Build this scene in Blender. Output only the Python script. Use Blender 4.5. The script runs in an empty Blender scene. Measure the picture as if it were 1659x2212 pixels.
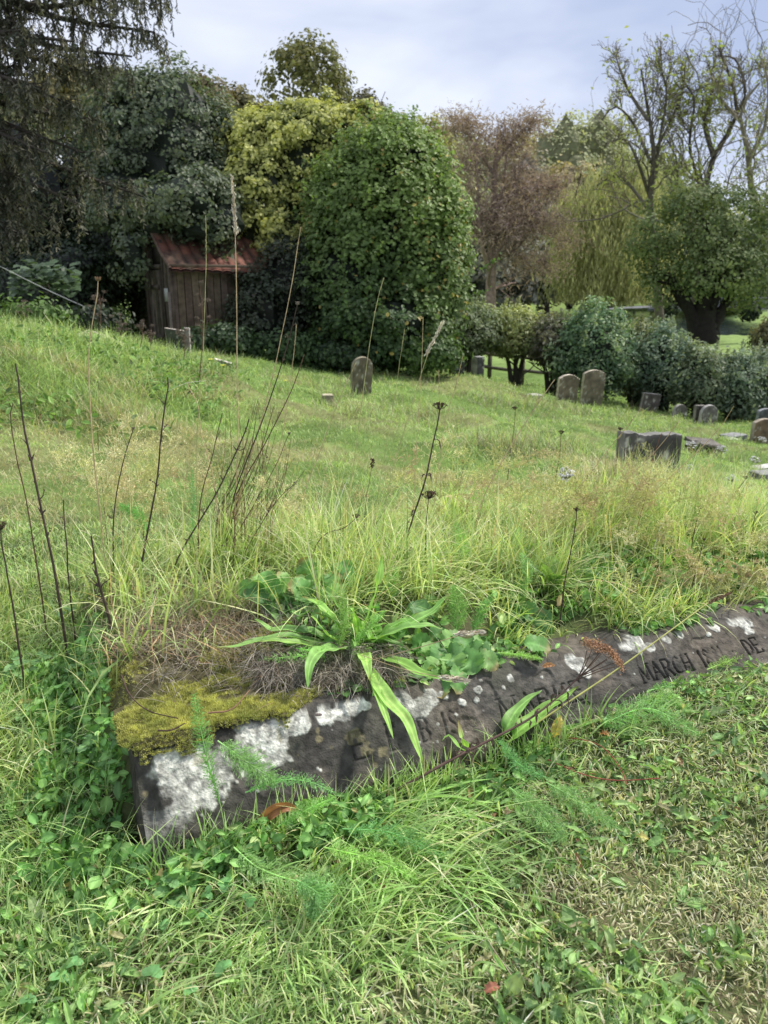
import bpy, math
import numpy as np
from mathutils import Matrix, Vector

PI = math.pi
F_PX, CX, CY, CAM_H = 1640.0, 829.5, 1106.0, 0.95
TH = math.radians(16.5)
CT, ST = math.cos(TH), math.sin(TH)
scene = bpy.context.scene
COL = scene.collection
rng = np.random.default_rng(7)

# ------------------------------------------------------------------ helpers
def ray(px, py):
    a = (np.asarray(px, float) - CX) / F_PX
    b = (CY - np.asarray(py, float)) / F_PX
    return np.stack([a, CT + b * ST + 0 * a, -ST + b * CT + 0 * a], -1)

def at(px, py, Y):
    """a point of the world seen along a direction, at forward distance Y"""
    d = ray(px, py)
    t = np.asarray(Y, float) / d[..., 1]
    p = d * t[..., None]
    p[..., 2] += CAM_H
    return p

def hsh(ix, iy, iz):
    n = (ix.astype(np.int64) * 73856093) ^ (iy.astype(np.int64) * 19349663) ^ (iz.astype(np.int64) * 83492791)
    n = (n ^ (n >> 13)) * 1274126177
    n = n & 0x7fffffff
    n = ((n ^ (n >> 15)) * 2246822519) & 0x7fffffff
    return (n % 100003) / 100003.0

def vnoise(p, scale=1.0, seed=0):
    p = np.asarray(p, float) * scale + seed * 17.31
    if p.shape[-1] == 2:
        p = np.concatenate([p, np.zeros(p.shape[:-1] + (1,))], -1)
    i = np.floor(p).astype(int); f = p - i
    f = f * f * (3 - 2 * f)
    out = 0
    for dx in (0, 1):
        for dy in (0, 1):
            for dz in (0, 1):
                w = (f[..., 0] if dx else 1 - f[..., 0]) * (f[..., 1] if dy else 1 - f[..., 1]) * (f[..., 2] if dz else 1 - f[..., 2])
                out = out + w * hsh(i[..., 0] + dx, i[..., 1] + dy, i[..., 2] + dz)
    return out

def fnoise(p, scale=1.0, seed=0, octv=4):
    s, a, t = 0, .5, 0
    for k in range(octv):
        s = s + a * vnoise(p, scale * 2 ** k, seed + k); t += a; a *= .5
    return s / t

def norm(v):
    return v / np.maximum(np.linalg.norm(v, axis=-1, keepdims=True), 1e-9)

def sstep(a, b, x):
    t = np.clip((x - a) / (b - a), 0, 1)
    return t * t * (3 - 2 * t)

PIGMENT = {'grass_blades': (.27, 2.2), 'far_foliage': (.12, 1.4), 'leaf_foliage': (.12, 1.5), 'glossy_leaf': (.14, 1.5), 'dry_stems': (0, 1.3), 'moss': (.12, 1.5),
           'turf_ground': (.16, .95), 'headstone': (0, 1.2), 'kerb_sandstone': (.35, 1.25), 'weathered_boards': (.1, 1.15)}

class Geo:
    def __init__(self):
        self.v, self.f, self.c, self.n = [], {3: [], 4: []}, [], 0
    def add(self, V, F, C):
        V = np.asarray(V, float).reshape(-1, 3)
        C = np.broadcast_to(np.asarray(C, float), (len(V), 3)) if np.ndim(C) < 2 else np.asarray(C, float).reshape(-1, 3)
        self.v.append(V); self.c.append(C)
        if isinstance(F, np.ndarray): F = [F]
        for f in F:
            f = np.asarray(f, int)
            if len(f): self.f[f.shape[1]].append(f + self.n)
        self.n += len(V)
    def box(self, cx, cy, cz, sx, sy, sz, c=(.5, .5, .5), M=None):
        v = np.array([[x, y, z] for z in (-1, 1) for y in (-1, 1) for x in (-1, 1)], float) * .5
        v = v * [sx, sy, sz] + [cx, cy, cz]
        if M is not None: v = (np.array(M) @ v.T).T
        f = np.array([[0, 2, 3, 1], [4, 5, 7, 6], [0, 1, 5, 4], [2, 6, 7, 3], [0, 4, 6, 2], [1, 3, 7, 5]])
        self.add(v, f, c)
    def grid(self, V, C):
        a, b = V.shape[:2]
        idx = np.arange(a * b).reshape(a, b)
        f = np.stack([idx[:-1, :-1], idx[1:, :-1], idx[1:, 1:], idx[:-1, 1:]], -1).reshape(-1, 4)
        C = np.asarray(C, float)
        if C.ndim == 3: C = C.reshape(-1, 3)
        self.add(V.reshape(-1, 3), f, C)
    def build(self, name, mat, parent=None, smooth=True, loc=None):
        V = np.concatenate(self.v); C = np.concatenate(self.c)
        ds, gn = PIGMENT.get(mat.name, (0, 1))
        C = (C * (1 - ds) + C @ np.array([[.3], [.6], [.1]]) * ds) * gn; C = np.minimum(C, .82)
        if loc is not None: V = V - np.asarray(loc)
        T = np.concatenate(self.f[3]) if self.f[3] else np.zeros((0, 3), int)
        Q = np.concatenate(self.f[4]) if self.f[4] else np.zeros((0, 4), int)
        me = bpy.data.meshes.new(name)
        me.vertices.add(len(V)); me.vertices.foreach_set('co', V.astype(np.float32).ravel())
        loops = np.concatenate([T.ravel(), Q.ravel()]).astype(np.int32)
        me.loops.add(len(loops)); me.loops.foreach_set('vertex_index', loops)
        nf = len(T) + len(Q)
        st = np.concatenate([np.arange(len(T)) * 3, len(T) * 3 + np.arange(len(Q)) * 4]).astype(np.int32)
        me.polygons.add(nf); me.polygons.foreach_set('loop_start', st)
        me.polygons.foreach_set('use_smooth', np.full(nf, smooth))
        me.update(calc_edges=True); me.validate()
        at_ = me.color_attributes.new('Col', 'FLOAT_COLOR', 'POINT')
        c4 = np.ones((len(V), 4), np.float32); c4[:, :3] = np.clip(C, 0, 1)
        if len(at_.data) == len(V): at_.data.foreach_set('color', c4.ravel())
        me.materials.append(mat)
        o = bpy.data.objects.new(name, me); COL.objects.link(o)
        if parent is not None: o.parent = parent
        elif loc is not None: o.location = loc
        return o

def tag(o, label=None, cat=None, group=None, kind=None):
    if label: o['label'] = label
    if cat: o['category'] = cat
    if group: o['group'] = group
    if kind: o['kind'] = kind
    return o

def empty(name, loc, label, cat, group=None, rz=0):
    o = bpy.data.objects.new(name, None); COL.objects.link(o)
    o.location = tuple(float(a) for a in loc); o.rotation_euler = (0, 0, rz); o.empty_display_size = .05
    return tag(o, label, cat, group)

def scatter(geo, TV, TF, TC, pos, R, S, C):
    """template copied N times: R (N,3,3), S (N,) or (N,3), C (N,3)"""
    N = len(pos)
    if N == 0: return
    S = np.asarray(S, float)
    if S.ndim == 1: S = S[:, None]
    tv = TV[None] * (S[:, None, :] if S.shape[1] == 3 else S[:, None, :])
    V = np.einsum('nij,nkj->nki', R, tv) + pos[:, None, :]
    k = len(TV)
    off = (np.arange(N) * k)[:, None, None]
    Fs = [(f[None] + off).reshape(-1, f.shape[1]) for f in (TF if isinstance(TF, list) else [TF])]
    CC = C[:, None, :] * np.asarray(TC)[None, :, None]
    geo.add(V.reshape(-1, 3), Fs, CC.reshape(-1, 3))

def frames(nrm, roll=None, r=rng):
    """rotation matrices with local z along nrm and a random spin"""
    n = norm(nrm); N = len(n)
    a = r.normal(size=(N, 3)) if roll is None else np.broadcast_to(roll, (N, 3))
    x = norm(a - (a * n).sum(-1, keepdims=True) * n)
    y = np.cross(n, x)
    return np.stack([x, y, n], -1)

def tubes(geo, P, R, k=5, C=(.2, .15, .1)):
    """P (M,n,3) polylines, R (M,n) radii"""
    P = np.asarray(P, float); R = np.asarray(R, float)
    M, n = P.shape[:2]
    T = norm(np.gradient(P, axis=1))
    ref = np.where(np.abs(T[:, :1, 2:3]) > .8, np.array([1., 0, 0]), np.array([0, 0, 1.]))
    x = norm(np.cross(np.broadcast_to(ref, T.shape), T)); y = np.cross(T, x)
    a = np.arange(k) / k * 2 * PI
    V = P[:, :, None] + R[:, :, None, None] * (np.cos(a)[None, None, :, None] * x[:, :, None] + np.sin(a)[None, None, :, None] * y[:, :, None])
    idx = np.arange(M * n * k).reshape(M, n, k)
    nx = np.roll(idx, -1, 2)
    F = np.stack([idx[:, :-1], nx[:, :-1], nx[:, 1:], idx[:, 1:]], -1).reshape(-1, 4)
    C = np.asarray(C, float)
    if C.ndim == 2: C = np.repeat(C, n * k, 0)
    geo.add(V.reshape(-1, 3), F, C)
    return geo

def resample(pts, n):
    pts = np.asarray(pts, float)
    if len(pts) > 2:      # smooth through catmull-rom
        p = np.vstack([2 * pts[0] - pts[1], pts, 2 * pts[-1] - pts[-2]])
        out = []
        for i in range(1, len(p) - 2):
            for t in np.linspace(0, 1, 8, endpoint=False):
                out.append(.5 * ((2 * p[i]) + (-p[i - 1] + p[i + 1]) * t + (2 * p[i - 1] - 5 * p[i] + 4 * p[i + 1] - p[i + 2]) * t * t + (-p[i - 1] + 3 * p[i] - 3 * p[i + 1] + p[i + 2]) * t ** 3))
        pts = np.array(out + [p[-2]])
    d = np.r_[0, np.cumsum(np.linalg.norm(np.diff(pts, axis=0), axis=1))]
    s = np.linspace(0, d[-1], n)
    return np.stack([np.interp(s, d, pts[:, i]) for i in range(3)], -1)

# ------------------------------------------------------------------ materials
def node_mat(name):
    m = bpy.data.materials.new(name); m.use_nodes = True
    nt = m.node_tree; nt.nodes.clear()
    return m, nt, nt.nodes, nt.links

def attr_col(nt, noise_scale=30, amt=.25):
    N, L = nt.nodes, nt.links
    a = N.new('ShaderNodeAttribute'); a.attribute_name = 'Col'
    tc = N.new('ShaderNodeTexCoord')
    nz = N.new('ShaderNodeTexNoise'); nz.inputs['Scale'].default_value = noise_scale; nz.inputs['Detail'].default_value = 5
    L.new(tc.outputs['Object'], nz.inputs['Vector'])
    mr = N.new('ShaderNodeMapRange'); mr.inputs[1].default_value = .3; mr.inputs[2].default_value = .7
    mr.inputs[3].default_value = 1 - amt; mr.inputs[4].default_value = 1 + amt
    L.new(nz.outputs['Fac'], mr.inputs[0])
    mx = N.new('ShaderNodeVectorMath'); mx.operation = 'SCALE'
    L.new(a.outputs['Color'], mx.inputs[0]); L.new(mr.outputs[0], mx.inputs['Scale'])
    return mx.outputs[0], nz, tc

def leaf_mat(name, rough=.5, trans=.35, nscale=30, amt=.2, tint=(1.2, 1.25, .6), spec=.4):
    m, nt, N, L = node_mat(name)
    c, nz, tc = attr_col(nt, nscale, amt)
    p = N.new('ShaderNodeBsdfPrincipled'); p.inputs['Roughness'].default_value = rough
    p.inputs['Specular IOR Level'].default_value = spec
    L.new(c, p.inputs['Base Color'])
    t = N.new('ShaderNodeBsdfTranslucent')
    ml = N.new('ShaderNodeVectorMath'); ml.operation = 'MULTIPLY'; ml.inputs[1].default_value = tint
    L.new(c, ml.inputs[0]); L.new(ml.outputs[0], t.inputs['Color'])
    mix = N.new('ShaderNodeMixShader'); mix.inputs[0].default_value = trans
    L.new(p.outputs[0], mix.inputs[1]); L.new(t.outputs[0], mix.inputs[2])
    o = N.new('ShaderNodeOutputMaterial'); L.new(mix.outputs[0], o.inputs[0])
    return m

def solid_mat(name, rough=.85, nscale=20, amt=.3, bump=.3, bdist=.01, bscale=None, spec=.3):
    m, nt, N, L = node_mat(name)
    c, nz, tc = attr_col(nt, nscale, amt)
    p = N.new('ShaderNodeBsdfPrincipled'); p.inputs['Roughness'].default_value = rough
    p.inputs['Specular IOR Level'].default_value = spec
    L.new(c, p.inputs['Base Color'])
    n2 = N.new('ShaderNodeTexNoise'); n2.inputs['Scale'].default_value = bscale or nscale * 3; n2.inputs['Detail'].default_value = 8
    L.new(tc.outputs['Object'], n2.inputs['Vector'])
    b = N.new('ShaderNodeBump'); b.inputs['Strength'].default_value = bump; b.inputs['Distance'].default_value = bdist
    L.new(n2.outputs['Fac'], b.inputs['Height']); L.new(b.outputs[0], p.inputs['Normal'])
    o = N.new('ShaderNodeOutputMaterial'); L.new(p.outputs[0], o.inputs[0])
    return m

M_leaf = leaf_mat('leaf_foliage')
M_far = leaf_mat('far_foliage', rough=.65, trans=.3, nscale=1.5, amt=.25, spec=.2)
M_grass = leaf_mat('grass_blades', rough=.45, trans=.36, nscale=6, amt=.2)
M_glossleaf = leaf_mat('glossy_leaf', rough=.5, trans=.34, nscale=45, amt=.25, spec=.3)
M_dry = leaf_mat('dry_stems', rough=.8, trans=.12, nscale=60, amt=.3, tint=(1, 1, 1), spec=.2)
M_moss = leaf_mat('moss', rough=.8, trans=.25, nscale=50, amt=.3, spec=.1)
M_bark = solid_mat('bark', nscale=6, amt=.35, bump=.8, bdist=.04, bscale=14)
M_stone = solid_mat('headstone', nscale=7, amt=.4, bump=.5, bdist=.01, bscale=45)
M_kerb = solid_mat('kerb_sandstone', nscale=70, amt=.4, bump=.75, bdist=.003, bscale=260, rough=.8)
M_wood = solid_mat('weathered_boards', nscale=9, amt=.35, bump=.5, bdist=.01, bscale=40)
M_roof = solid_mat('rusty_roofing', nscale=5, amt=.45, bump=.4, bdist=.01, bscale=30, rough=.7)
M_paper = solid_mat('weathered_notice', nscale=12, amt=.1, bump=.05)
M_metal = solid_mat('galvanised_wire', nscale=5, amt=.1, bump=.05, rough=.4)
M_soil = solid_mat('soil_crumbs', nscale=40, amt=.4, bump=.8, bdist=.004, bscale=120, rough=.95, spec=.1)

# ------------------------------------------------------------------ terrain
K0 = np.array([-.402, 1.078]); KU = norm(np.array([.905, .425])); KN = np.array([-KU[1], KU[0]])
ctrl = np.array([
 (-.3, .2, 0), (.8, .2, 0), (-1.5, .5, .03), (1.8, .6, 0), (0, 1, -.015), (-.4, 1.0, -.025), (-1.2, 1.3, .02), (1.2, 1.3, -.01), (0, 1.6, .0), (2, 1.8, .0),
 (-1.6, 2.2, .05), (.5, 2.6, 0), (1.6, 2.5, .0), (0, 3.5, 0), (-2, 3.5, .08), (2.2, 3.6, -.1),
 (-2.24, 5, .13), (-3.6, 5, .3), (-1.2, 5.5, -.05), (-3.03, 7.3, .50), (-4.2, 7.3, .62), (-1.9, 8.2, .12), (-2.6, 9.5, .1), (-1.26, 9, -.32),
 (-4, 10.5, .1), (-5.5, 9, .6), (-2.6, 11.5, -.2), (-4.3, 13, -.05), (.3, 6, -.3), (2.63, 7.5, -.80), (1.0, 9, -.6), (4.6, 7.5, -1.1),
 (-.376, 12.5, -.76), (-3.2, 16.5, -.45), (-4.4, 17, -.40), (-6.5, 17, -.1), (0, 18, -.9), (1.75, 17.5, -.95), (1.9, 13.5, -1.1), (4.9, 18, -1.79), (3.6, 22, -1.85), (8.5, 20, -2.4), (8.3, 17, -2.15),
 (5, 12, -1.5), (12, 20, -2.7), (3, 27, -1.9), (10.3, 30, -2.3), (18.5, 45, -1.78), (27.3, 60, -1.6), (8, 45, -2.1), (20, 30, -2.5),
 (14.6, 60, -2.2), (10, 90, -2.3), (30, 90, -1.3), (50, 90, -1.2), (14, 130, -1.5), (0, 60, -1), (-15, 30, .8), (-12, 20, .9), (-14, 10, 1.9), (-7, 6, 1.3), (-6, 3, .6), (-6, -1, .5),
 (-30, 60, 4), (0, 120, 0), (60, 140, -.5), (-60, 120, 8), (0, 300, 6), (-100, 300, 12), (120, 300, 4), (0, 600, 10), (-300, 600, 15), (300, 600, 8),
 (6, 3, -.5), (6, -1, -.3), (12, 6, -1.9), (0, -3, 0), (20, 12, -2.8)], float)

def tw(x, y):
    yy = np.maximum(y, -5) + 6
    return np.stack([x / yy * 2, np.log(yy)], -1)
_tc = tw(ctrl[:, 0], ctrl[:, 1])
_K = np.sqrt(((_tc[:, None] - _tc[None]) ** 2).sum(-1) + .0016)
_A = np.block([[_K + 0 * np.eye(len(ctrl)), np.ones((len(ctrl), 1))], [np.ones((1, len(ctrl))), np.zeros((1, 1))]])
_W = np.linalg.solve(_A, np.r_[ctrl[:, 2], 0])

def hbase(x, y):
    x = np.asarray(x, float); y = np.asarray(y, float)
    t = tw(x.ravel(), y.ravel()); out = np.empty(len(t))
    for i in range(0, len(t), 40000):
        s = t[i:i + 40000]
        out[i:i + 40000] = np.sqrt(((s[:, None] - _tc[None]) ** 2).sum(-1) + .0016) @ _W[:-1] + _W[-1]
    return out.reshape(x.shape)

def plot_sw(x, y):
    dx, dy = x - K0[0], y - K0[1]
    return dx * KU[0] + dy * KU[1], dx * KN[0] + dy * KN[1]

def hT(x, y):
    x = np.asarray(x, float); y = np.asarray(y, float)
    z = hbase(x, y)
    p = np.stack([x, y], -1)
    far = sstep(3, 9, y)
    z = z + (fnoise(p, 7, 3, 3) - .5) * .035 * (1 - far) + (fnoise(p, 1.6, 5, 3) - .5) * (.05 + .10 * sstep(3.2, 5, y) + .10 * far * (1 - sstep(35, 60, y)))
    z = z + (fnoise(p, .9, 15, 2) - .5) * .22 * sstep(3.4, 5, y) * (1 - sstep(12, 18, y)) + (fnoise(p, 3.3, 16, 2) - .5) * .07 * sstep(3, 4, y) * (1 - sstep(9, 14, y))
    # raised grave plot held by the kerb
    s, w = plot_sw(x, y)
    m = sstep(-.10, .04, s) * (1 - sstep(2.1, 2.5, s)) * sstep(.10, .15, w) * (1 - sstep(.85, 1.35, w))
    top = .155 - .03 * s + .05 * np.exp(-((s - .62) / .28) ** 2 - ((w - .36) / .17) ** 2) + (fnoise(p, 9, 8, 3) - .5) * .05 + .03 * sstep(.15, .4, w)
    z = z * (1 - m) + np.maximum(top, z) * m
    z = z + .05 * sstep(.65, 1.15, s) * (1 - sstep(2.0, 2.6, s)) * sstep(-.75, -.05, w) * (1 - sstep(.0, .1, w))
    # dip under the kerb stone and bare sunk spots in the lawn
    z = z - .05 * sstep(-.06, 0, s) * (1 - sstep(1.75, 1.85, s)) * sstep(-.01, .03, w) * (1 - sstep(.10, .13, w))
    # lake basin
    return z

def ground_hit(px, py, y0=.4, y1=40):
    d = ray(px, py); px = np.asarray(px, float)
    Y = np.geomspace(y0, y1, 220)
    res = np.full(px.shape, np.nan); prev = None; Yp = None
    found = np.zeros(px.shape, bool)
    for Yk in Y:
        x = d[..., 0] / d[..., 1] * Yk; z = CAM_H + d[..., 2] / d[..., 1] * Yk
        g = z - hT(x, np.full_like(x, Yk))
        if prev is not None:
            c = (~found) & (g <= 0) & (prev > 0)
            tt = prev / np.maximum(prev - g, 1e-9)
            res = np.where(c, Yp + (Yk - Yp) * tt, res); found |= c
        prev, Yp = g, Yk
    x = d[..., 0] / d[..., 1] * res
    return np.stack([x, res, hT(np.nan_to_num(x), np.nan_to_num(res, nan=50.))], -1), found

def gh1(px, py, **k):
    p, f = ground_hit(np.array([float(px)]), np.array([float(py)]), **k)
    return p[0]

def onground(px, Y, py=900):
    """ground point in the vertical plane through picture column px at distance Y"""
    x = float((px - CX) / F_PX * (Y * CT + (CAM_H) * ST)); 
    for _ in range(3):
        z = float(hT(np.array([x]), np.array([Y]))[0])
        x = float((px - CX) / F_PX * (Y * CT - (z - CAM_H) * ST))
    return np.array([x, Y, z])

def build_terrain():
    ys = np.r_[np.linspace(-4, .4, 16)[:-1], np.linspace(.4, 3.6, 220)[:-1], np.geomspace(3.6, 40, 240)[:-1], np.geomspace(40, 700, 50)]
    us = np.linspace(-1, 1, 361); us = np.sign(us) * (.55 * np.abs(us) + .45 * np.abs(us) ** 3)
    Y, U = np.meshgrid(ys, us, indexing='ij')
    X = U * (3.6 + 1.5 * np.maximum(Y, 0))
    Z = hT(X, Y)
    # lake bed
    lk = sstep(46, 54, Y) * (1 - sstep(112, 122, Y)) * sstep(2, 8, X - .02 * Y) * (1 - sstep(24, 32, X - .12 * Y))
    Z = Z * (1 - lk) + np.minimum(Z, -2.9) * lk
    g = Geo()
    p = np.stack([X, Y], -1)
    n1 = fnoise(p, .9, 11, 4)[..., None]; n2 = fnoise(p, 14, 12, 3)[..., None]
    green = np.array([.11, .18, .035]); lush = np.array([.15, .25, .04]); straw = np.array([.24, .21, .09]); soil = np.array([.035, .026, .018])
    far = sstep(4, 10, Y)[..., None]
    c_near = soil * (1 - n2) * 2.6 + green * 1.1 * n2
    c_far = green * (1 - n1) + lush * n1 
    c_far = c_far * (.75 + .5 * n2) + (straw - c_far) * (sstep(.48, .62, fnoise(p, .8, 23, 3)) * .6 * (1 - sstep(14, 22, Y)))[..., None]
    fc = sstep(2.5, 3.6, Y)[..., None]
    C = c_near * (1 - fc) + c_far * fc
    field = sstep(26, 36, Y)[..., None]
    C = C * (1 - field) + np.array([.23, .34, .08]) * (.85 + .3 * n1) * field
    g.grid(np.stack([X, Y, Z], -1), C)
    o = g.build('ground', solid_mat('turf_ground', nscale=3, amt=.2, bump=.5, bdist=.02, bscale=60, rough=.95, spec=.05))
    tag(o, kind='structure')
build_terrain()

def water():
    m, nt, N, L = node_mat('lake_water')
    p = N.new('ShaderNodeBsdfPrincipled'); p.inputs['Base Color'].default_value = (.03, .045, .04, 1)
    p.inputs['Roughness'].default_value = .06; p.inputs['IOR'].default_value = 1.33
    tc = N.new('ShaderNodeTexCoord'); nz = N.new('ShaderNodeTexNoise'); nz.inputs['Scale'].default_value = 1.1; nz.inputs['Detail'].default_value = 3
    mp = N.new('ShaderNodeMapping'); mp.inputs['Scale'].default_value = (1, .35, 1)
    L.new(tc.outputs['Object'], mp.inputs[0]); L.new(mp.outputs[0], nz.inputs['Vector'])
    b = N.new('ShaderNodeBump'); b.inputs['Strength'].default_value = .5; b.inputs['Distance'].default_value = .12
    L.new(nz.outputs['Fac'], b.inputs['Height']); L.new(b.outputs[0], p.inputs['Normal'])
    o = N.new('ShaderNodeOutputMaterial'); L.new(p.outputs[0], o.inputs[0])
    g = Geo(); g.add([[0, 45, -2.35], [44, 45, -2.35], [60, 124, -2.35], [-4, 124, -2.35]], np.array([[0, 1, 2, 3]]), (.1, .1, .1))
    tag(g.build('lake_water', m), kind='structure')
water()

# ------------------------------------------------------------------ world, sun, camera
def world():
    w = bpy.data.worlds.new('World'); scene.world = w; w.use_nodes = True
    nt = w.node_tree; N, L = nt.nodes, nt.links; N.clear()
    el, az = math.radians(52), math.radians(66)       # azimuth from +Y towards +X
    sky = N.new('ShaderNodeTexSky'); sky.sky_type = 'NISHITA'; sky.sun_disc = False
    sky.sun_elevation = el; sky.sun_rotation = az; sky.dust_density = 1.5
    tc = N.new('ShaderNodeTexCoord')
    mp = N.new('ShaderNodeMapping'); mp.inputs['Scale'].default_value = (1, 1, 2.6); mp.inputs['Location'].default_value = (.35, .1, .15)
    L.new(tc.outputs['Generated'], mp.inputs[0])
    nz = N.new('ShaderNodeTexNoise'); nz.inputs['Scale'].default_value = 1.7; nz.inputs['Detail'].default_value = 5; nz.inputs['Roughness'].default_value = .5; nz.inputs['Distortion'].default_value = .3
    L.new(mp.outputs[0], nz.inputs['Vector'])
    cr = N.new('ShaderNodeValToRGB'); e = cr.color_ramp.elements
    e[0].position = .34; e[0].color = (.38, .45, .64, 1); e[1].position = .62; e[1].color = (.84, .87, .95, 1)
    L.new(nz.outputs['Fac'], cr.inputs[0])
    sc = N.new('ShaderNodeVectorMath'); sc.operation = 'SCALE'; sc.inputs['Scale'].default_value = 13.4
    L.new(cr.outputs[0], sc.inputs[0])
    mx = N.new('ShaderNodeMixRGB'); mx.inputs[0].default_value = .88
    L.new(sky.outputs[0], mx.inputs[1]); L.new(sc.outputs[0], mx.inputs[2])
    bg = N.new('ShaderNodeBackground'); bg.inputs['Strength'].default_value = .1
    L.new(mx.outputs[0], bg.inputs[0])
    o = N.new('ShaderNodeOutputWorld'); L.new(bg.outputs[0], o.inputs[0])
    sd = bpy.data.lights.new('sun', 'SUN'); sd.energy = 4.8; sd.angle = math.radians(5); sd.color = (1, .95, .86)
    so = bpy.data.objects.new('sun', sd); COL.objects.link(so)
    d = Vector((math.sin(az) * math.cos(el), math.cos(az) * math.cos(el), math.sin(el)))
    so.rotation_euler = d.to_track_quat('Z', 'Y').to_euler(); so.location = (5, 5, 20)
    cd = bpy.data.cameras.new('camera'); co = bpy.data.objects.new('camera', cd); COL.objects.link(co)
    co.location = (0, 0, CAM_H); co.rotation_euler = (PI / 2 - TH, 0, 0)
    cd.sensor_fit = 'VERTICAL'; cd.sensor_height = 36; cd.sensor_width = 27; cd.lens = F_PX / 2212 * 36
    cd.clip_start = .05; cd.clip_end = 2000
    cd.dof.use_dof = True; cd.dof.focus_distance = 1.65; cd.dof.aperture_fstop = 8
    scene.camera = co
    scene.view_settings.view_transform = 'Standard'; scene.view_settings.look = 'None'; scene.view_settings.exposure = 0
    scene.cycles.max_bounces = 6; scene.cycles.diffuse_bounces = 3; scene.cycles.glossy_bounces = 2; scene.cycles.transmission_bounces = 3
    scene.cycles.use_denoising = True
world()
# ------------------------------------------------------------------ foliage builders
def diamond(fold=.25):
    V = np.array([[0, 0, 0], [.32, .45, fold * .3], [0, 1, 0], [-.32, .45, fold * .3]], float)
    V[:, 1] -= .4
    return V, np.array([[0, 1, 2, 3]]), np.ones(4)

def hexleaf():
    V = np.array([[0, -.5, 0], [.34, -.2, .08], [.3, .2, .08], [0, .55, -.06], [-.3, .2, .08], [-.34, -.2, .08], [0, 0, -.03]], float)
    F = np.array([[0, 1, 2, 6], [6, 2, 3, 4], [0, 6, 4, 5]])
    return V, F, np.array([.9, 1, 1, 1.05, 1, 1, .85])

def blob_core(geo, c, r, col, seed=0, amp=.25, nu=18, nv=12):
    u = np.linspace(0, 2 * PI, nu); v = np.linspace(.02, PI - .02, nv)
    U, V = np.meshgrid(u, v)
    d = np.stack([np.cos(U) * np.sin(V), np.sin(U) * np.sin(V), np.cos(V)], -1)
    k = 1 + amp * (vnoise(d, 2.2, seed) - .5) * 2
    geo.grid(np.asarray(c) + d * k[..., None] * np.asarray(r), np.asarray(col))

def crown_pts(blobs, n, r, sprig=18, spread=.16, depth=.22, amp=.22, back=.25, seed=0, clump=None):
    """blobs: (centre(3), radii(3)) -> leaf positions, normals, light factor"""
    blobs = [(np.asarray(c, float), np.asarray(R, float)) for c, R in blobs]
    w = np.array([(R[0] * R[2] + R[0] * R[1]) for _, R in blobs]); w /= w.sum()
    P, Nn, K = [], [], []
    for (c, R), wi in zip(blobs, w):
        m = max(int(n * wi / sprig * 1.9), 3)
        d = norm(r.normal(size=(m, 3)))
        keep = (d[:, 1] < .15) | (r.random(m) < back)
        d = d[keep]
        rad = 1 + amp * (fnoise(d, 2.4, seed + int(c[0] * 10) % 50, 3) - .5) * 2
        inn = 1 - depth * r.random(len(d)) ** 1.5
        q = c + d * (rad * inn)[:, None] * R
        tone = r.random(len(q))
        if clump:   # leaves gathered on many small billows standing out of the surface
            nk = max(int(2.2 * (R[0] + R[1]) * R[2] * 2.2 / clump ** 2), 6)
            dk = norm(r.normal(size=(nk, 3))); rk = 1 + amp * (fnoise(dk, 2.4, seed + int(c[0] * 10) % 50, 3) - .5) * 2 + r.normal(size=nk) * .07
            ck = c + dk * (rk * (1 - .35 * clump / R.mean()))[:, None] * R
            j = r.integers(0, nk, len(q)); dd = norm(r.normal(size=(len(q), 3)) + dk[j] * 1.1 + [0, -.2, .25])
            cr = clump * (.6 + .7 * r.random(nk))[j] * (1 - .3 * r.random(len(q)) ** 2)
            q = ck[j] + dd * cr[:, None] * [1, 1, .85]
            out_ = (dd * dk[j]).sum(-1); inn = 1 - depth * np.clip(.9 - out_, 0, 1)
            d = norm(dd + .5 * dk[j]); tone = np.clip(r.random(nk)[j] * .6 + .4 * r.random(len(q)), 0, 1)
        # drop sprigs buried in other blobs
        bur = np.zeros(len(q), bool)
        for c2, R2 in blobs:
            if c2 is c: continue
            bur |= (((q - c2) / R2) ** 2).sum(-1) < .6
        q, d, inn, tone = q[~bur], d[~bur], inn[~bur], tone[~bur]
        loc = r.normal(size=(len(q), sprig, 3)) * spread
        loc[..., 2] *= .7
        pos = q[:, None] + loc
        nn = norm(d[:, None] * 1.0 + loc / spread * .45 + r.normal(size=loc.shape) * .45 + np.array([0, 0, .35]))
        P.append(pos.reshape(-1, 3)); Nn.append(nn.reshape(-1, 3))
        # outer leaves of each sprig lighter
        out = (loc * d[:, None]).sum(-1) / spread
        K.append(np.stack([np.repeat(tone, sprig), out.ravel(), np.repeat((inn - 1 + depth) / depth, sprig)], -1))
    return np.concatenate(P), np.concatenate(Nn), np.concatenate(K)

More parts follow.
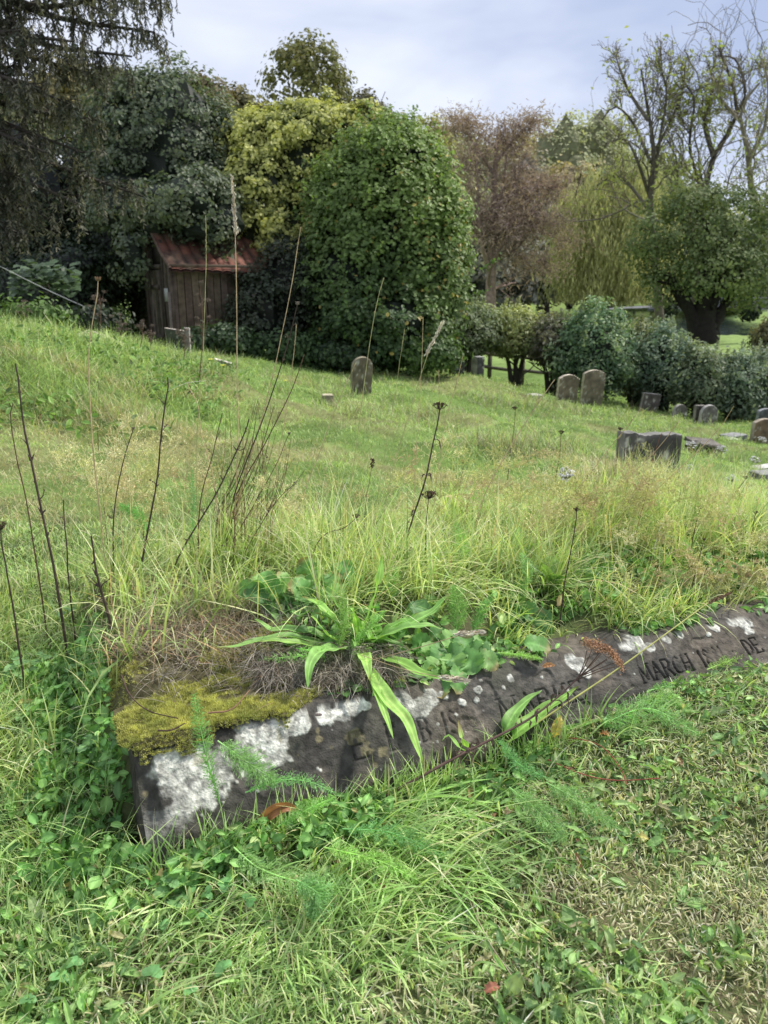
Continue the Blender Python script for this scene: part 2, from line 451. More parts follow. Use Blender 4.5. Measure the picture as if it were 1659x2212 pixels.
def leafy(geo, blobs, n, size, cols, r, tmpl=None, tipcol=None, tipamt=0, core=None, **kw):
    P, Nn, K = crown_pts(blobs, n, r, **kw)
    cols = np.asarray(cols, float)
    t = np.clip(K[:, 0] * .7 + r.random(len(P)) * .3, 0, .999) * (len(cols) - 1)
    i = t.astype(int); f = (t - i)[:, None]
    C = cols[i] * (1 - f) + cols[np.minimum(i + 1, len(cols) - 1)] * f
    C = C * (.75 + .5 * r.random(len(P)))[:, None] * (.55 + .45 * K[:, 2:3])  # leaves deeper in the crown get shade put into their colour
    if tipcol is not None:
        m = np.clip((K[:, 1:2] * .4 + K[:, 0:1] * .9 + .1), 0, 1) * tipamt
        if callable(tipcol): m = m * tipcol(P)[:, None]; tc = kw_tip
        else: tc = np.asarray(tipcol)
        C = C * (1 - m) + tc * m
    TV, TF, TC = tmpl or diamond()
    S = size * (.7 + .6 * r.random(len(P)))
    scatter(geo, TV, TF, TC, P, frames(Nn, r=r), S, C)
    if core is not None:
        for k, (c, R) in enumerate(blobs):  # inner blob closes gaps, coloured as the shaded inside of the crown
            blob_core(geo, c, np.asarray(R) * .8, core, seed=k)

def pxblob(px, py, Y, rx, ry, ryd=None):
    """blob seen at picture position px,py at distance Y with picture radii rx,ry"""
    c = at(px, py, Y)
    dep = Y * CT - (c[2] - CAM_H) * ST
    k = dep / F_PX
    return c, np.array([rx * k, (ryd if ryd else rx) * k, ry * k])

def grow(P, R, nchild, lr, ang, rr, r, up=.2, wig=.12, n=6, tmin=.25, tpow=1., droop=0, tip=.35):
    M, k = P.shape[:2]
    idx = np.repeat(np.arange(M), nchild)
    t = tmin + (1 - tmin) * r.random(len(idx)) ** tpow
    x = t * (k - 1); i = np.minimum(x.astype(int), k - 2); f = (x - i)[:, None]
    st = P[idx, i] * (1 - f) + P[idx, i + 1] * f
    rad = (R[idx, i] * (1 - f[:, 0]) + R[idx, i + 1] * f[:, 0]) * rr
    T = norm(P[idx, i + 1] - P[idx, i])
    L = np.linalg.norm(P[idx, -1] - P[idx, 0], axis=-1)
    side = norm(np.cross(T, r.normal(size=T.shape)))
    a = np.radians(ang) * (.6 + .8 * r.random(len(idx)))[:, None]
    d = norm(T * np.cos(a) + side * np.sin(a) + np.array([0, 0, up]))
    ln = L * lr * (.6 + .8 * r.random(len(idx))) * (1.15 - .6 * t)
    pts = [st]
    for j in range(n - 1):
        d = norm(d + r.normal(size=d.shape) * wig + np.array([0, 0, -droop]) * (j + 1) / n + np.array([0, 0, up * .15]))
        pts.append(pts[-1] + d * (ln / (n - 1))[:, None])
    PP = np.stack(pts, 1)
    RR = rad[:, None] * np.linspace(1, tip, n)[None]
    return PP, RR

# ------------------------------------------------------------------ sky-line trees
def simple_tree(name, label, cat, blobs, trunk, n, size, cols, seed, group=None, core=(.012, .02, .008), tr=.25, bark=(.07, .055, .045), mat=None, **kw):
    r = np.random.default_rng(seed)
    base = np.asarray(trunk, float)
    o = empty(name, base, label, cat, group)
    g = Geo(); leafy(g, blobs, n, size, cols, r, core=core, **kw)
    g.build('crown', mat or M_far, o, loc=base, smooth=False)
    top = blobs[0][0] * .8 + np.mean([b[0] for b in blobs], 0) * .2
    pl = resample([base - [0, 0, .3], base * .5 + top * .5 + r.normal(size=3) * .1, top], 7)[None]
    rad = tr * np.linspace(1.2, .4, 7)[None]
    g = Geo(); tubes(g, pl, rad, 8, bark)
    b1, r1 = grow(pl, rad, 9, .34, 50, .55, r, n=6, up=.05, tmin=.4)
    tubes(g, b1, r1, 5, bark)
    g.build('trunk', M_bark, o, loc=base)
    return o

YG = [(.24, .26, .06), (.32, .31, .09), (.18, .22, .05)]
OL = [(.11, .15, .05), (.16, .20, .06), (.22, .24, .08)]
AU = [(.28, .20, .06), (.34, .24, .07), (.20, .20, .07)]
DK = [(.018, .035, .015), (.03, .05, .02), (.05, .075, .03)]

def far_trees():
    # rows of woodland beyond the lake and behind the ivy trees
    L = [  # px, top, bottom, half width, Y, colours, label
     (1010, 300, 640, 80, 120, OL, 'olive green round tree rising behind the brown deciduous conifer'),
     (975, 280, 600, 45, 100, YG, 'yellowish tree top showing right above the big broadleaf shrub'),
     (1130, 330, 640, 90, 130, [(.19, .14, .09), (.24, .18, .10), (.15, .15, .08)], 'brownish woodland tree behind the bare conifer, over the lake'),
     (1215, 250, 560, 75, 140, [(.32, .34, .14), (.38, .38, .16), (.26, .30, .12)], 'pale thin-leaved poplar on the skyline left of the twisted willow'),
     (1290, 240, 520, 80, 145, [(.32, .34, .14), (.38, .38, .16), (.26, .30, .12)], 'pale thin-leaved poplar on the skyline behind the twisted willow'),
     (1230, 360, 640, 85, 110, AU, 'orange tinted tree in the wood above the lake'),
     (1320, 380, 640, 80, 105, OL, 'dark olive tree in the wood behind the weeping willow'),
     (1180, 430, 660, 90, 100, [(.10, .10, .06), (.14, .14, .08), (.08, .10, .05)], 'dark brown-green tree standing on the far lake bank'),
     (1420, 340, 640, 90, 115, YG, 'yellow-green tree behind the trunk of the twisted willow'),
     (1500, 420, 650, 80, 110, OL, 'low olive tree behind the pollard crown'),
     (1600, 520, 660, 90, 100, OL, 'low far tree at the right edge of the picture'),
     (1060, 470, 660, 80, 95, [(.10, .10, .07), (.13, .12, .08), (.07, .08, .05)], 'dull brownish tree behind the stem of the bare conifer'),
     (940, 450, 660, 60, 95, DK, 'dark tree hidden behind the big broadleaf shrub'),
     (1660, 460, 660, 70, 90, OL, 'green tree cut by the right edge above the railings'),
    ]
    for k, (px, t, b, w, Y, cols, lab) in enumerate(L):
        cy, ry = (t + b) / 2, (b - t) / 2
        bl = [pxblob(px, cy + ry * .25, Y, w, ry * .75), pxblob(px - w * .35, cy - ry * .3, Y, w * .6, ry * .55), pxblob(px + w * .4, cy - ry * .15, Y + 3, w * .6, ry * .5), pxblob(px + w * .05, cy - ry * .55, Y, w * .5, ry * .45)]
        base = onground(px, Y)
        pale = 'poplar' in lab
        cols = [tuple(np.array(c) * .75 + np.array([.10, .11, .10])) for c in cols]  # distance haze painted into the leaf colours
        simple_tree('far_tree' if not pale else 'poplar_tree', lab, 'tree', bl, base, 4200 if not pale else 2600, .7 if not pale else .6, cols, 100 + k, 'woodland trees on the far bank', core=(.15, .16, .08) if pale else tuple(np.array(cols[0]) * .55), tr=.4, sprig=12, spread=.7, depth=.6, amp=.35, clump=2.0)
    # the wooded hillside that closes the view
    r = np.random.default_rng(77)
    prof = [(930, 330), (985, 285), (1050, 318), (1110, 300), (1165, 290), (1225, 285), (1285, 275), (1345, 330), (1400, 372), (1455, 395), (1510, 420), (1565, 450), (1620, 470), (1680, 480)]
    kinds = [YG, [(.17, .19, .08), (.24, .24, .10), (.12, .14, .06)], AU, [(.24, .24, .12), (.30, .29, .14), (.18, .20, .09)]]
    tone = ['yellow-green', 'olive', 'amber', 'pale khaki']
    seen = {}
    for k, (px, t) in enumerate(prof):
        Y = 165 + 12 * (k % 3); ci = int(r.integers(4)); nm = tone[ci]
        bl = [pxblob(px, (t + 640) / 2 + 20, Y, 52, (640 - t) / 2 - 8), pxblob(px - 22, t + 70, Y, 34, 58), pxblob(px + 24, t + 60, Y + 3, 34, 55), pxblob(px + 5, t + 120, Y - 6, 46, 70)]
        lab = nm + ' crown on the wooded hillside, ' + ('directly behind the shrub shoulder', 'left of the bare conifer top', 'behind the bare conifer top', 'right behind the bare conifer', 'beyond the right side of the bare conifer', 'between the bare conifer and the weeping willow', 'above the weeping willow', 'just left of the twisted trunk', 'just right of the twisted trunk', 'above the pollard at its left', 'above the middle of the pollard', 'above the pollard at its right', 'behind the pale twisted tree', 'at the right edge')[k]
        simple_tree('hillside_tree', lab, 'tree', bl, onground(px, Y), 2600, 1.1, [tuple(np.array(c) * .75 + np.array([.11, .12, .11])) for c in kinds[ci]], 900 + k, 'trees of the wooded hillside', core=tuple(np.array(kinds[ci][0]) * .6), tr=.5, sprig=10, spread=.9, depth=.6, amp=.35, clump=2.6)  # crown colours paled to paint the haze over the hillside
    # trees behind the ivy masses on the left
    L = [(665, 92, 270, 80, 60, [(.10, .115, .035), (.15, .15, .045), (.19, .17, .06)], 'tall rounded tree standing alone above the yellow ivy'),
         (790, 215, 330, 48, 62, [(.09, .09, .05), (.12, .11, .06)], 'grey-green tree top right of the lone rounded tree'),
         (440, 175, 300, 50, 50, [(.13, .11, .06), (.16, .13, .07)], 'brownish tree top between the dark and yellow ivy masses'),
         (520, 215, 320, 60, 55, [(.13, .13, .06), (.17, .15, .06)], 'low hazy tree top behind the yellow ivy'),
         (150, 150, 330, 75, 45, [(.13, .13, .07), (.17, .15, .06), (.2, .15, .05)], 'pale autumn tree seen through the drooping conifer branches'),
         (235, 150, 300, 60, 48, [(.16, .14, .05), (.2, .16, .05), (.13, .13, .06)], 'yellow-brown autumn tree left of the dark ivy mass'),
         (30, 200, 420, 60, 42, [(.12, .14, .06), (.15, .15, .06)], 'pale green tree behind the conifer at the left edge'),
         (920, 260, 420, 45, 70, YG, 'yellow-green tree top over the shoulder of the broadleaf shrub')]
    for k, (px, t, b, w, Y, cols, lab) in enumerate(L):
        cy, ry = (t + b) / 2, (b - t) / 2
        bl = [pxblob(px, cy + ry * .2, Y, w, ry * .8), pxblob(px - w * .4, cy, Y, w * .6, ry * .6), pxblob(px + w * .35, cy - ry * .1, Y, w * .6, ry * .55), pxblob(px, cy - ry * .5, Y, w * .55, ry * .5)]
        simple_tree('autumn_tree', lab, 'tree', bl, onground(px, Y), 5200, .34, cols, 200 + k, 'trees behind the ivy', core=None, tr=.25, sprig=10, spread=.3, depth=.6, amp=.4, clump=.8)
far_trees()

def ivy_masses():
    r = np.random.default_rng(31)
    # dark grey-green ivy tree
    bl = [pxblob(370, 330, 19.5, 135, 160, 110), pxblob(300, 270, 19.8, 90, 100), pxblob(340, 235, 19.6, 75, 55), pxblob(425, 300, 19.6, 68, 80), pxblob(440, 400, 19, 55, 80), pxblob(300, 420, 19.2, 90, 75), pxblob(400, 440, 17.6, 95, 62), pxblob(250, 350, 20.4, 60, 120), pxblob(480, 480, 17.7, 62, 56), pxblob(345, 215, 19.4, 40, 42), pxblob(270, 460, 18.4, 60, 60), pxblob(440, 500, 17.2, 60, 26, 30), pxblob(290, 560, 17.3, 26, 60, 20), pxblob(330, 490, 17.3, 30, 26, 20)]
    simple_tree('ivy_clad_tree', 'dark grey-green ivy clad tree overhanging the shed roof', 'tree', bl, onground(330, 19.8), 30000, .085, [(.045, .075, .04), (.07, .105, .055), (.11, .14, .085)], 31, tmpl=hexleaf(), mat=M_leaf, sprig=16, spread=.10, depth=.6, amp=.35, clump=.34, core=(.016, .025, .016), tipcol=(.17, .19, .12), tipamt=.5)
    bl = [pxblob(640, 400, 19.8, 150, 140, 110), pxblob(560, 325, 19.8, 90, 70), pxblob(680, 305, 20, 115, 62), pxblob(790, 325, 20, 80, 75), pxblob(560, 420, 18.9, 70, 95), pxblob(620, 500, 19, 90, 80), pxblob(500, 300, 20.2, 50, 40), pxblob(560, 490, 18.6, 55, 48), pxblob(620, 530, 18.4, 55, 50)]
    simple_tree('ivy_clad_tree', 'yellow-green flowering ivy mass between the dark ivy tree and the broadleaf shrub', 'tree', bl, onground(620, 19.8), 52000, .085, [(.04, .07, .025), (.10, .14, .04), (.20, .23, .06)], 32, tmpl=hexleaf(), mat=M_leaf, sprig=16, spread=.075, depth=.8, amp=.32, clump=.22, core=(.02, .03, .012), tipcol=(.46, .46, .12), tipamt=.85)
    # ivy curtain climbing over the shed end and down to the ground
    bl = [pxblob(610, 640, 17.4, 68, 100, 40), pxblob(560, 680, 16.9, 48, 70, 26), pxblob(680, 650, 17.9, 70, 120, 40), pxblob(540, 640, 17.2, 28, 50, 15)]
    simple_tree('ivy_bush', 'dark tangled ivy climbing over the right end of the shed', 'plant', bl, onground(610, 18.3), 9000, .075, [(.035, .05, .03), (.055, .075, .045), (.06, .05, .04)], 33, tmpl=hexleaf(), mat=M_leaf, sprig=12, spread=.12, depth=.6, clump=.25, amp=.35, core=(.006, .009, .006), tr=.06)
    # big broadleaf shrub
    bl = [pxblob(845, 560, 17.6, 125, 225, 120), pxblob(780, 470, 17.8, 85, 140), pxblob(860, 390, 17.6, 78, 100), pxblob(925, 480, 17.4, 55, 120), pxblob(920, 600, 17.2, 70, 130), pxblob(760, 620, 17.2, 90, 140), pxblob(840, 700, 16.8, 110, 80), pxblob(845, 305, 17.8, 45, 45), pxblob(790, 370, 17.9, 62, 75), pxblob(905, 370, 17.6, 50, 60), pxblob(955, 520, 17.2, 40, 110), pxblob(735, 560, 17.6, 50, 120), pxblob(720, 440, 18.6, 50, 60)]
    def shrub():
        rr = np.random.default_rng(34)
        base = onground(850, 17.6)
        o = empty('broadleaf_tree', base, 'large dense broadleaf shrub with leaves to the ground, right of the yellow ivy', 'tree')
        g = Geo()
        P, Nn, K = crown_pts(bl, 66000, rr, sprig=11, spread=.12, depth=.65, amp=.5, clump=.27)
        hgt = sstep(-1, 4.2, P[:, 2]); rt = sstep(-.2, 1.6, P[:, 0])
        m = np.clip(hgt * .95 + rt * .3 + (K[:, 0] - .5) * .5, 0, 1)[:, None]  # painted lighting: leaf colour brightens towards the top and the right
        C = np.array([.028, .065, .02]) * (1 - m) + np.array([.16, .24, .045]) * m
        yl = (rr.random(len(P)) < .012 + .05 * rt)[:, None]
        C = np.where(yl, np.array([.34, .27, .05]), C) * (.7 + .6 * rr.random(len(P)))[:, None] * (.6 + .4 * K[:, 2:3])  # depth shade inside the shrub is put into the colour too
        TV, TF, TC = hexleaf()
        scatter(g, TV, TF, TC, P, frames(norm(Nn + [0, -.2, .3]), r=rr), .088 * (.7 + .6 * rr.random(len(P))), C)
        for k, (c, R) in enumerate(bl): blob_core(g, c, R * .78, (.006, .012, .005), seed=k)  # near-black blobs stand in for shade inside the shrub
        # leafy shoots poking out of the outline
        m = 260; ii = rr.choice(len(P), m); out = norm(Nn[ii] * [1, 1, .6] + [0, 0, .7]); tt = np.linspace(0, 1, 7)[None, :, None]
        sh = P[ii][:, None] + out[:, None] * tt * rr.uniform(.2, .55, m)[:, None, None] + np.cumsum(rr.normal(size=(m, 7, 3)) * .015, 1)
        tubes(g, sh, np.full((m, 7), .006), 3, (.10, .09, .05)); q = np.repeat(sh.reshape(-1, 3), 3, 0) + rr.normal(size=(m * 21, 3)) * .04
        scatter(g, TV, TF, TC, q, frames(rr.normal(size=q.shape) + [0, -.4, .5], r=rr), .08 * (.6 + .6 * rr.random(len(q))), (np.array([.06, .12, .03]) + np.array([.10, .12, .015]) * sstep(0, 4.2, q[:, 2])[:, None]) * (.6 + .8 * rr.random((len(q), 1))))  # shoots take the same painted brightening with height
        g.build('crown', M_leaf, o, loc=base, smooth=False)
        g = Geo(); pl = resample([base - [0, 0, .2], base + [0, 0, 1.2], base + [.1, 0, 3]], 6)[None]
        tubes(g, pl, np.linspace(.15, .06, 6)[None], 7, (.08, .07, .05))
        b, q = grow(pl, np.linspace(.15, .06, 6)[None], 10, .5, 45, .5, rr); tubes(g, b, q, 5, (.08, .07, .05))
        g.build('trunk', M_bark, o, loc=base)
    shrub()
ivy_masses()

def dark_hollow():
    # yews closing the dark void under the conifer, its shade painted near-black
    for k, (px, py, Y, rx, ry, lab) in enumerate([
        (60, 500, 21, 130, 230, 'yew bush painted near-black as shade, filling the hollow at the left edge'),
        (200, 500, 21.5, 105, 220, 'yew bush painted near-black as shade in the hollow left of the shed'),
        (300, 520, 20.5, 80, 190, 'yew bush painted near-black as shade directly behind the shed door'), (120, 640, 19, 150, 80, 'low yew bush painted near-black as shade in the bottom of the hollow')]):
        bl = [pxblob(px, py, Y, rx, ry), pxblob(px + 40, py - 60, Y - .5, rx * .6, ry * .5), pxblob(px - 50, py + 20, Y - .6, rx * .5, ry * .6)]
        simple_tree('yew_tree', lab, 'tree', bl, onground(px, Y), 7000, .10, [(.014, .026, .014), (.024, .04, .02), (.04, .06, .032)], 300 + k, mat=M_leaf, sprig=16, spread=.2, depth=.3, core=(.003, .005, .003))
    # pale sycamore sapling in front of the dark
    r = np.random.default_rng(40)
    base = onground(110, 14.5); o = empty('sycamore_sapling', base, 'young sycamore with flat pale leaves in front of the dark hollow', 'tree')
    g = Geo(); n = 260
    q = np.stack([r.uniform(20, 170, n), 585 + r.normal(size=n) * 14 + (r.uniform(0, 1, n)) * 20, r.uniform(14, 15, n)], -1)
    q[:, 1] += np.abs(q[:, 0] - 95) * .22
    P = at(q[:, 0], q[:, 1], q[:, 2])
    C = np.array([.06, .10, .05]) * (.6 + .8 * r.random(n))[:, None]
    TV, TF, TC = hexleaf(); scatter(g, TV * [1.3, 1.1, 1], TF, TC, P, frames(np.array([0, -.35, 1.]) + r.normal(size=(n, 3)) * .25, r=r), .16 * (.7 + .5 * r.random(n)), C)
    g.build('leaves', M_leaf, o, loc=base, smooth=False)
    g = Geo(); top = at(95, 590, 14.5)
    pl = resample([base, (base + top) / 2 + [.1, 0, 0], top], 6)[None]; tubes(g, pl, np.linspace(.03, .012, 6)[None], 5, (.06, .055, .045))
    b, q = grow(pl, np.linspace(.03, .012, 6)[None], 14, .5, 70, .5, r, tmin=.6); tubes(g, b, q, 4, (.06, .055, .045))
    g.build('trunk', M_bark, o, loc=base)
    # bramble and nettle bank along the foot of the trees
    for k, (px, py, Y, rx, ry, lab, cols) in enumerate([
        (60, 690, 9.2, 75, 28, 'bright green nettle patch on the crest at the left edge', [(.06, .12, .02), (.11, .2, .03)]),
        (470, 735, 15.6, 70, 32, 'nettles growing at the foot of the shed front', [(.03, .06, .025), (.06, .1, .04)]),
        (600, 755, 16, 90, 34, 'low nettle bank under the tangled ivy', [(.03, .065, .02), (.06, .11, .03)]),
        (740, 770, 16, 80, 26, 'dark weeds at the foot of the broadleaf shrub', [(.02, .045, .018), (.05, .09, .025)]),
        (930, 765, 16, 60, 34, 'light green nettles right of the broadleaf shrub', [(.05, .10, .025), (.09, .16, .03)]),
        (180, 700, 13, 90, 30, 'weeds painted dark as in shade on the crest in front of the dark hollow', [(.015, .03, .012), (.03, .05, .02)])]):  # shade is put into the leaf colours of this last patch
        bl = [pxblob(px, py, Y, rx, ry, rx * .5), pxblob(px - rx * .5, py + 5, Y, rx * .5, ry * .8), pxblob(px + rx * .5, py + 3, Y, rx * .5, ry * .9)]
        b0 = onground(px, Y); rr = np.random.default_rng(50 + k)
        g = Geo(); leafy(g, bl, 2600, .085 if Y > 10 else .06, cols, rr, tmpl=hexleaf(), sprig=10, spread=.1, depth=.5)
        oo = g.build('nettle_patch', M_leaf, loc=b0, smooth=False); tag(oo, lab, 'plant', 'weeds along the foot of the trees', )
dark_hollow()

def conifer():
    r = np.random.default_rng(61)
    base = onground(-260, 11.0)
    o = empty('conifer_tree', base, 'big drooping conifer hanging into the picture from the upper left corner', 'tree')
    top = base + [0, 0, 12]
    trunk = resample([base - [0, 0, .3], base + [.1, 0, 6], top], 8)[None]; tr = np.linspace(.35, .2, 8)[None]
    limbs, rad = [], []
    # (start px,py) , mid, tip  -- main boughs sweeping right
    B = [((-200, -260), (60, -60), (345, 0), 11), ((-200, -160), (60, 10), (300, -30), 10.6), ((-220, -120), (80, 25), (335, 70), 11), ((-220, -60), (60, 85), (285, 122), 10.8),
         ((-220, 0), (30, 110), (215, 165), 11.2), ((-220, 60), (20, 170), (150, 225), 10.6), ((-220, 120), (10, 225), (210, 260), 11.3), ((-220, 170), (20, 270), (180, 330), 10.9),
         ((-220, 230), (40, 330), (310, 425), 11.5), ((-220, 290), (0, 370), (170, 440), 10.8), ((-220, 340), (-10, 420), (120, 480), 11.1), ((-220, -200), (-20, -60), (190, -60), 10.3),
         ((-220, 20), (-60, 140), (90, 190), 10.2), ((-220, 150), (-60, 260), (100, 330), 10.2), ((-220, 380), (-60, 460), (60, 510), 10.6), ((-220, -30), (-40, 60), (160, 90), 10.1)]
    for s, m, t, Y in B:
        p = np.array([at(s[0], s[1], 11.0), at(m[0], m[1], Y * .5 + 5.5), at(t[0], t[1], Y)])
        limbs.append(resample(p, 12)); rad.append(np.linspace(.07, .012, 12))
    limbs = np.array(limbs); rad = np.array(rad)
    g = Geo(); tubes(g, trunk, tr, 10, (.05, .04, .032)); tubes(g, limbs, rad, 6, (.045, .038, .03))
    b1, r1 = grow(limbs, rad, 24, .17, 55, .5, r, up=-.12, wig=.12, n=6, tmin=.12, droop=.1, tpow=.85)
    tubes(g, b1, np.maximum(r1, .004), 4, (.045, .038, .03))
    g.build('trunk', M_bark, o, loc=base)
    # hanging twigs clothed with short needles, from both boughs and side twigs
    allp = np.concatenate([limbs[:, :, :].reshape(-1, 3)[np.newaxis].repeat(3, 0).reshape(-1, 3), b1.reshape(-1, 3), b1.reshape(-1, 3)])
    allp = allp + r.normal(size=allp.shape) * .05
    px = allp[:, 0] * F_PX / (allp[:, 1]) + CX
    keep = r.random(len(allp)) < np.where(px > 150, .55, .75)
    S = allp[keep & (px > -140)]
    M = len(S); n = 6
    L = r.uniform(.08, .30, M); d = norm(np.c_[r.normal(size=(M, 2)) * .45, -np.ones(M) * .9])
    pts = [S]
    for j in range(n - 1):
        d = norm(d + np.c_[r.normal(size=(M, 2)) * .12, -np.full(M, .3)]); pts.append(pts[-1] + d * (L / (n - 1))[:, None])
    H = np.stack(pts, 1)
    g = Geo()
    col = np.array([.045, .042, .026])
    tubes(g, H, np.broadcast_to(np.linspace(.006, .003, n), (M, n)), 3, col * .9)
    # needles: little blades along each twig
    reps = 11
    tt = r.random((M, reps)) * (n - 1.001); i = tt.astype(int); f = (tt - i)[..., None]
    q = (H[np.arange(M)[:, None], i] * (1 - f) + H[np.arange(M)[:, None], i + 1] * f).reshape(-1, 3)
    dn = norm(np.c_[r.normal(size=(len(q), 2)) * .8, -np.ones(len(q)) * .8])
    x = norm(np.cross(dn, r.normal(size=dn.shape)))
    R = np.stack([x, dn, np.cross(x, dn)], -1)
    tone = np.repeat(r.random(M), reps)[:, None]
    C = (np.array([.045, .06, .045]) * (1 - tone) + np.array([.17, .155, .115]) * tone) * (.6 + .8 * r.random(len(q)))[:, None]
    TV = np.array([[-.12, 0, 0], [.12, 0, 0], [.1, .7, .05], [0, 1, .1], [-.1, .7, .05]]); TF = [np.array([[0, 1, 2, 4]]), np.array([[4, 2, 3]])]
    scatter(g, TV, TF, np.ones(5), q, R, .062 * (.7 + .6 * r.random(len(q))), C)
    g.build('crown', M_far, o, loc=base, smooth=False)
conifer()

def bare_conifer():
    r = np.random.default_rng(71)
    Y = 46; base = onground(1058, Y)
    o = empty('bald_conifer', base, 'reddish brown thinly leaved conifer with pale upright stems beside the lake', 'tree')
    S = lambda pts: resample([at(a, b, Y + c) for a, b, c in pts], 10)
    tr = np.array([S([(1058, 700, 0), (1060, 620, 0), (1062, 560, 0), (1068, 400, 0), (1075, 290, 0)]),
                   S([(1060, 600, 0), (1072, 540, .5), (1085, 420, 1), (1095, 330, 1)]),
                   S([(1058, 590, 0), (1040, 520, -.8), (1032, 430, -1), (1030, 330, -1)]),
                   S([(1062, 560, 0), (1110, 470, -.5), (1160, 470, -1), (1200, 490, -1)]),
                   S([(1065, 500, 0), (1110, 470, .5), (1170, 500, .6), (1215, 520, 1)]),
                   S([(1066, 560, 0), (1110, 545, 0), (1150, 580, .3), (1180, 590, .5)]),
                   S([(1060, 520, 0), (1010, 480, 0), (985, 470, .3), (975, 480, .5)]),
                   S([(1068, 430, 0), (1120, 410, 0), (1170, 400, .3), (1195, 410, .5)]),
                   S([(1070, 380, 0), (1030, 320, 0), (1000, 270, .3), (985, 255, .5)]),
                   S([(1072, 350, 0), (1110, 300, 0), (1140, 270, .3), (1150, 262, .5)])])
    rad = np.array([np.linspace(.36, .09, 10)] + [np.linspace(.16, .05, 10)] * 2 + [np.linspace(.12, .03, 10)] * 7)
    g = Geo(); bc = (.26, .19, .16); tubes(g, tr, rad, 8, bc)
    b1, r1 = grow(tr, rad, 16, .34, 60, .35, r, up=.15, wig=.15, n=7, tmin=.15); tubes(g, b1, r1, 4, (.20, .14, .12))
    b2, r2 = grow(b1, r1, 8, .55, 45, .5, r, up=.15, wig=.2, n=5); tubes(g, b2, np.maximum(r2, .014), 3, (.20, .14, .12))
    g.build('trunk', M_bark, o, loc=base)
    g = Geo(); P = b2.reshape(-1, 3); P = P[r.random(len(P)) < .75]; P = np.repeat(P, 4, 0) + r.normal(size=(len(P) * 4, 3)) * [.6, .6, .3]
    C = np.array([(.25, .185, .175)]) * (.6 + .8 * r.random(len(P)))[:, None]
    up = sstep(5, 12, P[:, 2])[:, None] * .5
    C = C * (1 - up) + np.array([.27, .19, .14]) * up
    TV, TF, TC = diamond(); scatter(g, TV * [.3, 1.2, 1], TF, TC, P, frames(r.normal(size=P.shape) + [0, 0, .4], r=r), .24 * (.5 + r.random(len(P))), C)
    g.build('crown', M_far, o, loc=base, smooth=False)
bare_conifer()

